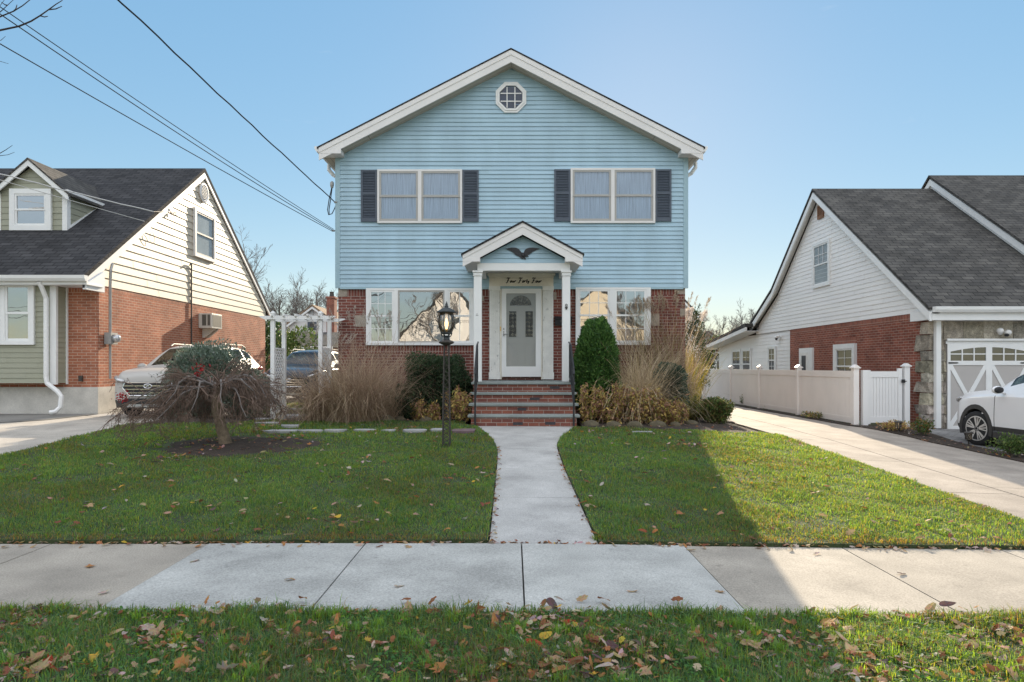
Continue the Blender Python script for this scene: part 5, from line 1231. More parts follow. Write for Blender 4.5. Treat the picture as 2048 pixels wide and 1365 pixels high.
def children(Pp, Rr, n, t0, t1, lr, ang, bias, jit, k, rr, seed, minr=.002):
    r = np.random.default_rng(seed); N, kp, _ = Pp.shape; m = N * n
    idx = np.repeat(np.arange(N), n); t = r.uniform(t0, t1, m); f = t * (kp - 1); i0 = np.minimum(f.astype(int), kp - 2); fr = (f - i0)[:, None]
    p = Pp[idx, i0] * (1 - fr) + Pp[idx, i0 + 1] * fr; d = Pp[idx, i0 + 1] - Pp[idx, i0]; d /= np.linalg.norm(d, axis=1, keepdims=True) + 1e-9
    plen = np.linalg.norm(np.diff(Pp, axis=1), axis=2).sum(1)[idx]; rad = Rr[idx, i0] * rr
    q = r.normal(size=(m, 3)); q -= d * (q * d).sum(1, keepdims=True); q /= np.linalg.norm(q, axis=1, keepdims=True) + 1e-9
    a = r.uniform(*ang, m)[:, None]; dd = d * np.cos(a) + q * np.sin(a)
    Ln = plen * r.uniform(*lr, m) * (1.1 - .45 * t); st = (Ln / (k - 1))[:, None]
    out = [p]; b = np.array(bias, float)
    for s in range(k - 1):
        dd = dd + b * (1.0 / (k - 1)) + r.normal(0, jit, (m, 3)); dd /= np.linalg.norm(dd, axis=1, keepdims=True) + 1e-9
        p = p + dd * st; out.append(p)
    Pn = np.stack(out, 1); Rn = np.maximum(rad[:, None] * np.linspace(1, .4, k)[None], minr)
    return Pn, Rn
def cloudmesh(name, pts, size, cols, m, parent=None, direc=None, elong=1.9, fold=.25, spread=.7, seed=1):
    r = np.random.default_rng(seed); n = len(pts)
    d = r.normal(size=(n, 3)) * spread
    if direc is not None: d = d + direc
    d /= np.linalg.norm(d, axis=1, keepdims=True) + 1e-9
    s = np.cross(d, r.normal(size=(n, 3))); s /= np.linalg.norm(s, axis=1, keepdims=True) + 1e-9
    u = np.cross(s, d); sz = (size * r.uniform(.6, 1.3, n))[:, None] if np.isscalar(size) else (size * r.uniform(.7, 1.2, n))[:, None]
    w = sz / elong
    V = np.stack([pts, pts + d * sz * .5 + s * w * .5 + u * w * fold, pts + d * sz, pts + d * sz * .5 - s * w * .5 + u * w * fold], 1).reshape(-1, 3)
    i = np.arange(n)[:, None] * 4
    return npmesh(name, V, [i + np.array([[0, 1, 2]]), i + np.array([[0, 2, 3]])], m, parent, fcol=np.concatenate([cols, cols]))
def pickcols(n, pal, seed=0, lo=.75, hi=1.25):
    r = np.random.default_rng(seed); pal = np.array(pal); return pal[r.integers(0, len(pal), n)] * r.uniform(lo, hi, (n, 1))
def bump3(d, seed, amp):
    r = np.random.default_rng(seed); o = np.ones(len(d))
    for k in range(6):
        v = r.normal(size=3) * (2 + 1.5 * k); o += amp / (1 + .5 * k) * np.sin(d @ v + r.uniform(0, 6))
    return o
def shellpts(n, c, rad, seed, shape='ell', amp=.10, depth=.35, zmin=None):
    r = np.random.default_rng(seed); d = r.normal(size=(n, 3)); d /= np.linalg.norm(d, axis=1, keepdims=True)
    q = d.copy()
    if shape == 'box':
        q = r.uniform(-1, 1, (n, 3)); q[np.arange(n), r.integers(0, 3, n)] = r.choice([-1, 1], n); q /= (np.abs(q) ** 6).sum(1, keepdims=True) ** (1 / 6); d = q / np.linalg.norm(q, axis=1, keepdims=True)
    if shape == 'cone':
        q = d.copy(); z = q[:, 2]; f = np.clip(1.0 - .16 * np.clip(z + .1, 0, 1) ** 1.5, .2, 1); q[:, 0] *= f; q[:, 1] *= f; q[:, :2] *= np.where(z < 0, 1 + .45 * (-z), 1)[:, None]
    t = 1 - depth * r.uniform(0, 1, n) ** 1.6
    o = (bump3(d, seed + 1, amp) * t)[:, None] * q * np.array(rad) + np.array(c)
    if zmin is not None: k = o[:, 2] > zmin; o, d = o[k], d[k]
    return o, d
def shrub(name, label, cat, px, py, rad, n, size, pal, shape='ell', m='leaf', group=None, amp=.1, elong=1.9, updir=.4, seed=1, depth=.4, core=True, dy=0.0, lift=0.0, stems=5):
    p = PG(px, py); x, y = p.x, p.y + dy; z = gz(x, y) + .02
    t = thing(name, label, cat, (x, y, z), group); c = (x, y, z + rad[2] + lift)
    pts, d = shellpts(n, c, rad, seed, shape, amp, depth, z + .03)
    dd = d * .8 + np.array([0, 0, updir]); cols = pickcols(len(pts), pal, seed)
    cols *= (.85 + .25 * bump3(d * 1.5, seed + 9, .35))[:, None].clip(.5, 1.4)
    cloudmesh('foliage', pts, size, cols, M[m], t, dd, elong, seed=seed)
    if core:
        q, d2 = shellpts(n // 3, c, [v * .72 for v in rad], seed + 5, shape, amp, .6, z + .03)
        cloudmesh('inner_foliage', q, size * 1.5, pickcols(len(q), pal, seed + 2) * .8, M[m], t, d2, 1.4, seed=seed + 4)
    mb = MB(); rr = random.Random(seed)
    for k in range(stems): a = rr.uniform(0, 6.28); mb.tube([(x + .05 * math.cos(a), y + .05 * math.sin(a), z - .05), (x + rad[0] * .5 * math.cos(a), y + rad[1] * .5 * math.sin(a), z + rad[2] * 1.1 + lift)], [.018, .006], 5)
    obj('stem', mb, M['bark'], t); return t
DKG = [(.034, .066, .030), (.046, .086, .036), (.060, .102, .044), (.028, .054, .028)]
ARB = [(.052, .125, .028), (.072, .155, .034), (.092, .175, .040), (.040, .095, .026)]
BLG = [(.15, .195, .155), (.18, .23, .185), (.11, .155, .12), (.20, .24, .19), (.10, .145, .085)]
EUO = [(.065, .105, .07), (.09, .135, .10), (.13, .17, .13), (.05, .085, .055)]
HYD = [(.60, .44, .14), (.46, .32, .12), (.28, .15, .085), (.56, .44, .14), (.42, .25, .15), (.24, .24, .07), (.36, .19, .13)]
YGR = [(.24, .24, .05), (.33, .28, .07), (.17, .19, .05), (.14, .16, .045)]
GRN = [(.07, .12, .03), (.10, .16, .04), (.14, .17, .05), (.05, .085, .025)]
# arborvitae: upright sprays on a rounded column
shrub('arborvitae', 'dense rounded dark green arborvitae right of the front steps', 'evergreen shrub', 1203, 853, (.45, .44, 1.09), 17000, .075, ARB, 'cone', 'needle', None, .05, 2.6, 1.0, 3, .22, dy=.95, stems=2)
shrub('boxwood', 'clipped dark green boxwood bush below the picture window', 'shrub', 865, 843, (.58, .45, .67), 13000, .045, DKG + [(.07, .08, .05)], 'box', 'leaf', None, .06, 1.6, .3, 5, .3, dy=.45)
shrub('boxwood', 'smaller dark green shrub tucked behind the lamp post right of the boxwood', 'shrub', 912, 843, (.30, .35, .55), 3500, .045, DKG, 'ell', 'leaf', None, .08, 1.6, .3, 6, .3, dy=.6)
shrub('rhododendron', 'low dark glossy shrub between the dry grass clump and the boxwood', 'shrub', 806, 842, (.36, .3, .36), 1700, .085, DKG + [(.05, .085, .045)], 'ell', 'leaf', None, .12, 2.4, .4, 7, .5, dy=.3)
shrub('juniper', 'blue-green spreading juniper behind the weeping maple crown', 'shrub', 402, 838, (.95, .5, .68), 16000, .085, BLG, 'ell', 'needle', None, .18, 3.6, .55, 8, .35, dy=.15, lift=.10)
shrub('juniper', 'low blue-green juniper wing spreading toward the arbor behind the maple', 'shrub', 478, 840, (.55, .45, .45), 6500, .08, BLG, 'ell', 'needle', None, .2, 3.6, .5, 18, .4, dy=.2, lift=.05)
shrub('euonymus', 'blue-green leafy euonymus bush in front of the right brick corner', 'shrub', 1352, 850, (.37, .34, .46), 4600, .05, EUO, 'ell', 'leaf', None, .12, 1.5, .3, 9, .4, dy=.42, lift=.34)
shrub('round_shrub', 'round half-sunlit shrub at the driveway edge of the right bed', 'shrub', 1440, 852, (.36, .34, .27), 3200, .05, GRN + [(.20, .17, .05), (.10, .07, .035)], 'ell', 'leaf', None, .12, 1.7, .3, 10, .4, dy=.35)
shrub('yellowing_shrub', 'small yellow-green shrub just left of the round shrub', 'shrub', 1398, 848, (.25, .25, .25), 1300, .055, YGR, 'ell', 'leaf', None, .2, 1.8, .3, 11, .5, dy=.5)
def hydrangea(px, py, rx, h, label, seed, n=1350):
    p = PG(px, py); x, y = p.x, p.y + .25; z = gz(x, y) + .02; r = np.random.default_rng(seed)
    t = thing('dry_hydrangea', label, 'plant', (x, y, z), 'dried yellow plants by the front steps'); k = max(9, int(rx * 46))
    b = np.stack([x + r.normal(0, rx * .35, k), y + r.normal(0, .14, k), np.full(k, z - .03)], 1); tp = b + np.stack([r.normal(0, rx * .28, k), r.normal(0, .12, k), h * r.uniform(.6, 1.05, k)], 1)
    mid = (b + tp) / 2 + r.normal(0, .03, (k, 3)); PP = np.stack([b, mid, tp], 1); V, Fq = tube_batch(PP, np.tile([.007, .006, .004], (k, 1)), 4); npmesh('stem', V, Fq, M['mapletwig'], t)
    i = r.integers(0, k, n); f = r.uniform(.2, 1.05, n)[:, None] ; pts = np.where(f < .5, b[i] + (mid[i] - b[i]) * f * 2, mid[i] + (tp[i] - mid[i]) * (f * 2 - 1)) + r.normal(0, .035, (n, 3))
    pts[:, 2] = np.maximum(pts[:, 2], z + .02); pts = pts[pts[:, 2] < z + h * 1.15]
    cols = pickcols(len(pts), HYD, seed); hi = ((pts[:, 2] - z) / h)[:, None]
    cloudmesh('foliage', pts, .085, cols, M['leaf'], t, np.array([0, 0, -.55]) + r.normal(0, .5, (len(pts), 3)), 2.6, .4, .4, seed)
for q in ((1195, 852, .42, .78, 'yellow and brown dried hydrangea nearest the right side of the steps', 21), (1252, 853, .38, .80, 'tawny dried hydrangea below the arborvitae, second from the steps', 22), (1298, 852, .36, .72, 'yellow dried hydrangea in the middle of the right bed', 23), (1345, 853, .34, .56, 'yellow-brown dried hydrangea at the foot of the blue-green bush', 24), (845, 846, .30, .46, 'dried yellow plant in front of the boxwood left of the lamp post', 25), (918, 847, .28, .66, 'dried yellow-brown plant between the lamp post and the steps', 26)): hydrangea(*q)
def ornamental(name, label, px, py, spread, h, n, pal, seed, lean=(0, 0, 0), arch=1.0, plume=0, pcol=(.5, .44, .38), m='straw', w=.0045, dy=.2, group='dry ornamental grasses'):
    p = PG(px, py); x, y = p.x, p.y + dy; z = gz(x, y); r = np.random.default_rng(seed)
    t = thing(name, label, 'ornamental grass', (x, y, z), group); k = 9
    b = np.stack([x + r.normal(0, spread * .30, n), y + r.normal(0, .16, n), np.full(n, z)], 1)
    a = r.uniform(0, 2 * np.pi, n); Lh = h * r.uniform(.35, 1.12, n) * (1 + .18 * arch)
    lean_ = np.abs(r.normal(.14 + .14 * arch, .16, n)); d = np.stack([np.cos(a) * lean_, np.sin(a) * lean_ * .8, np.ones(n)], 1) + np.array(lean); d /= np.linalg.norm(d, axis=1, keepdims=True)
    gv = (arch * r.uniform(.05, .30, n))[:, None]; kink = r.integers(3, 14, n); p_ = b.copy(); Cs = [p_]
    for q in range(1, k):
        d = d + np.array([0, 0, -1.]) * gv * (q / k) * 1.6 + np.stack([np.cos(a), np.sin(a) * .8, np.zeros(n)], 1) * gv * .35 + r.normal(0, .05 + .05 * min(arch, 1.2), (n, 3))
        d = np.where(((kink == q) & (r.uniform(0, 1, n) < .22 * arch))[:, None], d + r.normal(0, .9, (n, 3)), d); d /= np.linalg.norm(d, axis=1, keepdims=True)
        p_ = p_ + d * (Lh / (k - 1))[:, None]; Cs.append(p_)
    C = np.stack(Cs, 1); C[:, :, 1] = np.minimum(C[:, :, 1], 15.74 if x < 4 else 99); C[:, :, 2] = np.maximum(C[:, :, 2], z + .01)
    wd = w * r.uniform(.6, 1.4, n)[:, None] * np.linspace(1, .35, k)[None]
    sd = np.stack([-np.sin(a + .7), np.cos(a + .7), np.zeros(n)], 1)[:, None] * wd[..., None]
    V = np.stack([C - sd, C + sd], 2).reshape(-1, 3); base = (np.arange(n) * 2 * k)[:, None]; i = (np.arange(k - 1) * 2)[None]
    Fq = np.stack([base + i, base + i + 1, base + i + 3, base + i + 2], -1).reshape(-1, 4)
    npmesh('blades', V, Fq, M[m], t, fcol=np.repeat(pickcols(n, pal, seed), k - 1, 0))
    if plume:
        pn = plume; ii = np.argsort(-C[:, -1, 2])[:pn]; 
        for q in ii:
            tip = C[q, -1]; d = C[q, -1] - C[q, -3]; d /= np.linalg.norm(d); fl = 3.4 if 'pampas' in name else 1; mm = int(60 * fl); f = r.uniform(0, .3, mm)[:, None]
            PT = (tip + d * f - np.array([0, 0, .35]) * f * f + r.normal(0, .018 * fl, (mm, 3)) * (1 - f * 2.2))
            cloudmesh('plume', PT, .05 if fl == 1 else .075, pickcols(len(PT), [pcol, tuple(c * .8 for c in pcol)], seed), M['straw'], t, np.tile(d + np.array([0, 0, .1]), (mm, 1)), 5, .2, .35, seed)
    return t
STR = [(.44, .325, .22), (.52, .395, .28), (.35, .25, .17), (.58, .46, .33), (.28, .195, .14), (.40, .28, .21)]
GRS = STR + [(.30, .26, .10), (.24, .22, .08)]
ornamental('dry_grass_clump', 'big tangled straw-coloured grass clump at the left house corner', 708, 848, .70, 1.62, 2300, STR, 31, (.03, -.1, 0), 1.05, 16)
ornamental('dry_grass_clump', 'drooping straw-coloured clump beside the right arbor post', 643, 846, .55, 1.30, 1300, STR, 32, (-.16, -.1, 0), 1.5, 10)
ornamental('dry_grass_clump', 'wispy dry grass leaning left of the picture window edge', 770, 842, .5, 1.75, 380, STR, 33, (.2, 0, 0), .7, 6)
ornamental('dry_grass_clump', 'arching straw-coloured grass directly right of the arborvitae', 1282, 846, .55, 1.5, 1900, [(.62, .50, .33), (.55, .43, .27), (.68, .56, .40), (.42, .31, .2)], 34, (-.03, -.1, 0), 1.25, 0, w=.006)
ornamental('dry_grass_clump', 'tall upright feathery grass in front of the right brick corner', 1350, 842, .75, 2.25, 800, GRS, 35, (-.10, 0, 0), .45, 26, (.50, .40, .29), w=.006, dy=.55)
ornamental('dry_grass_clump', 'tall wispy grass rising before the right window', 1290, 840, .6, 2.1, 300, GRS, 36, (-.12, 0, 0), .4, 14, (.50, .39, .28), w=.006, dy=.7)
ornamental('golden_grass', 'golden sunlit bamboo-like grass at the right house corner', 1398, 838, .34, 1.50, 900, [(.48, .36, .05), (.40, .33, .06), (.30, .28, .05), (.5, .40, .10)], 37, (-.05, 0, 0), .3, 0, dy=1.2, w=.010)
p = ornamental('pampas_grass', 'white-plumed tall pampas grass behind the right house corner', 1388, 825, .40, 2.60, 260, GRS, 38, (.05, 0, 0), .25, 14, (.86, .77, .70), dy=2.6)
# small bed plants
SM = [(1846, 872, .20, .20, GRN + [(.30, .14, .05)], 'leafy green and orange plant at the foot of the fence gate post'), (2030, 915, .30, .22, GRN, 'green leafy plant with a pink bloom at the right picture edge'), (1790, 862, .30, .10, HYD, 'low brown withered plants in front of the gate'), (1975, 885, .25, .16, HYD + GRN, 'withered plant in front of the car wheel'), (1494, 812, .22, .20, GRN, 'small green plant at the foot of the far fence panel'), (1560, 820, .45, .08, HYD + GRN, 'brown leafy ground plant along the middle fence panel'), (1650, 838, .5, .08, HYD + GRN, 'low plants along the nearest fence panel')]
for i, (px, py, rx, h, pal, lab) in enumerate(SM):
    shrub('bed_plant', lab, 'plant', px, py, (rx, rx * .8, h * .8), int(900 * rx / .25), .05, pal, 'ell', 'leaf', 'small plants along the right driveway', .25, 2.0, .5, 60 + i, .7, core=False, dy=.0, stems=3)
pp = PG(2022, 897); mb = MB(); mb.ell((pp.x, pp.y - .12, pp.z + .42), (.07, .07, .05), 9, 6, .15); tag(obj('pink_bloom', mb, mat('pink_petals', (.55, .10, .12), .7, .3, 30)), 'pink flower head above the green plant at the right edge', 'flower')
for (px, py, lab) in ((1937, 892, 'bronze solar path light in front of the white car wheel'), (1797, 868, 'bronze solar path light before the vinyl gate')):
    q = PG(px, py); t = thing('path_light', lab, 'garden light', q, 'solar lights in the flower bed')
    mb = MB(); mb.lathe([(.012, -.05), (.012, .12)], q, 8); obj('stake', mb, M['oldmetal'], t)
    mb = MB(); mb.lathe([(.05, .121), (.055, .24)], q, 14); obj('lamp_glass', mb, M['lampglass'], t)
    mb = MB(); mb.lathe([(.085, .241), (.09, .255), (.06, .275), (.02, .28)], q, 14); obj('cap', mb, M['oldmetal'], t)
    mb = MB()
    for k in range(8): a = k * math.pi / 4; mb.tube([(q.x + .056 * math.cos(a), q.y + .056 * math.sin(a), q.z + h) for h in (.12, .245)], .006, 4)
    mb.lathe([(.03, .1), (.055, .118)], q, 12); obj('cage', mb, M['oldmetal'], t)
# ---------------------------------------------------------------- weeping maple
def maple():
    b = PG(450, 893); x, y, z = b
    t = thing('weeping_maple', 'bare weeping Japanese maple with drooping twigs in a mulch ring', 'tree', b)
    tr = [(x + .02, y, z - .06), (x, y, z + .08), (x - .07, y, z + .35), (x - .14, y, z + .6), (x - .11, y, z + .85), (x - .10, y, z + 1.0)]
    mb = MB(); mb.tube(tr, [.135, .10, .085, .078, .085, .07], 10); obj('trunk', mb, M['mapletrunk'], t, smooth=True)
    r = np.random.default_rng(3); n = 23; k = 8; top = np.array(tr[-1])
    PP = []; RR = []
    for i in range(n):
        a = 2 * math.pi * i / n + r.uniform(-.2, .2); ca, sa = math.cos(a), math.sin(a)
        reach = (1.45 if ca < 0 else .95) * (abs(ca) ** .8) + .75 * abs(sa); reach *= r.uniform(.6, 1.0); rise = r.uniform(.06, .27)
        s = np.linspace(0, 1, k); h = rise * np.sin(np.minimum(s * 1.5, 1.0) * math.pi * .5) - (.62 + .25 * r.random()) * np.clip(s - .45, 0, 1) ** 1.6 * (1.6 if ca < 0 else 1.3)
        h += -.10 * (ca < 0) * s
        P_ = np.stack([top[0] + ca * reach * s ** .9, top[1] + sa * reach * .85 * s ** .9, top[2] - .08 + h], 1) + np.cumsum(r.normal(0, .02, (k, 3)), 0); PP.append(P_); RR.append(np.linspace(.026, .006, k))
    PP, RR = np.array(PP), np.array(RR); V0 = tube_batch(PP, RR, 6)
    P1, R1 = children(PP, RR, 10, .12, 1, (.25, .6), (.4, 1.2), (0, 0, -.75), .12, 6, .55, 4, .005)
    P2, R2 = children(P1, R1, 6, .15, 1, (.35, .8), (.4, 1.2), (0, 0, -.8), .2, 5, .6, 5, .003)
    P3, R3 = children(P2, R2, 4, .1, 1, (.35, .9), (.4, 1.3), (0, 0, -.5), .28, 4, .7, 6, .0023)
    for A in (P1, P2, P3): A[..., 2] = np.maximum(A[..., 2], z + .22 + .1 * np.sin(A[..., 0] * 9))
    V, Fq = V0; npmesh('limbs', V, Fq, M['twig'], t, smooth=True)
    V, Fq = merge([tube_batch(P1, R1, 4), tube_batch(P2, R2, 3), tube_batch(P3, R3, 3)]); npmesh('crown', V, Fq, M['mapletwig'], t)
    for (px, py) in ((400, 741), (246, 793)):
        q = P(px, py, y - .35); pts = np.array(q) + r.normal(0, .045, (45, 3)); cloudmesh('red_leaves', pts, .06, pickcols(45, [(.42, .02, .02), (.30, .015, .02)], 3), M['leaf'], t, None, 2.4, .3, .8, 8)
maple()
# ---------------------------------------------------------------- bare trees far behind
def baretree(label, x, y, h, seed, m='twig', spread=1.0, group='bare winter trees behind the houses', cat='tree', dens=1.0, tr=.22, minr=.012):
    z = gz(x, y) - .1; t = thing('bare_tree', label, cat, (x, y, z), group); r = np.random.default_rng(seed); k = 8; nl = 3
    s = np.linspace(0, 1, k); T = np.stack([x + np.cumsum(r.normal(0, .012 * h, k)), y + np.cumsum(r.normal(0, .012 * h, k)), z + h * .62 * s], 1)[None]; RT = (tr * h / 11 * np.linspace(1, .35, k))[None]
    V, Fq = tube_batch(T, RT, 8); npmesh('trunk', V, Fq, M[m], t, smooth=True)
    P1, R1 = children(T, RT, int(9 * dens), .35, 1, (.55 * spread, .85 * spread), (.35, .85), (0, 0, .35), .08, 7, .6, seed + 1, minr)
    P2, R2 = children(P1, R1, int(7 * dens), .2, 1, (.35, .65), (.3, .8), (0, 0, .3), .10, 6, .55, seed + 2, minr)
    P3, R3 = children(P2, R2, 6, .15, 1, (.35, .7), (.3, .9), (0, 0, .25), .12, 5, .6, seed + 3, minr * .8)
    P4, R4 = children(P3, R3, 3, .15, 1, (.4, .8), (.3, .9), (0, 0, .2), .14, 4, .7, seed + 4, minr * .65)
    V, Fq = merge([tube_batch(P1, R1, 5), tube_batch(P2, R2, 4), tube_batch(P3, R3, 3), tube_batch(P4, R4, 3)]); npmesh('crown', V, Fq, M[m], t)
for (px, Yd, h, sd, sp, lab) in ((478, 55, 11.5, 101, 1.0, 'tall bare tree half hidden by the left ivory gable'), (560, 62, 9.0, 102, 1.2, 'bare tree between the left gable and the arbor'), (598, 66, 9.2, 103, 1.15, 'bare tree above the arbor, left of the white far gable'), (640, 70, 9.8, 104, 1.15, 'bare tree above the far white gable and chimney'), (668, 58, 8.2, 105, .9, 'thin bare tree next to the blue house corner'), (1490, 60, 7.2, 106, 1.2, 'bare tree behind the right extension roof, tallest there'), (1448, 66, 5.6, 107, 1.2, 'small bare tree left of the tallest one behind the right roof'), (1400, 60, 6.8, 108, .9, 'bare tree just right of the blue house behind the plumes'), (520, 75, 10, 109, 1.1, 'distant bare tree directly behind the left gable slope')):
    baretree(lab, (px - CX) * Yd / F, Yd, h, sd, spread=sp)
# ---------------------------------------------------------------- street tree whose twigs reach into the top left corner
def streettree():
    x, y = -6.6, 3.2; z = gz(x, y); t = thing('street_tree', 'bare street tree whose thin dark twigs enter the top left corner', 'tree', (x, y, z))
    mb = MB(); mb.tube([(x, y, z - .1), (x + .05, y + .1, 2.2), (x, y + .3, 4.2), (x + .1, y + .5, 6.5)], [.19, .15, .12, .06], 10); obj('trunk', mb, M['bark'], t, smooth=True)
    mb = MB()
    def br(pts, Yd, r0, z0):
        W = [P(a, b, Yd + c) for a, b, c in pts]; W = [Vector((x + .05, y + .35, z0))] + W; mb.tube(W, [r0 * 2.2] + [r0 * (1 - .7 * i / (len(W) - 1)) for i in range(1, len(W))], 6)
    br([(-40, 68, 0), (0, 61, 0), (38, 53, 0), (62, 43, 0), (80, 32, 0), (97, 20, 0), (112, 9, 0), (125, 1, 0)], 6.0, .0105, 4.0)
    br([(-30, 45, 0), (0, 34, 0), (27, 23, 0), (45, 12, 0), (60, 0, 0), (75, -14, 0)], 6.2, .0085, 4.3)
    br([(-20, 40, 0), (2, 23, 0), (15, 11, 0), (30, -3, 0)], 6.1, .006, 4.6)
    br([(-30, 20, 0), (0, 12, 0), (12, -4, 0)], 6.1, .005, 4.6)
    br([(-60, 95, 0), (-20, 88, 0), (2, 81, 0), (11, 73, 0)], 6.0, .005, 3.6)
    br([(-60, 122, 0), (-10, 121, 0), (0, 123, 0), (17, 128, 0)], 6.0, .005, 3.4)
    br([(-70, 325, 0), (-20, 316, 0), (0, 307, 0), (12, 300, 0), (25, 291, 0)], 6.0, .006, 2.9)
    br([(-70, 315, 0), (-20, 312, 0), (0, 312, 0), (16, 310, 0), (29, 305, 0)], 6.02, .005, 2.9)
    for (a, b, c, d) in ((97, 20, 124, 13), (38, 53, 40, 56), (80, 32, 96, 33), (27, 23, 34, 10), (15, 11, 3, 5)): mb.tube([P(a, b, 6.05), P((a + c) / 2 + 1, (b + d) / 2 + 2, 6.05), P(c, d, 6.05)], [.006, .005, .003], 5)
    obj('twigs', mb, M['neartwig'], t)
    P0 = np.array([[[x, y + .3, 4.0 + .5 * i] for i in range(6)]], float); R0 = np.full((1, 6), .07)
    P1, R1 = children(P0, R0, 10, .1, 1, (.8, 1.3), (.5, 1.1), (-.5, -.5, .5), .1, 7, .6, 41, .01); P2, R2 = children(P1, R1, 7, .2, 1, (.4, .7), (.3, .9), (0, 0, .3), .1, 5, .6, 42, .006)
    P1[..., 1] = np.minimum(P1[..., 1], 4.6); P2[..., 1] = np.minimum(P2[..., 1], 4.6)
    V, Fq = merge([tube_batch(P1, R1, 5), tube_batch(P2, R2, 4)]); npmesh('crown', V, Fq, M['neartwig'], t)
streettree()
# ---------------------------------------------------------------- hedges and evergreens behind
def massed(name, label, cat, c, rad, n, size, pal, seed, m='leaf', shape='ell', group=None, elong=1.8):
    z = gz(c[0], c[1]); t = thing(name, label, cat, (c[0], c[1], z), group); pts, d = shellpts(n, (c[0], c[1], z + rad[2]), rad, seed, shape, .14, .5, z)
    cloudmesh('foliage', pts, size, pickcols(len(pts), pal, seed) * (.8 + .3 * bump3(d * 2, seed, .4))[:, None].clip(.4, 1.5), M[m], t, d * .8 + np.array([0, 0, .3]), elong, seed=seed)
    mb = MB(); mb.tube([(c[0], c[1], z - .1), (c[0], c[1], z + rad[2])], [.12, .06], 6); obj('trunk', mb, M['bark'], t); return t
def at(px, py, Yd): v = P(px, py, Yd); return v
v = P(545, 700, 31); massed('hedge', 'tall dark hedge between the left brick house and the arbor', 'hedge', (v.x, 31, 0), (.75, .9, 1.55), 3000, .16, DKG + GRN[:2], 201)
v = P(592, 700, 30); massed('evergreen_bush', 'sunlit green bush seen through the white arbor', 'bush', (v.x, 30, 0), (.95, .8, 1.40), 2600, .16, GRN, 202)
v = P(1386, 700, 24); massed('cypress', 'tall narrow dark evergreen just right of the blue house', 'evergreen tree', (v.x, 24, 0), (.42, .45, 1.80), 3500, .11, DKG + [(.06, .09, .03)], 203, 'needle', 'cone', None, 2.8)
v = P(1436, 690, 55); massed('evergreen_bush', 'dark far bushes left of the right extension', 'bush', (v.x, 55, 0), (1.2, 1.5, 1.9), 2000, .26, GRN + [(.12, .06, .05), (.08, .08, .05)], 204)
# ================================================================= cars (nose towards local -Y)
def catmull(K, sub):
    K = np.asarray(K, float); n = len(K); out = []
    for i in range(n - 1):
        p0, p1, p2, p3 = K[max(i - 1, 0)], K[i], K[i + 1], K[min(i + 2, n - 1)]
        for s in range(sub):
            t = s / sub
            m1 = (p2 - p0) * .5 * .8; m2 = (p3 - p1) * .5 * .8
            out.append((2 * t ** 3 - 3 * t * t + 1) * p1 + (t ** 3 - 2 * t * t + t) * m1 + (-2 * t ** 3 + 3 * t * t) * p2 + (t ** 3 - t * t) * m2)
    out.append(K[-1]); return np.array(out)
#        y     w     zb    belt  wt    ztop
STN = [(.00, .50, .40, .66, .46, .80), (.03, .70, .27, .72, .58, .91), (.14, .82, .22, .82, .68, .99), (.34, .895, .21, .90, .74, 1.045), (.65, .925, .21, .955, .76, 1.085), (1.0, .93, .21, .985, .76, 1.12), (1.28, .93, .21, 1.01, .745, 1.165),
       (1.62, .93, .21, 1.025, .66, 1.40), (2.0, .93, .21, 1.035, .605, 1.585), (2.35, .93, .21, 1.045, .60, 1.645), (2.8, .93, .21, 1.06, .60, 1.665), (3.3, .925, .21, 1.085, .59, 1.65), (3.75, .915, .23, 1.115, .57, 1.60), (4.08, .89, .26, 1.14, .56, 1.50), (4.30, .85, .32, 1.12, .60, 1.27), (4.42, .80, .40, 1.02, .64, 1.06), (4.46, .68, .46, .90, .55, .95)]
WZ, WR, WF, WB = .345, .345, .86, 3.52
def ringpts(s):
    y, w, zb, be, wt, zt = s
    K = [(0, zb), (.80 * w, zb), (.97 * w, zb + .10), (w, zb + (be - zb) * .45), (.985 * w, be - .06), (.955 * w, be + .012), (wt + (.955 * w - wt) * .10, be + (zt - be) * .86), (wt * .86, zt - .012), (wt * .45, zt + .012), (0, zt + .018)]
    return np.array([(a, y, b) for a, b in K])
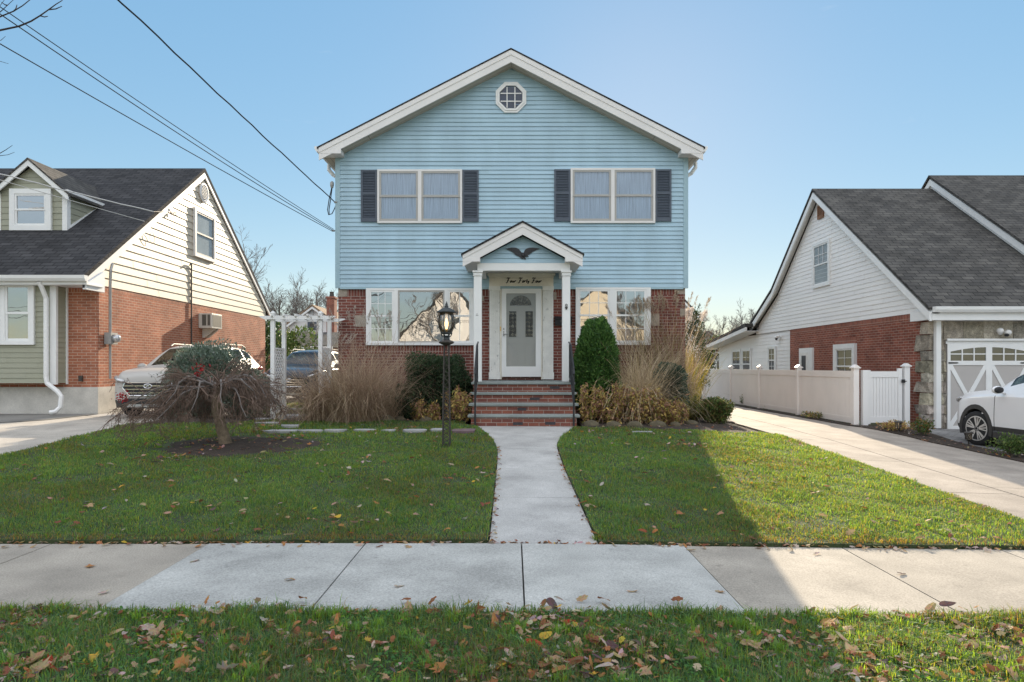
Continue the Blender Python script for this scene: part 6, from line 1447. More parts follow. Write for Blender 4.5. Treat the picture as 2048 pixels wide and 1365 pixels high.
def car(label, paint, loc, rz, steer=0.0, group=None):
    t = thing('parked_car', label, 'car', loc, group, rz)
    S = catmull(STN, 6); sub = 4
    G = np.array([catmull(ringpts(s), sub) for s in S])       # half rings
    ns, nr_, _ = G.shape
    reg = {'body': [], 'windscreen': [], 'side_window': [], 'rear_window': [], 'cladding': [], 'door': []}
    for side in (1, -1):
        for i in range(ns - 1):
            for j in range(nr_ - 1):
                q = [G[i, j], G[i + 1, j], G[i + 1, j + 1], G[i, j + 1]]; c = sum(q) / 4; kj = j / sub
                if c[0] > .5 and any((c[1] - wy) ** 2 + (c[2] - WZ) ** 2 < .41 ** 2 for wy in (WF, WB)): continue
                k = 'body'
                if kj >= 7 and 1.30 < c[1] < 1.97: k = 'windscreen'
                elif kj >= 7 and 4.03 < c[1] < 4.30: k = 'rear_window'
                elif 5.3 <= kj < 5.95 + .0 and 1.62 < c[1] < 3.95 and not (2.50 < c[1] < 2.57): k = 'side_window' if c[1] < 3.30 or c[1] > 3.38 else 'body'
                elif c[2] < .40 and c[0] > .55 and kj < 3 or (c[2] < .33 and c[1] < .2): k = 'cladding'
                elif 1.36 < c[1] < 2.52 and 2.2 < kj < 5.1 and c[2] > .42: k = 'door'
                q = [(p[0] * side, p[1], p[2]) for p in (q if side > 0 else q[::-1])]
                reg[k].append((side, c[1], q))
    for sgn, i in ((1, 0), (-1, ns - 1)):
        ring = [tuple(p) for p in G[i]] + [(-p[0], p[1], p[2]) for p in G[i][::-1]]; reg['body'].append((0, 0, ring))
    def build(nm, fl, m):
        if not fl: return None
        mb = MB()
        for (_, _, q) in fl: mb.poly(q)
        return obj(nm, mb, M[m], t, smooth=True, local=True)
    build('body', reg['body'], paint); build('windscreen', reg['windscreen'], 'carglass'); build('rear_window', reg['rear_window'], 'carglass'); build('cladding', reg['cladding'], 'cladding')
    for side in (1, -1):
        dr = build('door', [f for f in reg['door'] if f[0] == side], paint)
        i = int(np.argmin(np.abs(S[:, 0] - 2.38))); p = G[i, 4 * sub - 3]
        mb = MB(); mb.tube([(side * (p[0] - .01), 2.30, p[2] - .02), (side * (p[0] + .03), 2.34, p[2] - .02), (side * (p[0] + .03), 2.46, p[2] - .02), (side * (p[0] - .01), 2.50, p[2] - .02)], .014, 6); obj('handle', mb, M[paint], dr, local=True)
        build('side_window', [f for f in reg['side_window'] if f[0] == side], 'carglass')
    mb = MB()
    for yy in (1.36, 2.53):
        i = int(np.argmin(np.abs(S[:, 0] - yy)))
        for side in (1, -1): mb.tube([(side * (G[i, j][0] + .001), G[i, j][1], G[i, j][2]) for j in range(2 * sub, 5 * sub)], .006, 4)
    for side in (1, -1): mb.tube([(side * (G[i, 19][0] - .02), G[i, 19][1], G[i, 19][2] + .004) for i in range(12, 60)], .007, 4)
    obj('door_seam', mb, M['black'], t, local=True)
    mb = MB(); mb.box(-.60, .60, 1.75, 4.1, .5, .9); mb.box(-.62, -.1, 2.2, 2.4, .9, 1.32); mb.box(.1, .62, 2.2, 2.4, .9, 1.32); mb.box(-.62, .62, 3.3, 3.5, .9, 1.25); mb.tube([(-.72, 1.40, 1.0), (0, 1.42, 1.03), (.72, 1.40, 1.0)], .05, 6); obj('interior', mb, M['black'], t, local=True)
    # wheel arches and wells
    for side in (1, -1):
        for wy in (WF, WB):
            mb = MB(); wl_ = MB(); xo = side * .938; xi = side * .84; n = 16; a0 = -.28
            A = [(wy + r * math.cos(a0 + (math.pi - 2 * a0) * k / n), WZ + r * math.sin(a0 + (math.pi - 2 * a0) * k / n)) for r in (.39, .475) for k in range(n + 1)]
            for k in range(n): mb.prism([A[k], A[k + 1], A[n + 1 + k + 1], A[n + 1 + k]], 'x', min(xo, xi), max(xo, xi))
            B = [(wy + .43 * math.cos(math.pi * k / n), WZ + .43 * math.sin(math.pi * k / n)) for k in range(n + 1)]; xi2 = side * .50
            for k in range(n): wl_.poly([(xi2, B[k][0], B[k][1]), (xi2, B[k + 1][0], B[k + 1][1]), (side * .86, B[k + 1][0], B[k + 1][1]), (side * .86, B[k][0], B[k][1])])
            wl_.poly([(xi2, y_, z_) for y_, z_ in B])
            obj('wheel_arch', mb, M['cladding'], t, local=True, recalc=True); obj('wheel_well', wl_, M['black'], t, local=True, recalc=False)
    for q in (-.95, .86): mb = MB(); mb.box(q, q + .09, 1.36, 3.05, .20, .345); obj('side_skirt', mb, M['cladding'], t, local=True, bevel=.02)
    # wheels
    for side in (1, -1):
        for wy in (WF, WB):
            w = MB(); w.lathe([(.235, -.11), (.31, -.115), (.338, -.09), (.345, -.05), (.345, .05), (.338, .09), (.31, .115), (.235, .11)], (0, 0, 0), 32, 'x')
            tyre = obj('wheel', w, M['rubber'], t, local=True, smooth=True); tyre.location = (side * .82, wy, WZ)
            if wy == WF: tyre.rotation_euler = (0, 0, steer)
            rm = MB(); rm.lathe([(.238, side * .07), (.246, side * .112), (.226, side * .116), (.222, side * .06)], (0, 0, 0), 32, 'x', cap=False)
            for k in range(5):
                for dd in (-.13, .13, .36, .50):
                    a = 2 * math.pi * k / 5 + dd; a2 = 2 * math.pi * k / 5 + (dd * .35 if dd < .3 else .43)
                    rm.tube([(side * .098, .05 * math.cos(a2), .05 * math.sin(a2)), (side * .104, .232 * math.cos(a), .232 * math.sin(a))], [.017, .014], 4)
            rm.lathe([(.062, side * .07), (.06, side * .105), (.03, side * .112)], (0, 0, 0), 14, 'x')
            obj('rim', rm, M['alloy'], tyre, local=True)
            hb = MB(); hb.lathe([(.225, side * .02), (.225, side * .045)], (0, 0, 0), 24, 'x'); hb.lathe([(.03, side * .1121), (.025, side * .116)], (0, 0, 0), 10, 'x'); obj('brake_disc', hb, M['black'], tyre, local=True)
    # nose
    hexa = [(-.50, .78), (-.55, .66), (-.40, .50), (.40, .50), (.55, .66), (.50, .78)]
    mb = MB(); mb.prism(hexa, 'y', -.035, .12); gr_ = obj('grille', mb, M['black'], t, local=True)
    mb = MB()
    for z, hw in ((.56, .43), (.635, .50), (.71, .51)): mb.box(-hw, hw, -.047, -.036, z - .009, z + .009)
    for (a, b) in zip(hexa, hexa[1:] + hexa[:1]): mb.tube([(a[0], -.035, a[1]), (b[0], -.035, b[1])], .012, 5)
    obj('chrome_bar', mb, M['chrome'], gr_, local=True)
    mb = MB(); mb.tube([(.085 * math.cos(k * .3142), -.055, .705 + .045 * math.sin(k * .3142)) for k in range(21)], .008, 5)
    mb.tube([(-.04, -.055, .675), (-.022, -.056, .735)], .008, 5); mb.tube([(.022, -.056, .675), (.04, -.055, .735)], .008, 5); mb.tube([(-.034, -.056, .70), (0, -.057, .71), (.034, -.056, .712)], .007, 5)
    obj('emblem', mb, M['chrome'], gr_, local=True)
    for side in (1, -1):
        pts = [(.55, .0, .79), (.68, .05, .83), (.80, .16, .88), (.875, .34, .93)]; mb = MB(); mb.tube([(side * a, b + .0, c) for a, b, c in pts], [.045, .05, .05, .02], 8); obj('headlight', mb, M['headlamp'], t, smooth=True, local=True)
        mb = MB(); mb.prism([(side * .60, .56), (side * .73, .60), (side * .73, .44), (side * .64, .42)], 'y', .05, .2); obj('fog_light', mb, M['cladding'], t, local=True)
        mb = MB(); mb.tube([(side * .80, 4.20, 1.10), (side * .885, 4.08, 1.08), (side * .90, 3.90, 1.06)], [.05, .06, .02], 8); obj('tail_light', mb, M['tail'], t, smooth=True, local=True)
        mb = MB(); mb.ell((side * 1.03, 1.62, 1.13), (.11, .07, .075), 12, 8); mb.tube([(side * .88, 1.60, 1.06), (side * 1.0, 1.62, 1.10)], .022, 6); mi = obj('mirror', mb, M[paint], t, smooth=True, local=True)
        mb = MB(); mb.ell((side * 1.035, 1.664, 1.13), (.092, .035, .062), 12, 8); obj('mirror_glass', mb, M['black'], mi, smooth=True, local=True)
    mb = MB(); mb.prism([(-.52, .44), (-.60, .33), (.60, .33), (.52, .44)], 'y', -.015, .1); obj('lower_intake', mb, M['black'], t, local=True)
    mb = MB(); mb.prism([(-.45, .315), (-.52, .25), (.52, .25), (.45, .315)], 'y', -.005, .1); obj('skid_plate', mb, M['greymetal'], t, local=True)
    mb = MB()
    for side in (1, -1): mb.tube([(side * .60, 2.15, 1.635), (side * .61, 2.3, 1.69), (side * .61, 3.5, 1.69), (side * .60, 3.75, 1.63)], .016, 6)
    obj('roof_rail', mb, M['greymetal'], t, local=True)
    return t
car('silver car facing the street beside the left brick wall, behind the juniper', 'silverpaint', (-7.85, 14.72, gz(-7.85, 16) - .01), 0)
car('dark blue car in the left driveway seen through the white arbor', 'bluecar', (-6.75, 20.6, gz(-6, 20) - .01), 0)
wy_ = 13.5 + .86
car('white car with dark wheel arches before the stone-framed garage door at right', 'whitecar', (10.09, 14.38, gz(9.3, 13.5) - .005), R(180), steer=R(12))

# ================================================================= cables
def cable(name, label, A, B, sag, r, m='wire', n=24, wig=0.0, group=None, ext=None):
    A, B = Vector(A), Vector(B); rr = random.Random(len(label)); pts = []
    for i in range(n + 1):
        t = i / n; p = A.lerp(B, t); p.z -= sag * 4 * t * (1 - t); p.z += wig * (rr.random() - .5) * (0 < i < n); pts.append(p)
    mb = MB(); mb.tube(pts, r, 5); return mb
def dirpt(px, py, Y): return P(px, py, Y)
def far(A, px, py, Yb, Y2):
    B = P(px, py, Yb); k = (Y2 - A.y) / (B.y - A.y); return A + (B - A) * k
hk = Vector((XL - .02, HB + .05, 0))
A1 = P(669, 404, 15.82); E1 = far(A1, 247, 0, 9.0, 1.4)
tag(obj('power_cable', cable('', 'a', A1, E1, .06, .0125, wig=.02, n=40), M['wire']), 'thick twisted black service cable rising steeply to the top edge', 'cable', 'overhead cables')
A2 = P(667, 459, 15.82); E2 = far(A2, 17, 0, 8.5, 1.4)
tag(obj('power_cable', cable('', 'b', A2, E2, .16, .0065), M['wire']), 'black cable, upper of the close pair meeting the left end of the siding', 'cable', 'overhead cables')
A3 = P(667, 461.5, 15.83); E3 = far(A3, 10, -6, 8.6, 1.4)
tag(obj('power_cable', cable('', 'c', A3, E3, .26, .0075), M['wire']), 'black cable sagging just under its close twin left of the blue house', 'cable', 'overhead cables')
A4 = P(665, 463, 15.84); E4 = far(A4, 0, 72, 8.5, 1.4)
tag(obj('power_cable', cable('', 'd', A4, E4, .10, .0075), M['wire']), 'lowest black cable crossing the sky above the left gable', 'cable', 'overhead cables')
A5 = P(307, 424, 18.38); E5 = far(A5, 0, 339, 16.0, 11.0)
tag(obj('power_cable', cable('', 'e', A5, E5, .12, .016, wig=.02, n=40), M['wirewhite']), 'upper white twisted cable crossing the green dormer to the gable edge', 'cable', 'overhead cables')
A6 = P(289, 443, 17.97); E6 = far(A6, 0, 353, 15.9, 11.0)
tag(obj('power_cable', cable('', 'f', A6, E6, .10, .009), M['wirewhite']), 'lower thin white cable ending at the left roof edge', 'cable', 'overhead cables')
# service mast loop on the blue house corner and brackets
sv = thing('service_entrance', 'grey weatherhead with a looped cable on the left corner of the blue siding', 'service head', P(664, 420, 15.86))
mb = MB(); q = P(664, 371, 15.84); mb.lathe([(.03, -.06), (.045, .0), (.045, .06), (.02, .09)], q, 10); obj('weatherhead', mb, M['greymetal'], sv)
mb = MB()
for k, dx in enumerate((0, 3)):
    mb.tube([P(663.5 + dx * .3, 375, 15.86), P(658 + dx, 400, 15.87), P(655 + dx, 420, 15.86), P(657 + dx * .5, 430, 15.85), P(664, 428, 15.84), P(669, 418, 15.83), P(673, 408, 15.80)], .011, 5)
obj('cable_loop', mb, M['wire'], sv)
mb = MB(); q = P(672, 405, 15.79); mb.tube([(q.x - .04, q.y, q.z), (q.x + .03, q.y - .01, q.z)], .022, 6); q = P(668, 462, 15.82); mb.tube([(q.x - .05, q.y, q.z), (q.x + .02, q.y, q.z)], .02, 6); obj('insulator', mb, M['greymetal'], sv)
mb = MB(); c = P(343, 421, 19.35); c.x = LX + .04; mb.tube([P(307, 424, 18.38), P(325, 424, 18.85), c], .012, 5)
for k in range(5): mb.tube([(c.x + .02, c.y - .1 + .08 * k, c.z + .05 - .03 * k), (c.x + .05, c.y - .02 + .09 * k, c.z - .02 - .05 * (k % 3)), (c.x + .03, c.y + .1 + .05 * k, c.z - .10 + .03 * k)], .012, 4)
c = P(295, 462, 18.3); c.x = LX + .04; mb.tube([(c.x + .03, c.y + .12 * math.sin(k * .5) + .1, c.z - .18 + .16 * math.cos(k * .5)) for k in range(13)], .006, 4)
for i, (yy, zz) in enumerate(((-12.0, 4.75), (-12.3, 5.1), (-11.8, 5.5))): tag(obj('street_cable', cable('', 'x', (-45, yy, zz + .5), (45, yy + .6, zz + .9), 1.1 + .2 * i, .016), M['wire']), ('lowest', 'middle', 'highest')[i] + ' of three cables along the street, reflected in the front windows', 'cable', 'street cables reflected in the windows')
tag(obj('cable_splice', mb, M['wire']), 'tangled cable splices at the edge of the left ivory gable', 'cable splice')

# ================================================================= houses behind
def simple_gable(name, label, xc, y, w, depth, zeave, zapex, roofm, wallm, group=None, over=.25):
    t = thing(name, label, 'house', (xc, y, gz(xc, y)), group)
    mb = MB(); mb.prism([(xc - w / 2, -.3), (xc + w / 2, -.3), (xc + w / 2, zeave), (xc, zapex - .1), (xc - w / 2, zeave)], 'y', y, y + depth); obj('wall', mb, M[wallm], t)
    m = (zapex - zeave) / (w / 2); e = w / 2 + over
    mb = MB(); mb.band([(xc - e, zapex + .08 - m * e), (xc, zapex + .08), (xc + e, zapex + .08 - m * e)], .14, 'y', y - over, y + depth + over); obj('roof', mb, M[roofm], t)
    mb = MB(); mb.band([(xc - e, zapex - .07 - m * e), (xc, zapex - .07), (xc + e, zapex - .07 - m * e)], .16, 'y', y - over + .01, y - over + .05); obj('rake_board', mb, M['white'], t)
    return t
v = P(626, 0, 48); t = simple_gable('gabled_house', 'white gabled house with tan roof far behind the arbor', v.x, 48, 4.4, 9, 1.55 + (733 - 645) * 48 / F - .45, 1.55 + (733 - 612) * 48 / F, 'shingletan', 'farwhite')
a = P(615, 668, 47.9); b = P(632.5, 643, 47.9); window(t, TY(47.98), a.x, b.x, a.z, b.z, fw=.07, frame='shutter', sashm='shutter', pane='mirror', back='roomdark', sw=.06)
mb = MB(); a = P(616, 668, 47.7); b = P(631, 661, 47.7); mb.box(a.x, b.x, 47.6, 47.9, a.z, b.z); tag(obj('window_air_conditioner', mb, M['ac']), 'white window air conditioner in the far white gabled house', 'air conditioner')
a = P(619, 630, 47.98); louvre(t, 'gable_vent', TY(47.97), a.x - .05, a.x + .30, a.z - .15, a.z + .32, 'greymetal', .04, 5, .04, mid=False)
mb = MB(); a = P(653, 690, 44); b = P(668.5, 597, 44); mb.box(a.x, b.x, 44, 44.7, .2, b.z); mb.box(a.x - .05, b.x + .05, 43.95, 44.75, b.z + .001, b.z + .12); ch = tag(obj('chimney', mb, M['brick3']), 'tall red brick chimney between the arbor and the blue house', 'chimney')
mb = MB(); mb.lathe([(.16, b.z + .12), (.13, b.z + .4), (.16, b.z + .45)], ((a.x + b.x) / 2, 44.35, 0), 10); obj('chimney_pot', mb, M['oldmetal'], ch)
gt_ = thing('garage', 'low garage with grey roof and pale fascia behind the arbor', 'garage', (-12.6, 40, .4))
a = P(590, 690, 40); b = P(668, 676, 40); mb = MB(); mb.prism([(40 - .3, a.z - .05), (43.5, b.z + .5), (47, a.z - .05), (47, a.z - .15), (39.7, a.z - .15)], 'x', a.x - 2, b.x); obj('roof', mb, M['shingle2'], gt_)
mb = MB(); mb.box(a.x - 2, b.x, 39.66, 39.72, a.z - .33, a.z - .10); obj('fascia', mb, M['cream'], gt_)
mb = MB(); mb.box(a.x - 1.8, b.x - .2, 40, 46.8, .2, a.z - .16); gw = obj('wall', mb, M['brick2'], gt_)
mb = MB(); mb.box(a.x + .2, b.x - .6, 39.95, 39.99, .4, a.z - .45); obj('garage_door', mb, M['farwhite'], gw)
v = P(1355, 0, 40); t = simple_gable('gabled_house', 'grey-roofed house end peeping out right of the blue house', v.x, 40, 2.4, 9, 1.55 + (733 - 632) * 40 / F, 1.55 + (733 - 588) * 40 / F, 'shingle2', 'farwhite')
v = P(1424, 0, 62); t = simple_gable('gabled_house', 'small pale far house left of the right extension', v.x - .4, 62, 4.2, 9, 1.55 + (733 - 690) * 62 / F, 1.55 + (733 - 664) * 62 / F, 'shingle2', 'farwhite')
a = P(1430, 695, 61.9); window(t, TY(61.98), a.x - .1, a.x + .7, a.z - .3, a.z + .9, fw=.08, pane='mirror', back='roomdark')
# garden wall and terrain rise that close the view between the houses
mb = MB(); mb.box(5.3, 8.0, 36, 36.2, 0, 1.85); tag(obj('back_fence', mb, M['farwhite']), 'plain pale back fence closing the right driveway', 'fence')
# ================================================================= houses across the street, seen as reflections
for (xc, lab, gr_) in ((-4.7, 'white gabled house across the street, reflected in the picture window', 0), (6.6, 'white gabled house across the street, reflected in the right window', 1), (17.5, 'white gabled house across the street, far right, reflected in the garage panes', 2), (-21, 'white gabled house across the street opposite the left neighbour', 3)):
    yb = -21.0
    t = thing('gabled_house', lab, 'house', (xc, yb, 0), 'houses across the street')
    mb = MB(); mb.prism([(xc - 4.6, -.3), (xc + 4.6, -.3), (xc + 4.6, 3.0), (xc, 7.6), (xc - 4.6, 3.0)], 'y', yb - 10, yb); obj('wall', mb, M['ivory' if gr_ % 2 else 'farwhite'], t)
    mb = MB(); mb.band([(xc - 5.0, 2.78), (xc, 7.8), (xc + 5.0, 2.78)], .16, 'y', yb - 10.3, yb + .35); obj('roof', mb, M['shingle2'], t)
    TT = (lambda y_: (lambda u, d, z: (u, y_ + d, z)))(yb)
    for (u0, u1, z0, z1) in ((xc - 3.6, xc - 1.4, .9, 2.3), (xc + 1.4, xc + 3.6, .9, 2.3), (xc - .7, xc + .7, 4.1, 5.5)): window(t, TT, u0, u1, z0, z1, fw=.09, mx=1, my=1, back='roomdark')
    mb = MB(TT); mb.box(xc - .5, xc + .5, 0, .05, 0, 2.1); obj('door', mb, M['shutter'], t)
baretree('bare tree across the street, reflected in the picture window', -4.2, -16.5, 9, 151, dens=.8, group='bare trees across the street', minr=.015)
massed('evergreen_tree', 'dark evergreen across the street, reflected in the left windows', 'evergreen tree', (-15, -17, 0), (2.2, 2, 3.2), 2500, .4, DKG, 301, 'needle', 'cone', None, 2.5)
baretree('bare tree across the street, reflected in the left neighbour windows', -19, -14, 9, 153, dens=.8, group='bare trees across the street', minr=.02)
baretree('bare tree across the street, reflected in the right ground floor window', 8.5, -15.5, 8, 152, dens=.8, group='bare trees across the street', minr=.015)

# ================================================================= fallen leaves
def outline(kind, r):
    pts = []
    if kind == 'oak':
        n = 26
        for k in range(n):
            a = 2 * math.pi * k / n; lob = .55 + .45 * abs(math.cos(3.5 * a)) ** 1.2 * (1 if k % 2 else .8); pts.append((.55 * lob * math.sin(a) * (1.0), math.cos(a) * (.75 + .25 * lob)))
    elif kind == 'maple':
        tips = [(-.25, -.75), (-.85, -.25), (-.45, -.1), (-1.0, .35), (-.42, .35), (-.35, .55), (0, 1.1), (.35, .55), (.42, .35), (1.0, .35), (.45, -.1), (.85, -.25), (.25, -.75)]; pts = [(a * .95, b) for a, b in tips]
    else:
        n = 14
        for k in range(n): a = 2 * math.pi * k / n; pts.append((.42 * math.sin(a) * (1 - .25 * math.cos(a)), math.cos(a)))
    return [(a * r.uniform(.9, 1.1), b * r.uniform(.9, 1.1)) for a, b in pts]
def leafgeo(kind, seed):
    r = random.Random(seed); o = outline(kind, r); cu = r.uniform(.25, .95) * r.choice([1, 1, -1]); tw = r.uniform(-.5, .5); fold = r.uniform(-.3, .7)
    def z(x, y): return cu * (.30 * y * y) + fold * abs(x) * .7 + tw * x * y * .6 + r.uniform(-.03, .03)
    V = [(0, 0, 0)] + [(x, y, z(x, y)) for x, y in o]; mid = [(x * .5, y * .5, z(x * .5, y * .5)) for x, y in o]; n = len(o); V += mid
    Fs = [(0, 1 + n + k, 1 + n + (k + 1) % n) for k in range(n)] + [(1 + n + k, 1 + k, 1 + (k + 1) % n, 1 + n + (k + 1) % n) for k in range(n)]
    mz = min(v[2] for v in V); V = [(x, y, q - mz) for x, y, q in V]; return V, Fs
LCOL = {'tan': (.40, .275, .16), 'orange': (.40, .185, .065), 'rusty brown': (.24, .095, .045), 'golden yellow': (.52, .33, .05), 'pale pinkish': (.46, .36, .31), 'dark purple-brown': (.13, .075, .08), 'red': (.42, .05, .025)}
KN = {'oak': 'lobed oak', 'maple': 'broad maple', 'oval': 'narrow oval'}
WT = ['tan'] * 9 + ['orange'] * 3 + ['rusty brown'] * 6 + ['golden yellow'] * 1 + ['pale pinkish'] * 4 + ['dark purple-brown'] * 2 + ['red'] * (1 if False else 1)
LM = {}
def leafmesh(kind, col, v):
    k = (kind, col, v)
    if k not in LM:
        V, Fs = leafgeo(kind, hash((kind, v)) % 1000 if False else (len(kind) * 31 + v * 7)); mb = MB(); mb.col = LCOL[col]; mb.raw(V, Fs)
        me = bpy.data.meshes.new('fallen_leaf'); me.from_pydata(mb.v, [], mb.f); me.update(); a = me.attributes.new('Col', 'FLOAT_COLOR', 'FACE'); rr = random.Random(v)
        a.data.foreach_set('color', np.array([(*[c * rr.uniform(.8, 1.15) for c in mb.col], 1) for _ in mb.f], np.float32).ravel()); me.materials.append(M['fallen']); LM[k] = me
    return LM[k]
lr_ = random.Random(77)
def leafobj(x, y, z, kind, col, size, label, tilt=.5):
    o = bpy.data.objects.new('fallen_leaf', leafmesh(kind, col, lr_.randrange(5))); COL.objects.link(o)
    o.location = (x, y, z); o.scale = (size, size, size); o.rotation_euler = (lr_.uniform(-tilt, tilt), lr_.uniform(-tilt, tilt), lr_.uniform(0, 6.28)); tag(o, label, 'leaf', 'fallen leaves')
def zone(x, y, px):
    if y < 4.3: return ('verge ' + ('front edge' if y < 3.62 else 'middle' if y < 3.98 else 'back edge')) + (', far left' if px < 450 else ', left of centre' if px < 900 else ', centre right' if px < 1350 else ', shaded right' if px < 1640 else ', sunny right corner')
    if y < 5.8: return 'bare sidewalk' + (', left part' if px < 700 else ', middle part' if px < 1450 else ', sunlit right part')
    return 'sidewalk lawn edge' + (', left end' if px < 500 else ', left of the walkway' if px < 990 else ', right of the walkway' if px < 1500 else ', sunny right end')
def put(px, py, kind, col, size, dz, tilt):
    v = PG(px, py); leafobj(v.x, v.y, v.z + dz, kind, col, size, 'fallen %s %s leaf on the %s' % (col, KN[kind], zone(v.x, v.y, px)), tilt)
KS = ['oak'] * 4 + ['maple'] * 3 + ['oval'] * 3
cl = [(lr_.uniform(-60, 2100), lr_.uniform(1212, 1365)) for _ in range(16)] + [(900, 1245), (1090, 1250), (1150, 1330), (1180, 1300), (100, 1340), (330, 1270), (450, 1230), (1440, 1225), (1800, 1300), (1960, 1340), (1000, 1240), (640, 1260)]
n_ = 0
while n_ < 225:
    if lr_.random() < .60: c = lr_.choice(cl); px = c[0] + lr_.gauss(0, 55); py = c[1] + lr_.gauss(0, 22)
    else: px = lr_.uniform(-20, 2068); py = 1207 + 158 * lr_.random() ** .9
    if not (1204 < py < 1368 and -20 < px < 2068): continue
    put(px, py, lr_.choice(KS), lr_.choice(WT), lr_.uniform(.027, .056) * (1.25 if lr_.random() < .15 else 1), .034, .8); n_ += 1
for (px, py, k, c, s) in ((67, 1338, 'maple', 'tan', .075), (315, 1275, 'oak', 'tan', .075), (430, 1238, 'maple', 'pale pinkish', .06), (1190, 1078, 'maple', 'orange', .055), (1090, 1285, 'oval', 'golden yellow', .055), (1105, 1221, 'oval', 'dark purple-brown', .06), (1578, 1256, 'oval', 'orange', .05), (1420, 1315, 'oval', 'rusty brown', .055), (1680, 1250, 'oval', 'golden yellow', .05), (1820, 1245, 'maple', 'red', .05)): put(px, py, k, c, s, .035 if py > 1200 else .05, .5)
for (px, py, k, c) in ((180, 1135, 'maple', 'orange'), (208, 1188, 'oval', 'pale pinkish'), (390, 1125, 'oval', 'pale pinkish'), (580, 1163, 'oak', 'tan'), (798, 1176, 'oval', 'pale pinkish'), (1265, 1186, 'oval', 'tan'), (1382, 1103, 'oval', 'tan'), (1440, 1187, 'oak', 'tan'), (1634, 1110, 'oak', 'pale pinkish'), (1803, 1150, 'oval', 'dark purple-brown')): put(px, py, k, c, .042, .008, .2)
for i in range(62):
    px = lr_.uniform(0, 2048)
    if 985 < px < 1190: px += 300
    put(px, lr_.uniform(1087, 1097) + max(0, px - 1200) * .012, lr_.choice(KS), lr_.choice(['orange', 'tan', 'rusty brown', 'pale pinkish', 'tan']), lr_.uniform(.022, .042), .012, .6)
# the many small leaves of the lawns: one litter object
VV = []; FF = []; CC = []; o_ = 0; off = 0
fr_ = np.random.default_rng(12)
def scatter(x, y, dz, size):
    global off
    kind = lr_.choice(KS); V, Fs = leafgeo(kind, lr_.randrange(9)); a = lr_.uniform(0, 6.28); tx, ty = lr_.uniform(-.5, .5), lr_.uniform(-.5, .5)
    Mx = Matrix.Rotation(a, 3, 'Z') @ Matrix.Rotation(tx, 3, 'X') @ Matrix.Rotation(ty, 3, 'Y'); z = gz(x, y) + dz
    LB.col = tuple(c * lr_.uniform(.8, 1.15) for c in LCOL[lr_.choice(WT[:-1])]); LB.raw([tuple(Vector((x, y, z)) + (Mx @ Vector(v)) * size) for v in V], Fs)
LB = MB(); n_ = 0
LC = [(lr_.uniform(-7, 5), lr_.uniform(6.2, 12.5)) for _ in range(26)]
while n_ < 620:
    if lr_.random() < .35: c = lr_.choice(LC); x, y = c[0] + lr_.gauss(0, .18), c[1] + lr_.gauss(0, .18)
    else: x, y = lr_.uniform(-7.4, 5.1), 6.0 + 7.3 * lr_.random() ** 1.2
    if inpoly(LEFT, np.array([x]), np.array([y]))[0] or inpoly(RIGHT, np.array([x]), np.array([y]))[0]: scatter(x, y, .055, lr_.uniform(.022, .05)); n_ += 1
for i in range(150):
    y = lr_.uniform(6, 11); s = lr_.choice([0, 1]); scatter((WLE(y) + lr_.uniform(-.02, .05)) if s else (WRE(y) - lr_.uniform(-.02, .05)), y, .01, lr_.uniform(.015, .03))
for i in range(160): y = lr_.uniform(9, 17); scatter(DR(y) + lr_.uniform(-.1, .6), y, .025, lr_.uniform(.02, .035))
for i in range(110): scatter(lr_.uniform(1.35, 4.8) if i % 2 else lr_.uniform(-4.7, -.95), lr_.uniform(13.05, 14.3) if i % 2 else lr_.uniform(13.8, 14.6), .05, lr_.uniform(.02, .04))
for i in range(90): scatter(RING[0] + lr_.gauss(0, .8), RING[1] + lr_.gauss(0, .55), .05, lr_.uniform(.02, .03))
for i in range(330): scatter(lr_.uniform(-4.6, 4.6), 5.95 + abs(lr_.gauss(0, .035)), .005, lr_.uniform(.016, .034))
VC = [(lr_.uniform(-3.3, 3.3), lr_.uniform(3.35, 4.3)) for _ in range(22)]
for i in range(2200):
    x, y = (lr_.uniform(-3.4, 3.4), lr_.uniform(3.3, 4.32)) if lr_.random() < .45 else (lambda c: (c[0] + lr_.gauss(0, .17), min(4.33, c[1] + lr_.gauss(0, .09))))(lr_.choice(VC))
    scatter(x, y, lr_.uniform(.012, .04), lr_.uniform(.014, .034))
tag(obj('leaf_litter', LB, M['fallen'], recalc=False), 'small scattered dead leaves over lawns, beds and path edges', 'leaf litter', kind='stuff')
mb = MB()
for (pts) in ([(1770, 1107), (1800, 1105), (1830, 1113)], [(1765, 1200), (1795, 1196), (1832, 1203)], [(220, 1123), (236, 1122)], [(960, 1108), (975, 1118)], [(1245, 1140), (1270, 1144)], [(1140, 1112), (1165, 1108)]):
    pass
# ================================================================= sky, sun, camera
w = bpy.data.worlds.new('World'); SC.world = w; w.use_nodes = True; nt = w.node_tree
bg = nt.nodes['Background']
sky = nt.nodes.new('ShaderNodeTexSky'); sky.sky_type = 'NISHITA'; sky.sun_disc = False; sky.sun_elevation = SUN_EL; sky.sun_rotation = SUN_AZ
sky.altitude = 0; sky.air_density = 1.0; sky.dust_density = 0.05; sky.ozone_density = 1.5
SKYG, SKYK, FILL_CLOUD = 0.28, 3.0, 9.2
gm = nt.nodes.new('ShaderNodeGamma'); gm.inputs['Gamma'].default_value = SKYG; L(nt, sky.outputs[0], gm.inputs['Color'])
hs = nn(nt, 'ShaderNodeHueSaturation', Saturation=2.75, Value=SKYK); L(nt, gm.outputs[0], hs.inputs['Color']); col = hs.outputs[0]
tc = nt.nodes.new('ShaderNodeTexCoord'); sp_ = nt.nodes.new('ShaderNodeSeparateXYZ'); L(nt, tc.outputs['Generated'], sp_.inputs[0])
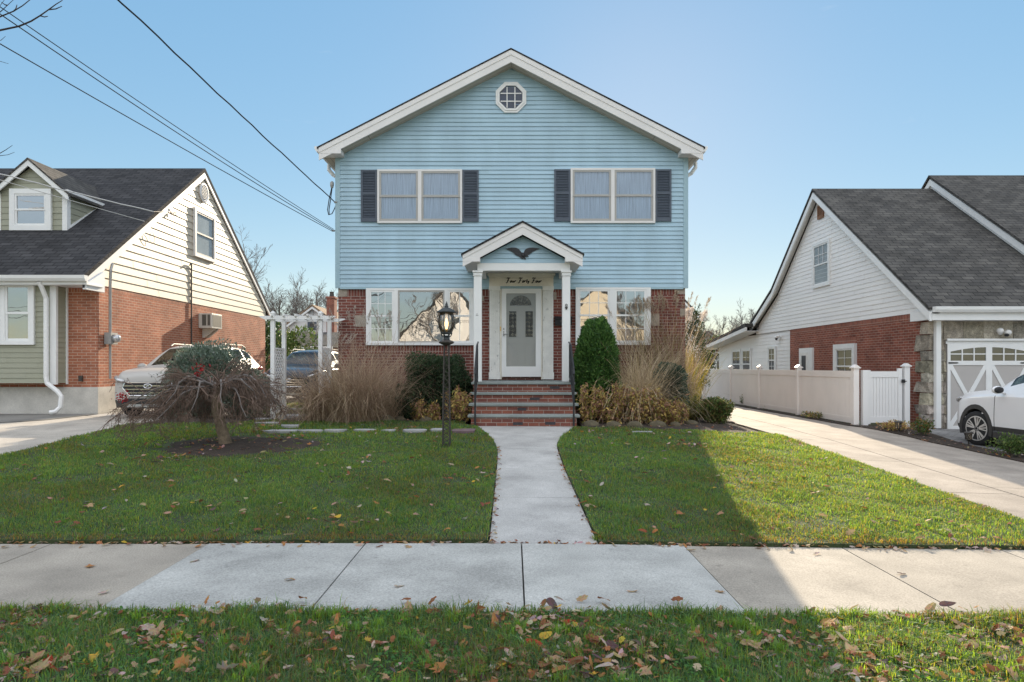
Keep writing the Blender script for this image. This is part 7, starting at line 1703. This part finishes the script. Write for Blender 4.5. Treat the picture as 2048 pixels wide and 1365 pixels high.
# thin cirrus low in the sky ahead
mp = nt.nodes.new('ShaderNodeMapping'); mp.inputs['Scale'].default_value = (2.2, 2.2, 9.0); mp.inputs['Rotation'].default_value = (.12, .2, .3); L(nt, tc.outputs['Generated'], mp.inputs['Vector'])
nz = nn(nt, 'ShaderNodeTexNoise', Scale=2.2, Detail=7.0, Roughness=.6, Distortion=.5); L(nt, mp.outputs[0], nz.inputs['Vector'])
cir = ramp(nt, nz.outputs['Fac'], [(.66, 0.0), (.9, .25)])
col = mix(nt, cir, col, (5.6, 5.8, 6.0))
# added unseen bright cloud sheet overhead and behind the camera, fills the shaded facade
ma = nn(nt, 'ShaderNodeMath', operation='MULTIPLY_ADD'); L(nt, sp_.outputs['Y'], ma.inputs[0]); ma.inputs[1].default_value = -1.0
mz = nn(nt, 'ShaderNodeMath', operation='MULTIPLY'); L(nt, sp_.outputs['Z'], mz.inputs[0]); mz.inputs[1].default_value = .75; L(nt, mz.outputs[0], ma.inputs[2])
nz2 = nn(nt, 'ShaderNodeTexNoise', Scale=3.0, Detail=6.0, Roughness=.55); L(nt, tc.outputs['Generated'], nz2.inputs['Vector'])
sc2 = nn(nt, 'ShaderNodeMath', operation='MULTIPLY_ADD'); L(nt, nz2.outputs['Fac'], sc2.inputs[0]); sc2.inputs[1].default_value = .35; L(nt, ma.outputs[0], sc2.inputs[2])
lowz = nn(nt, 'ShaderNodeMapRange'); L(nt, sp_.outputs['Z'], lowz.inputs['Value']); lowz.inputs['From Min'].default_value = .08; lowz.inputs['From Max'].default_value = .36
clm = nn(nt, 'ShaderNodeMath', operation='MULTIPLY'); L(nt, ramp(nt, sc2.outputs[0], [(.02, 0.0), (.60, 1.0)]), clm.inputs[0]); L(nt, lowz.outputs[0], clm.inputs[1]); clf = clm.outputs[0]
col = mix(nt, clf, col, (FILL_CLOUD * .93, FILL_CLOUD * .98, FILL_CLOUD * 1.06))
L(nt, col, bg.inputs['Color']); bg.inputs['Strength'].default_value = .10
sd_ = bpy.data.lights.new('Sun', 'SUN'); sd_.energy = 5.0; sd_.angle = R(.42); sd_.color = (1.0, .84, .62)
so = bpy.data.objects.new('sun', sd_); COL.objects.link(so)
sdir = Vector((math.sin(SUN_AZ) * math.cos(SUN_EL), math.cos(SUN_AZ) * math.cos(SUN_EL), math.sin(SUN_EL)))
so.rotation_euler = sdir.to_track_quat('Z', 'Y').to_euler(); so.location = sdir * 60
cd = bpy.data.cameras.new('Camera'); cam = bpy.data.objects.new('camera', cd); COL.objects.link(cam); SC.camera = cam
cd.sensor_width = 36; cd.lens = F / 2048 * 36; cd.shift_x = (1024 - CX) / 2048; cd.shift_y = (HY - 682.5) / 2048; cd.clip_end = 1000; cd.clip_start = .05
cam.location = (0, 0, ZC); cam.rotation_euler = (R(90), 0, 0)
SC.view_settings.view_transform = 'Standard'; SC.view_settings.look = 'None'; SC.view_settings.gamma = 1; SC.view_settings.use_curve_mapping = False
SC.view_settings.exposure = 0.75
SC.cycles.use_denoising = True; SC.cycles.max_bounces = 8; SC.cycles.transparent_max_bounces = 16; SC.cycles.sample_clamp_indirect = 8
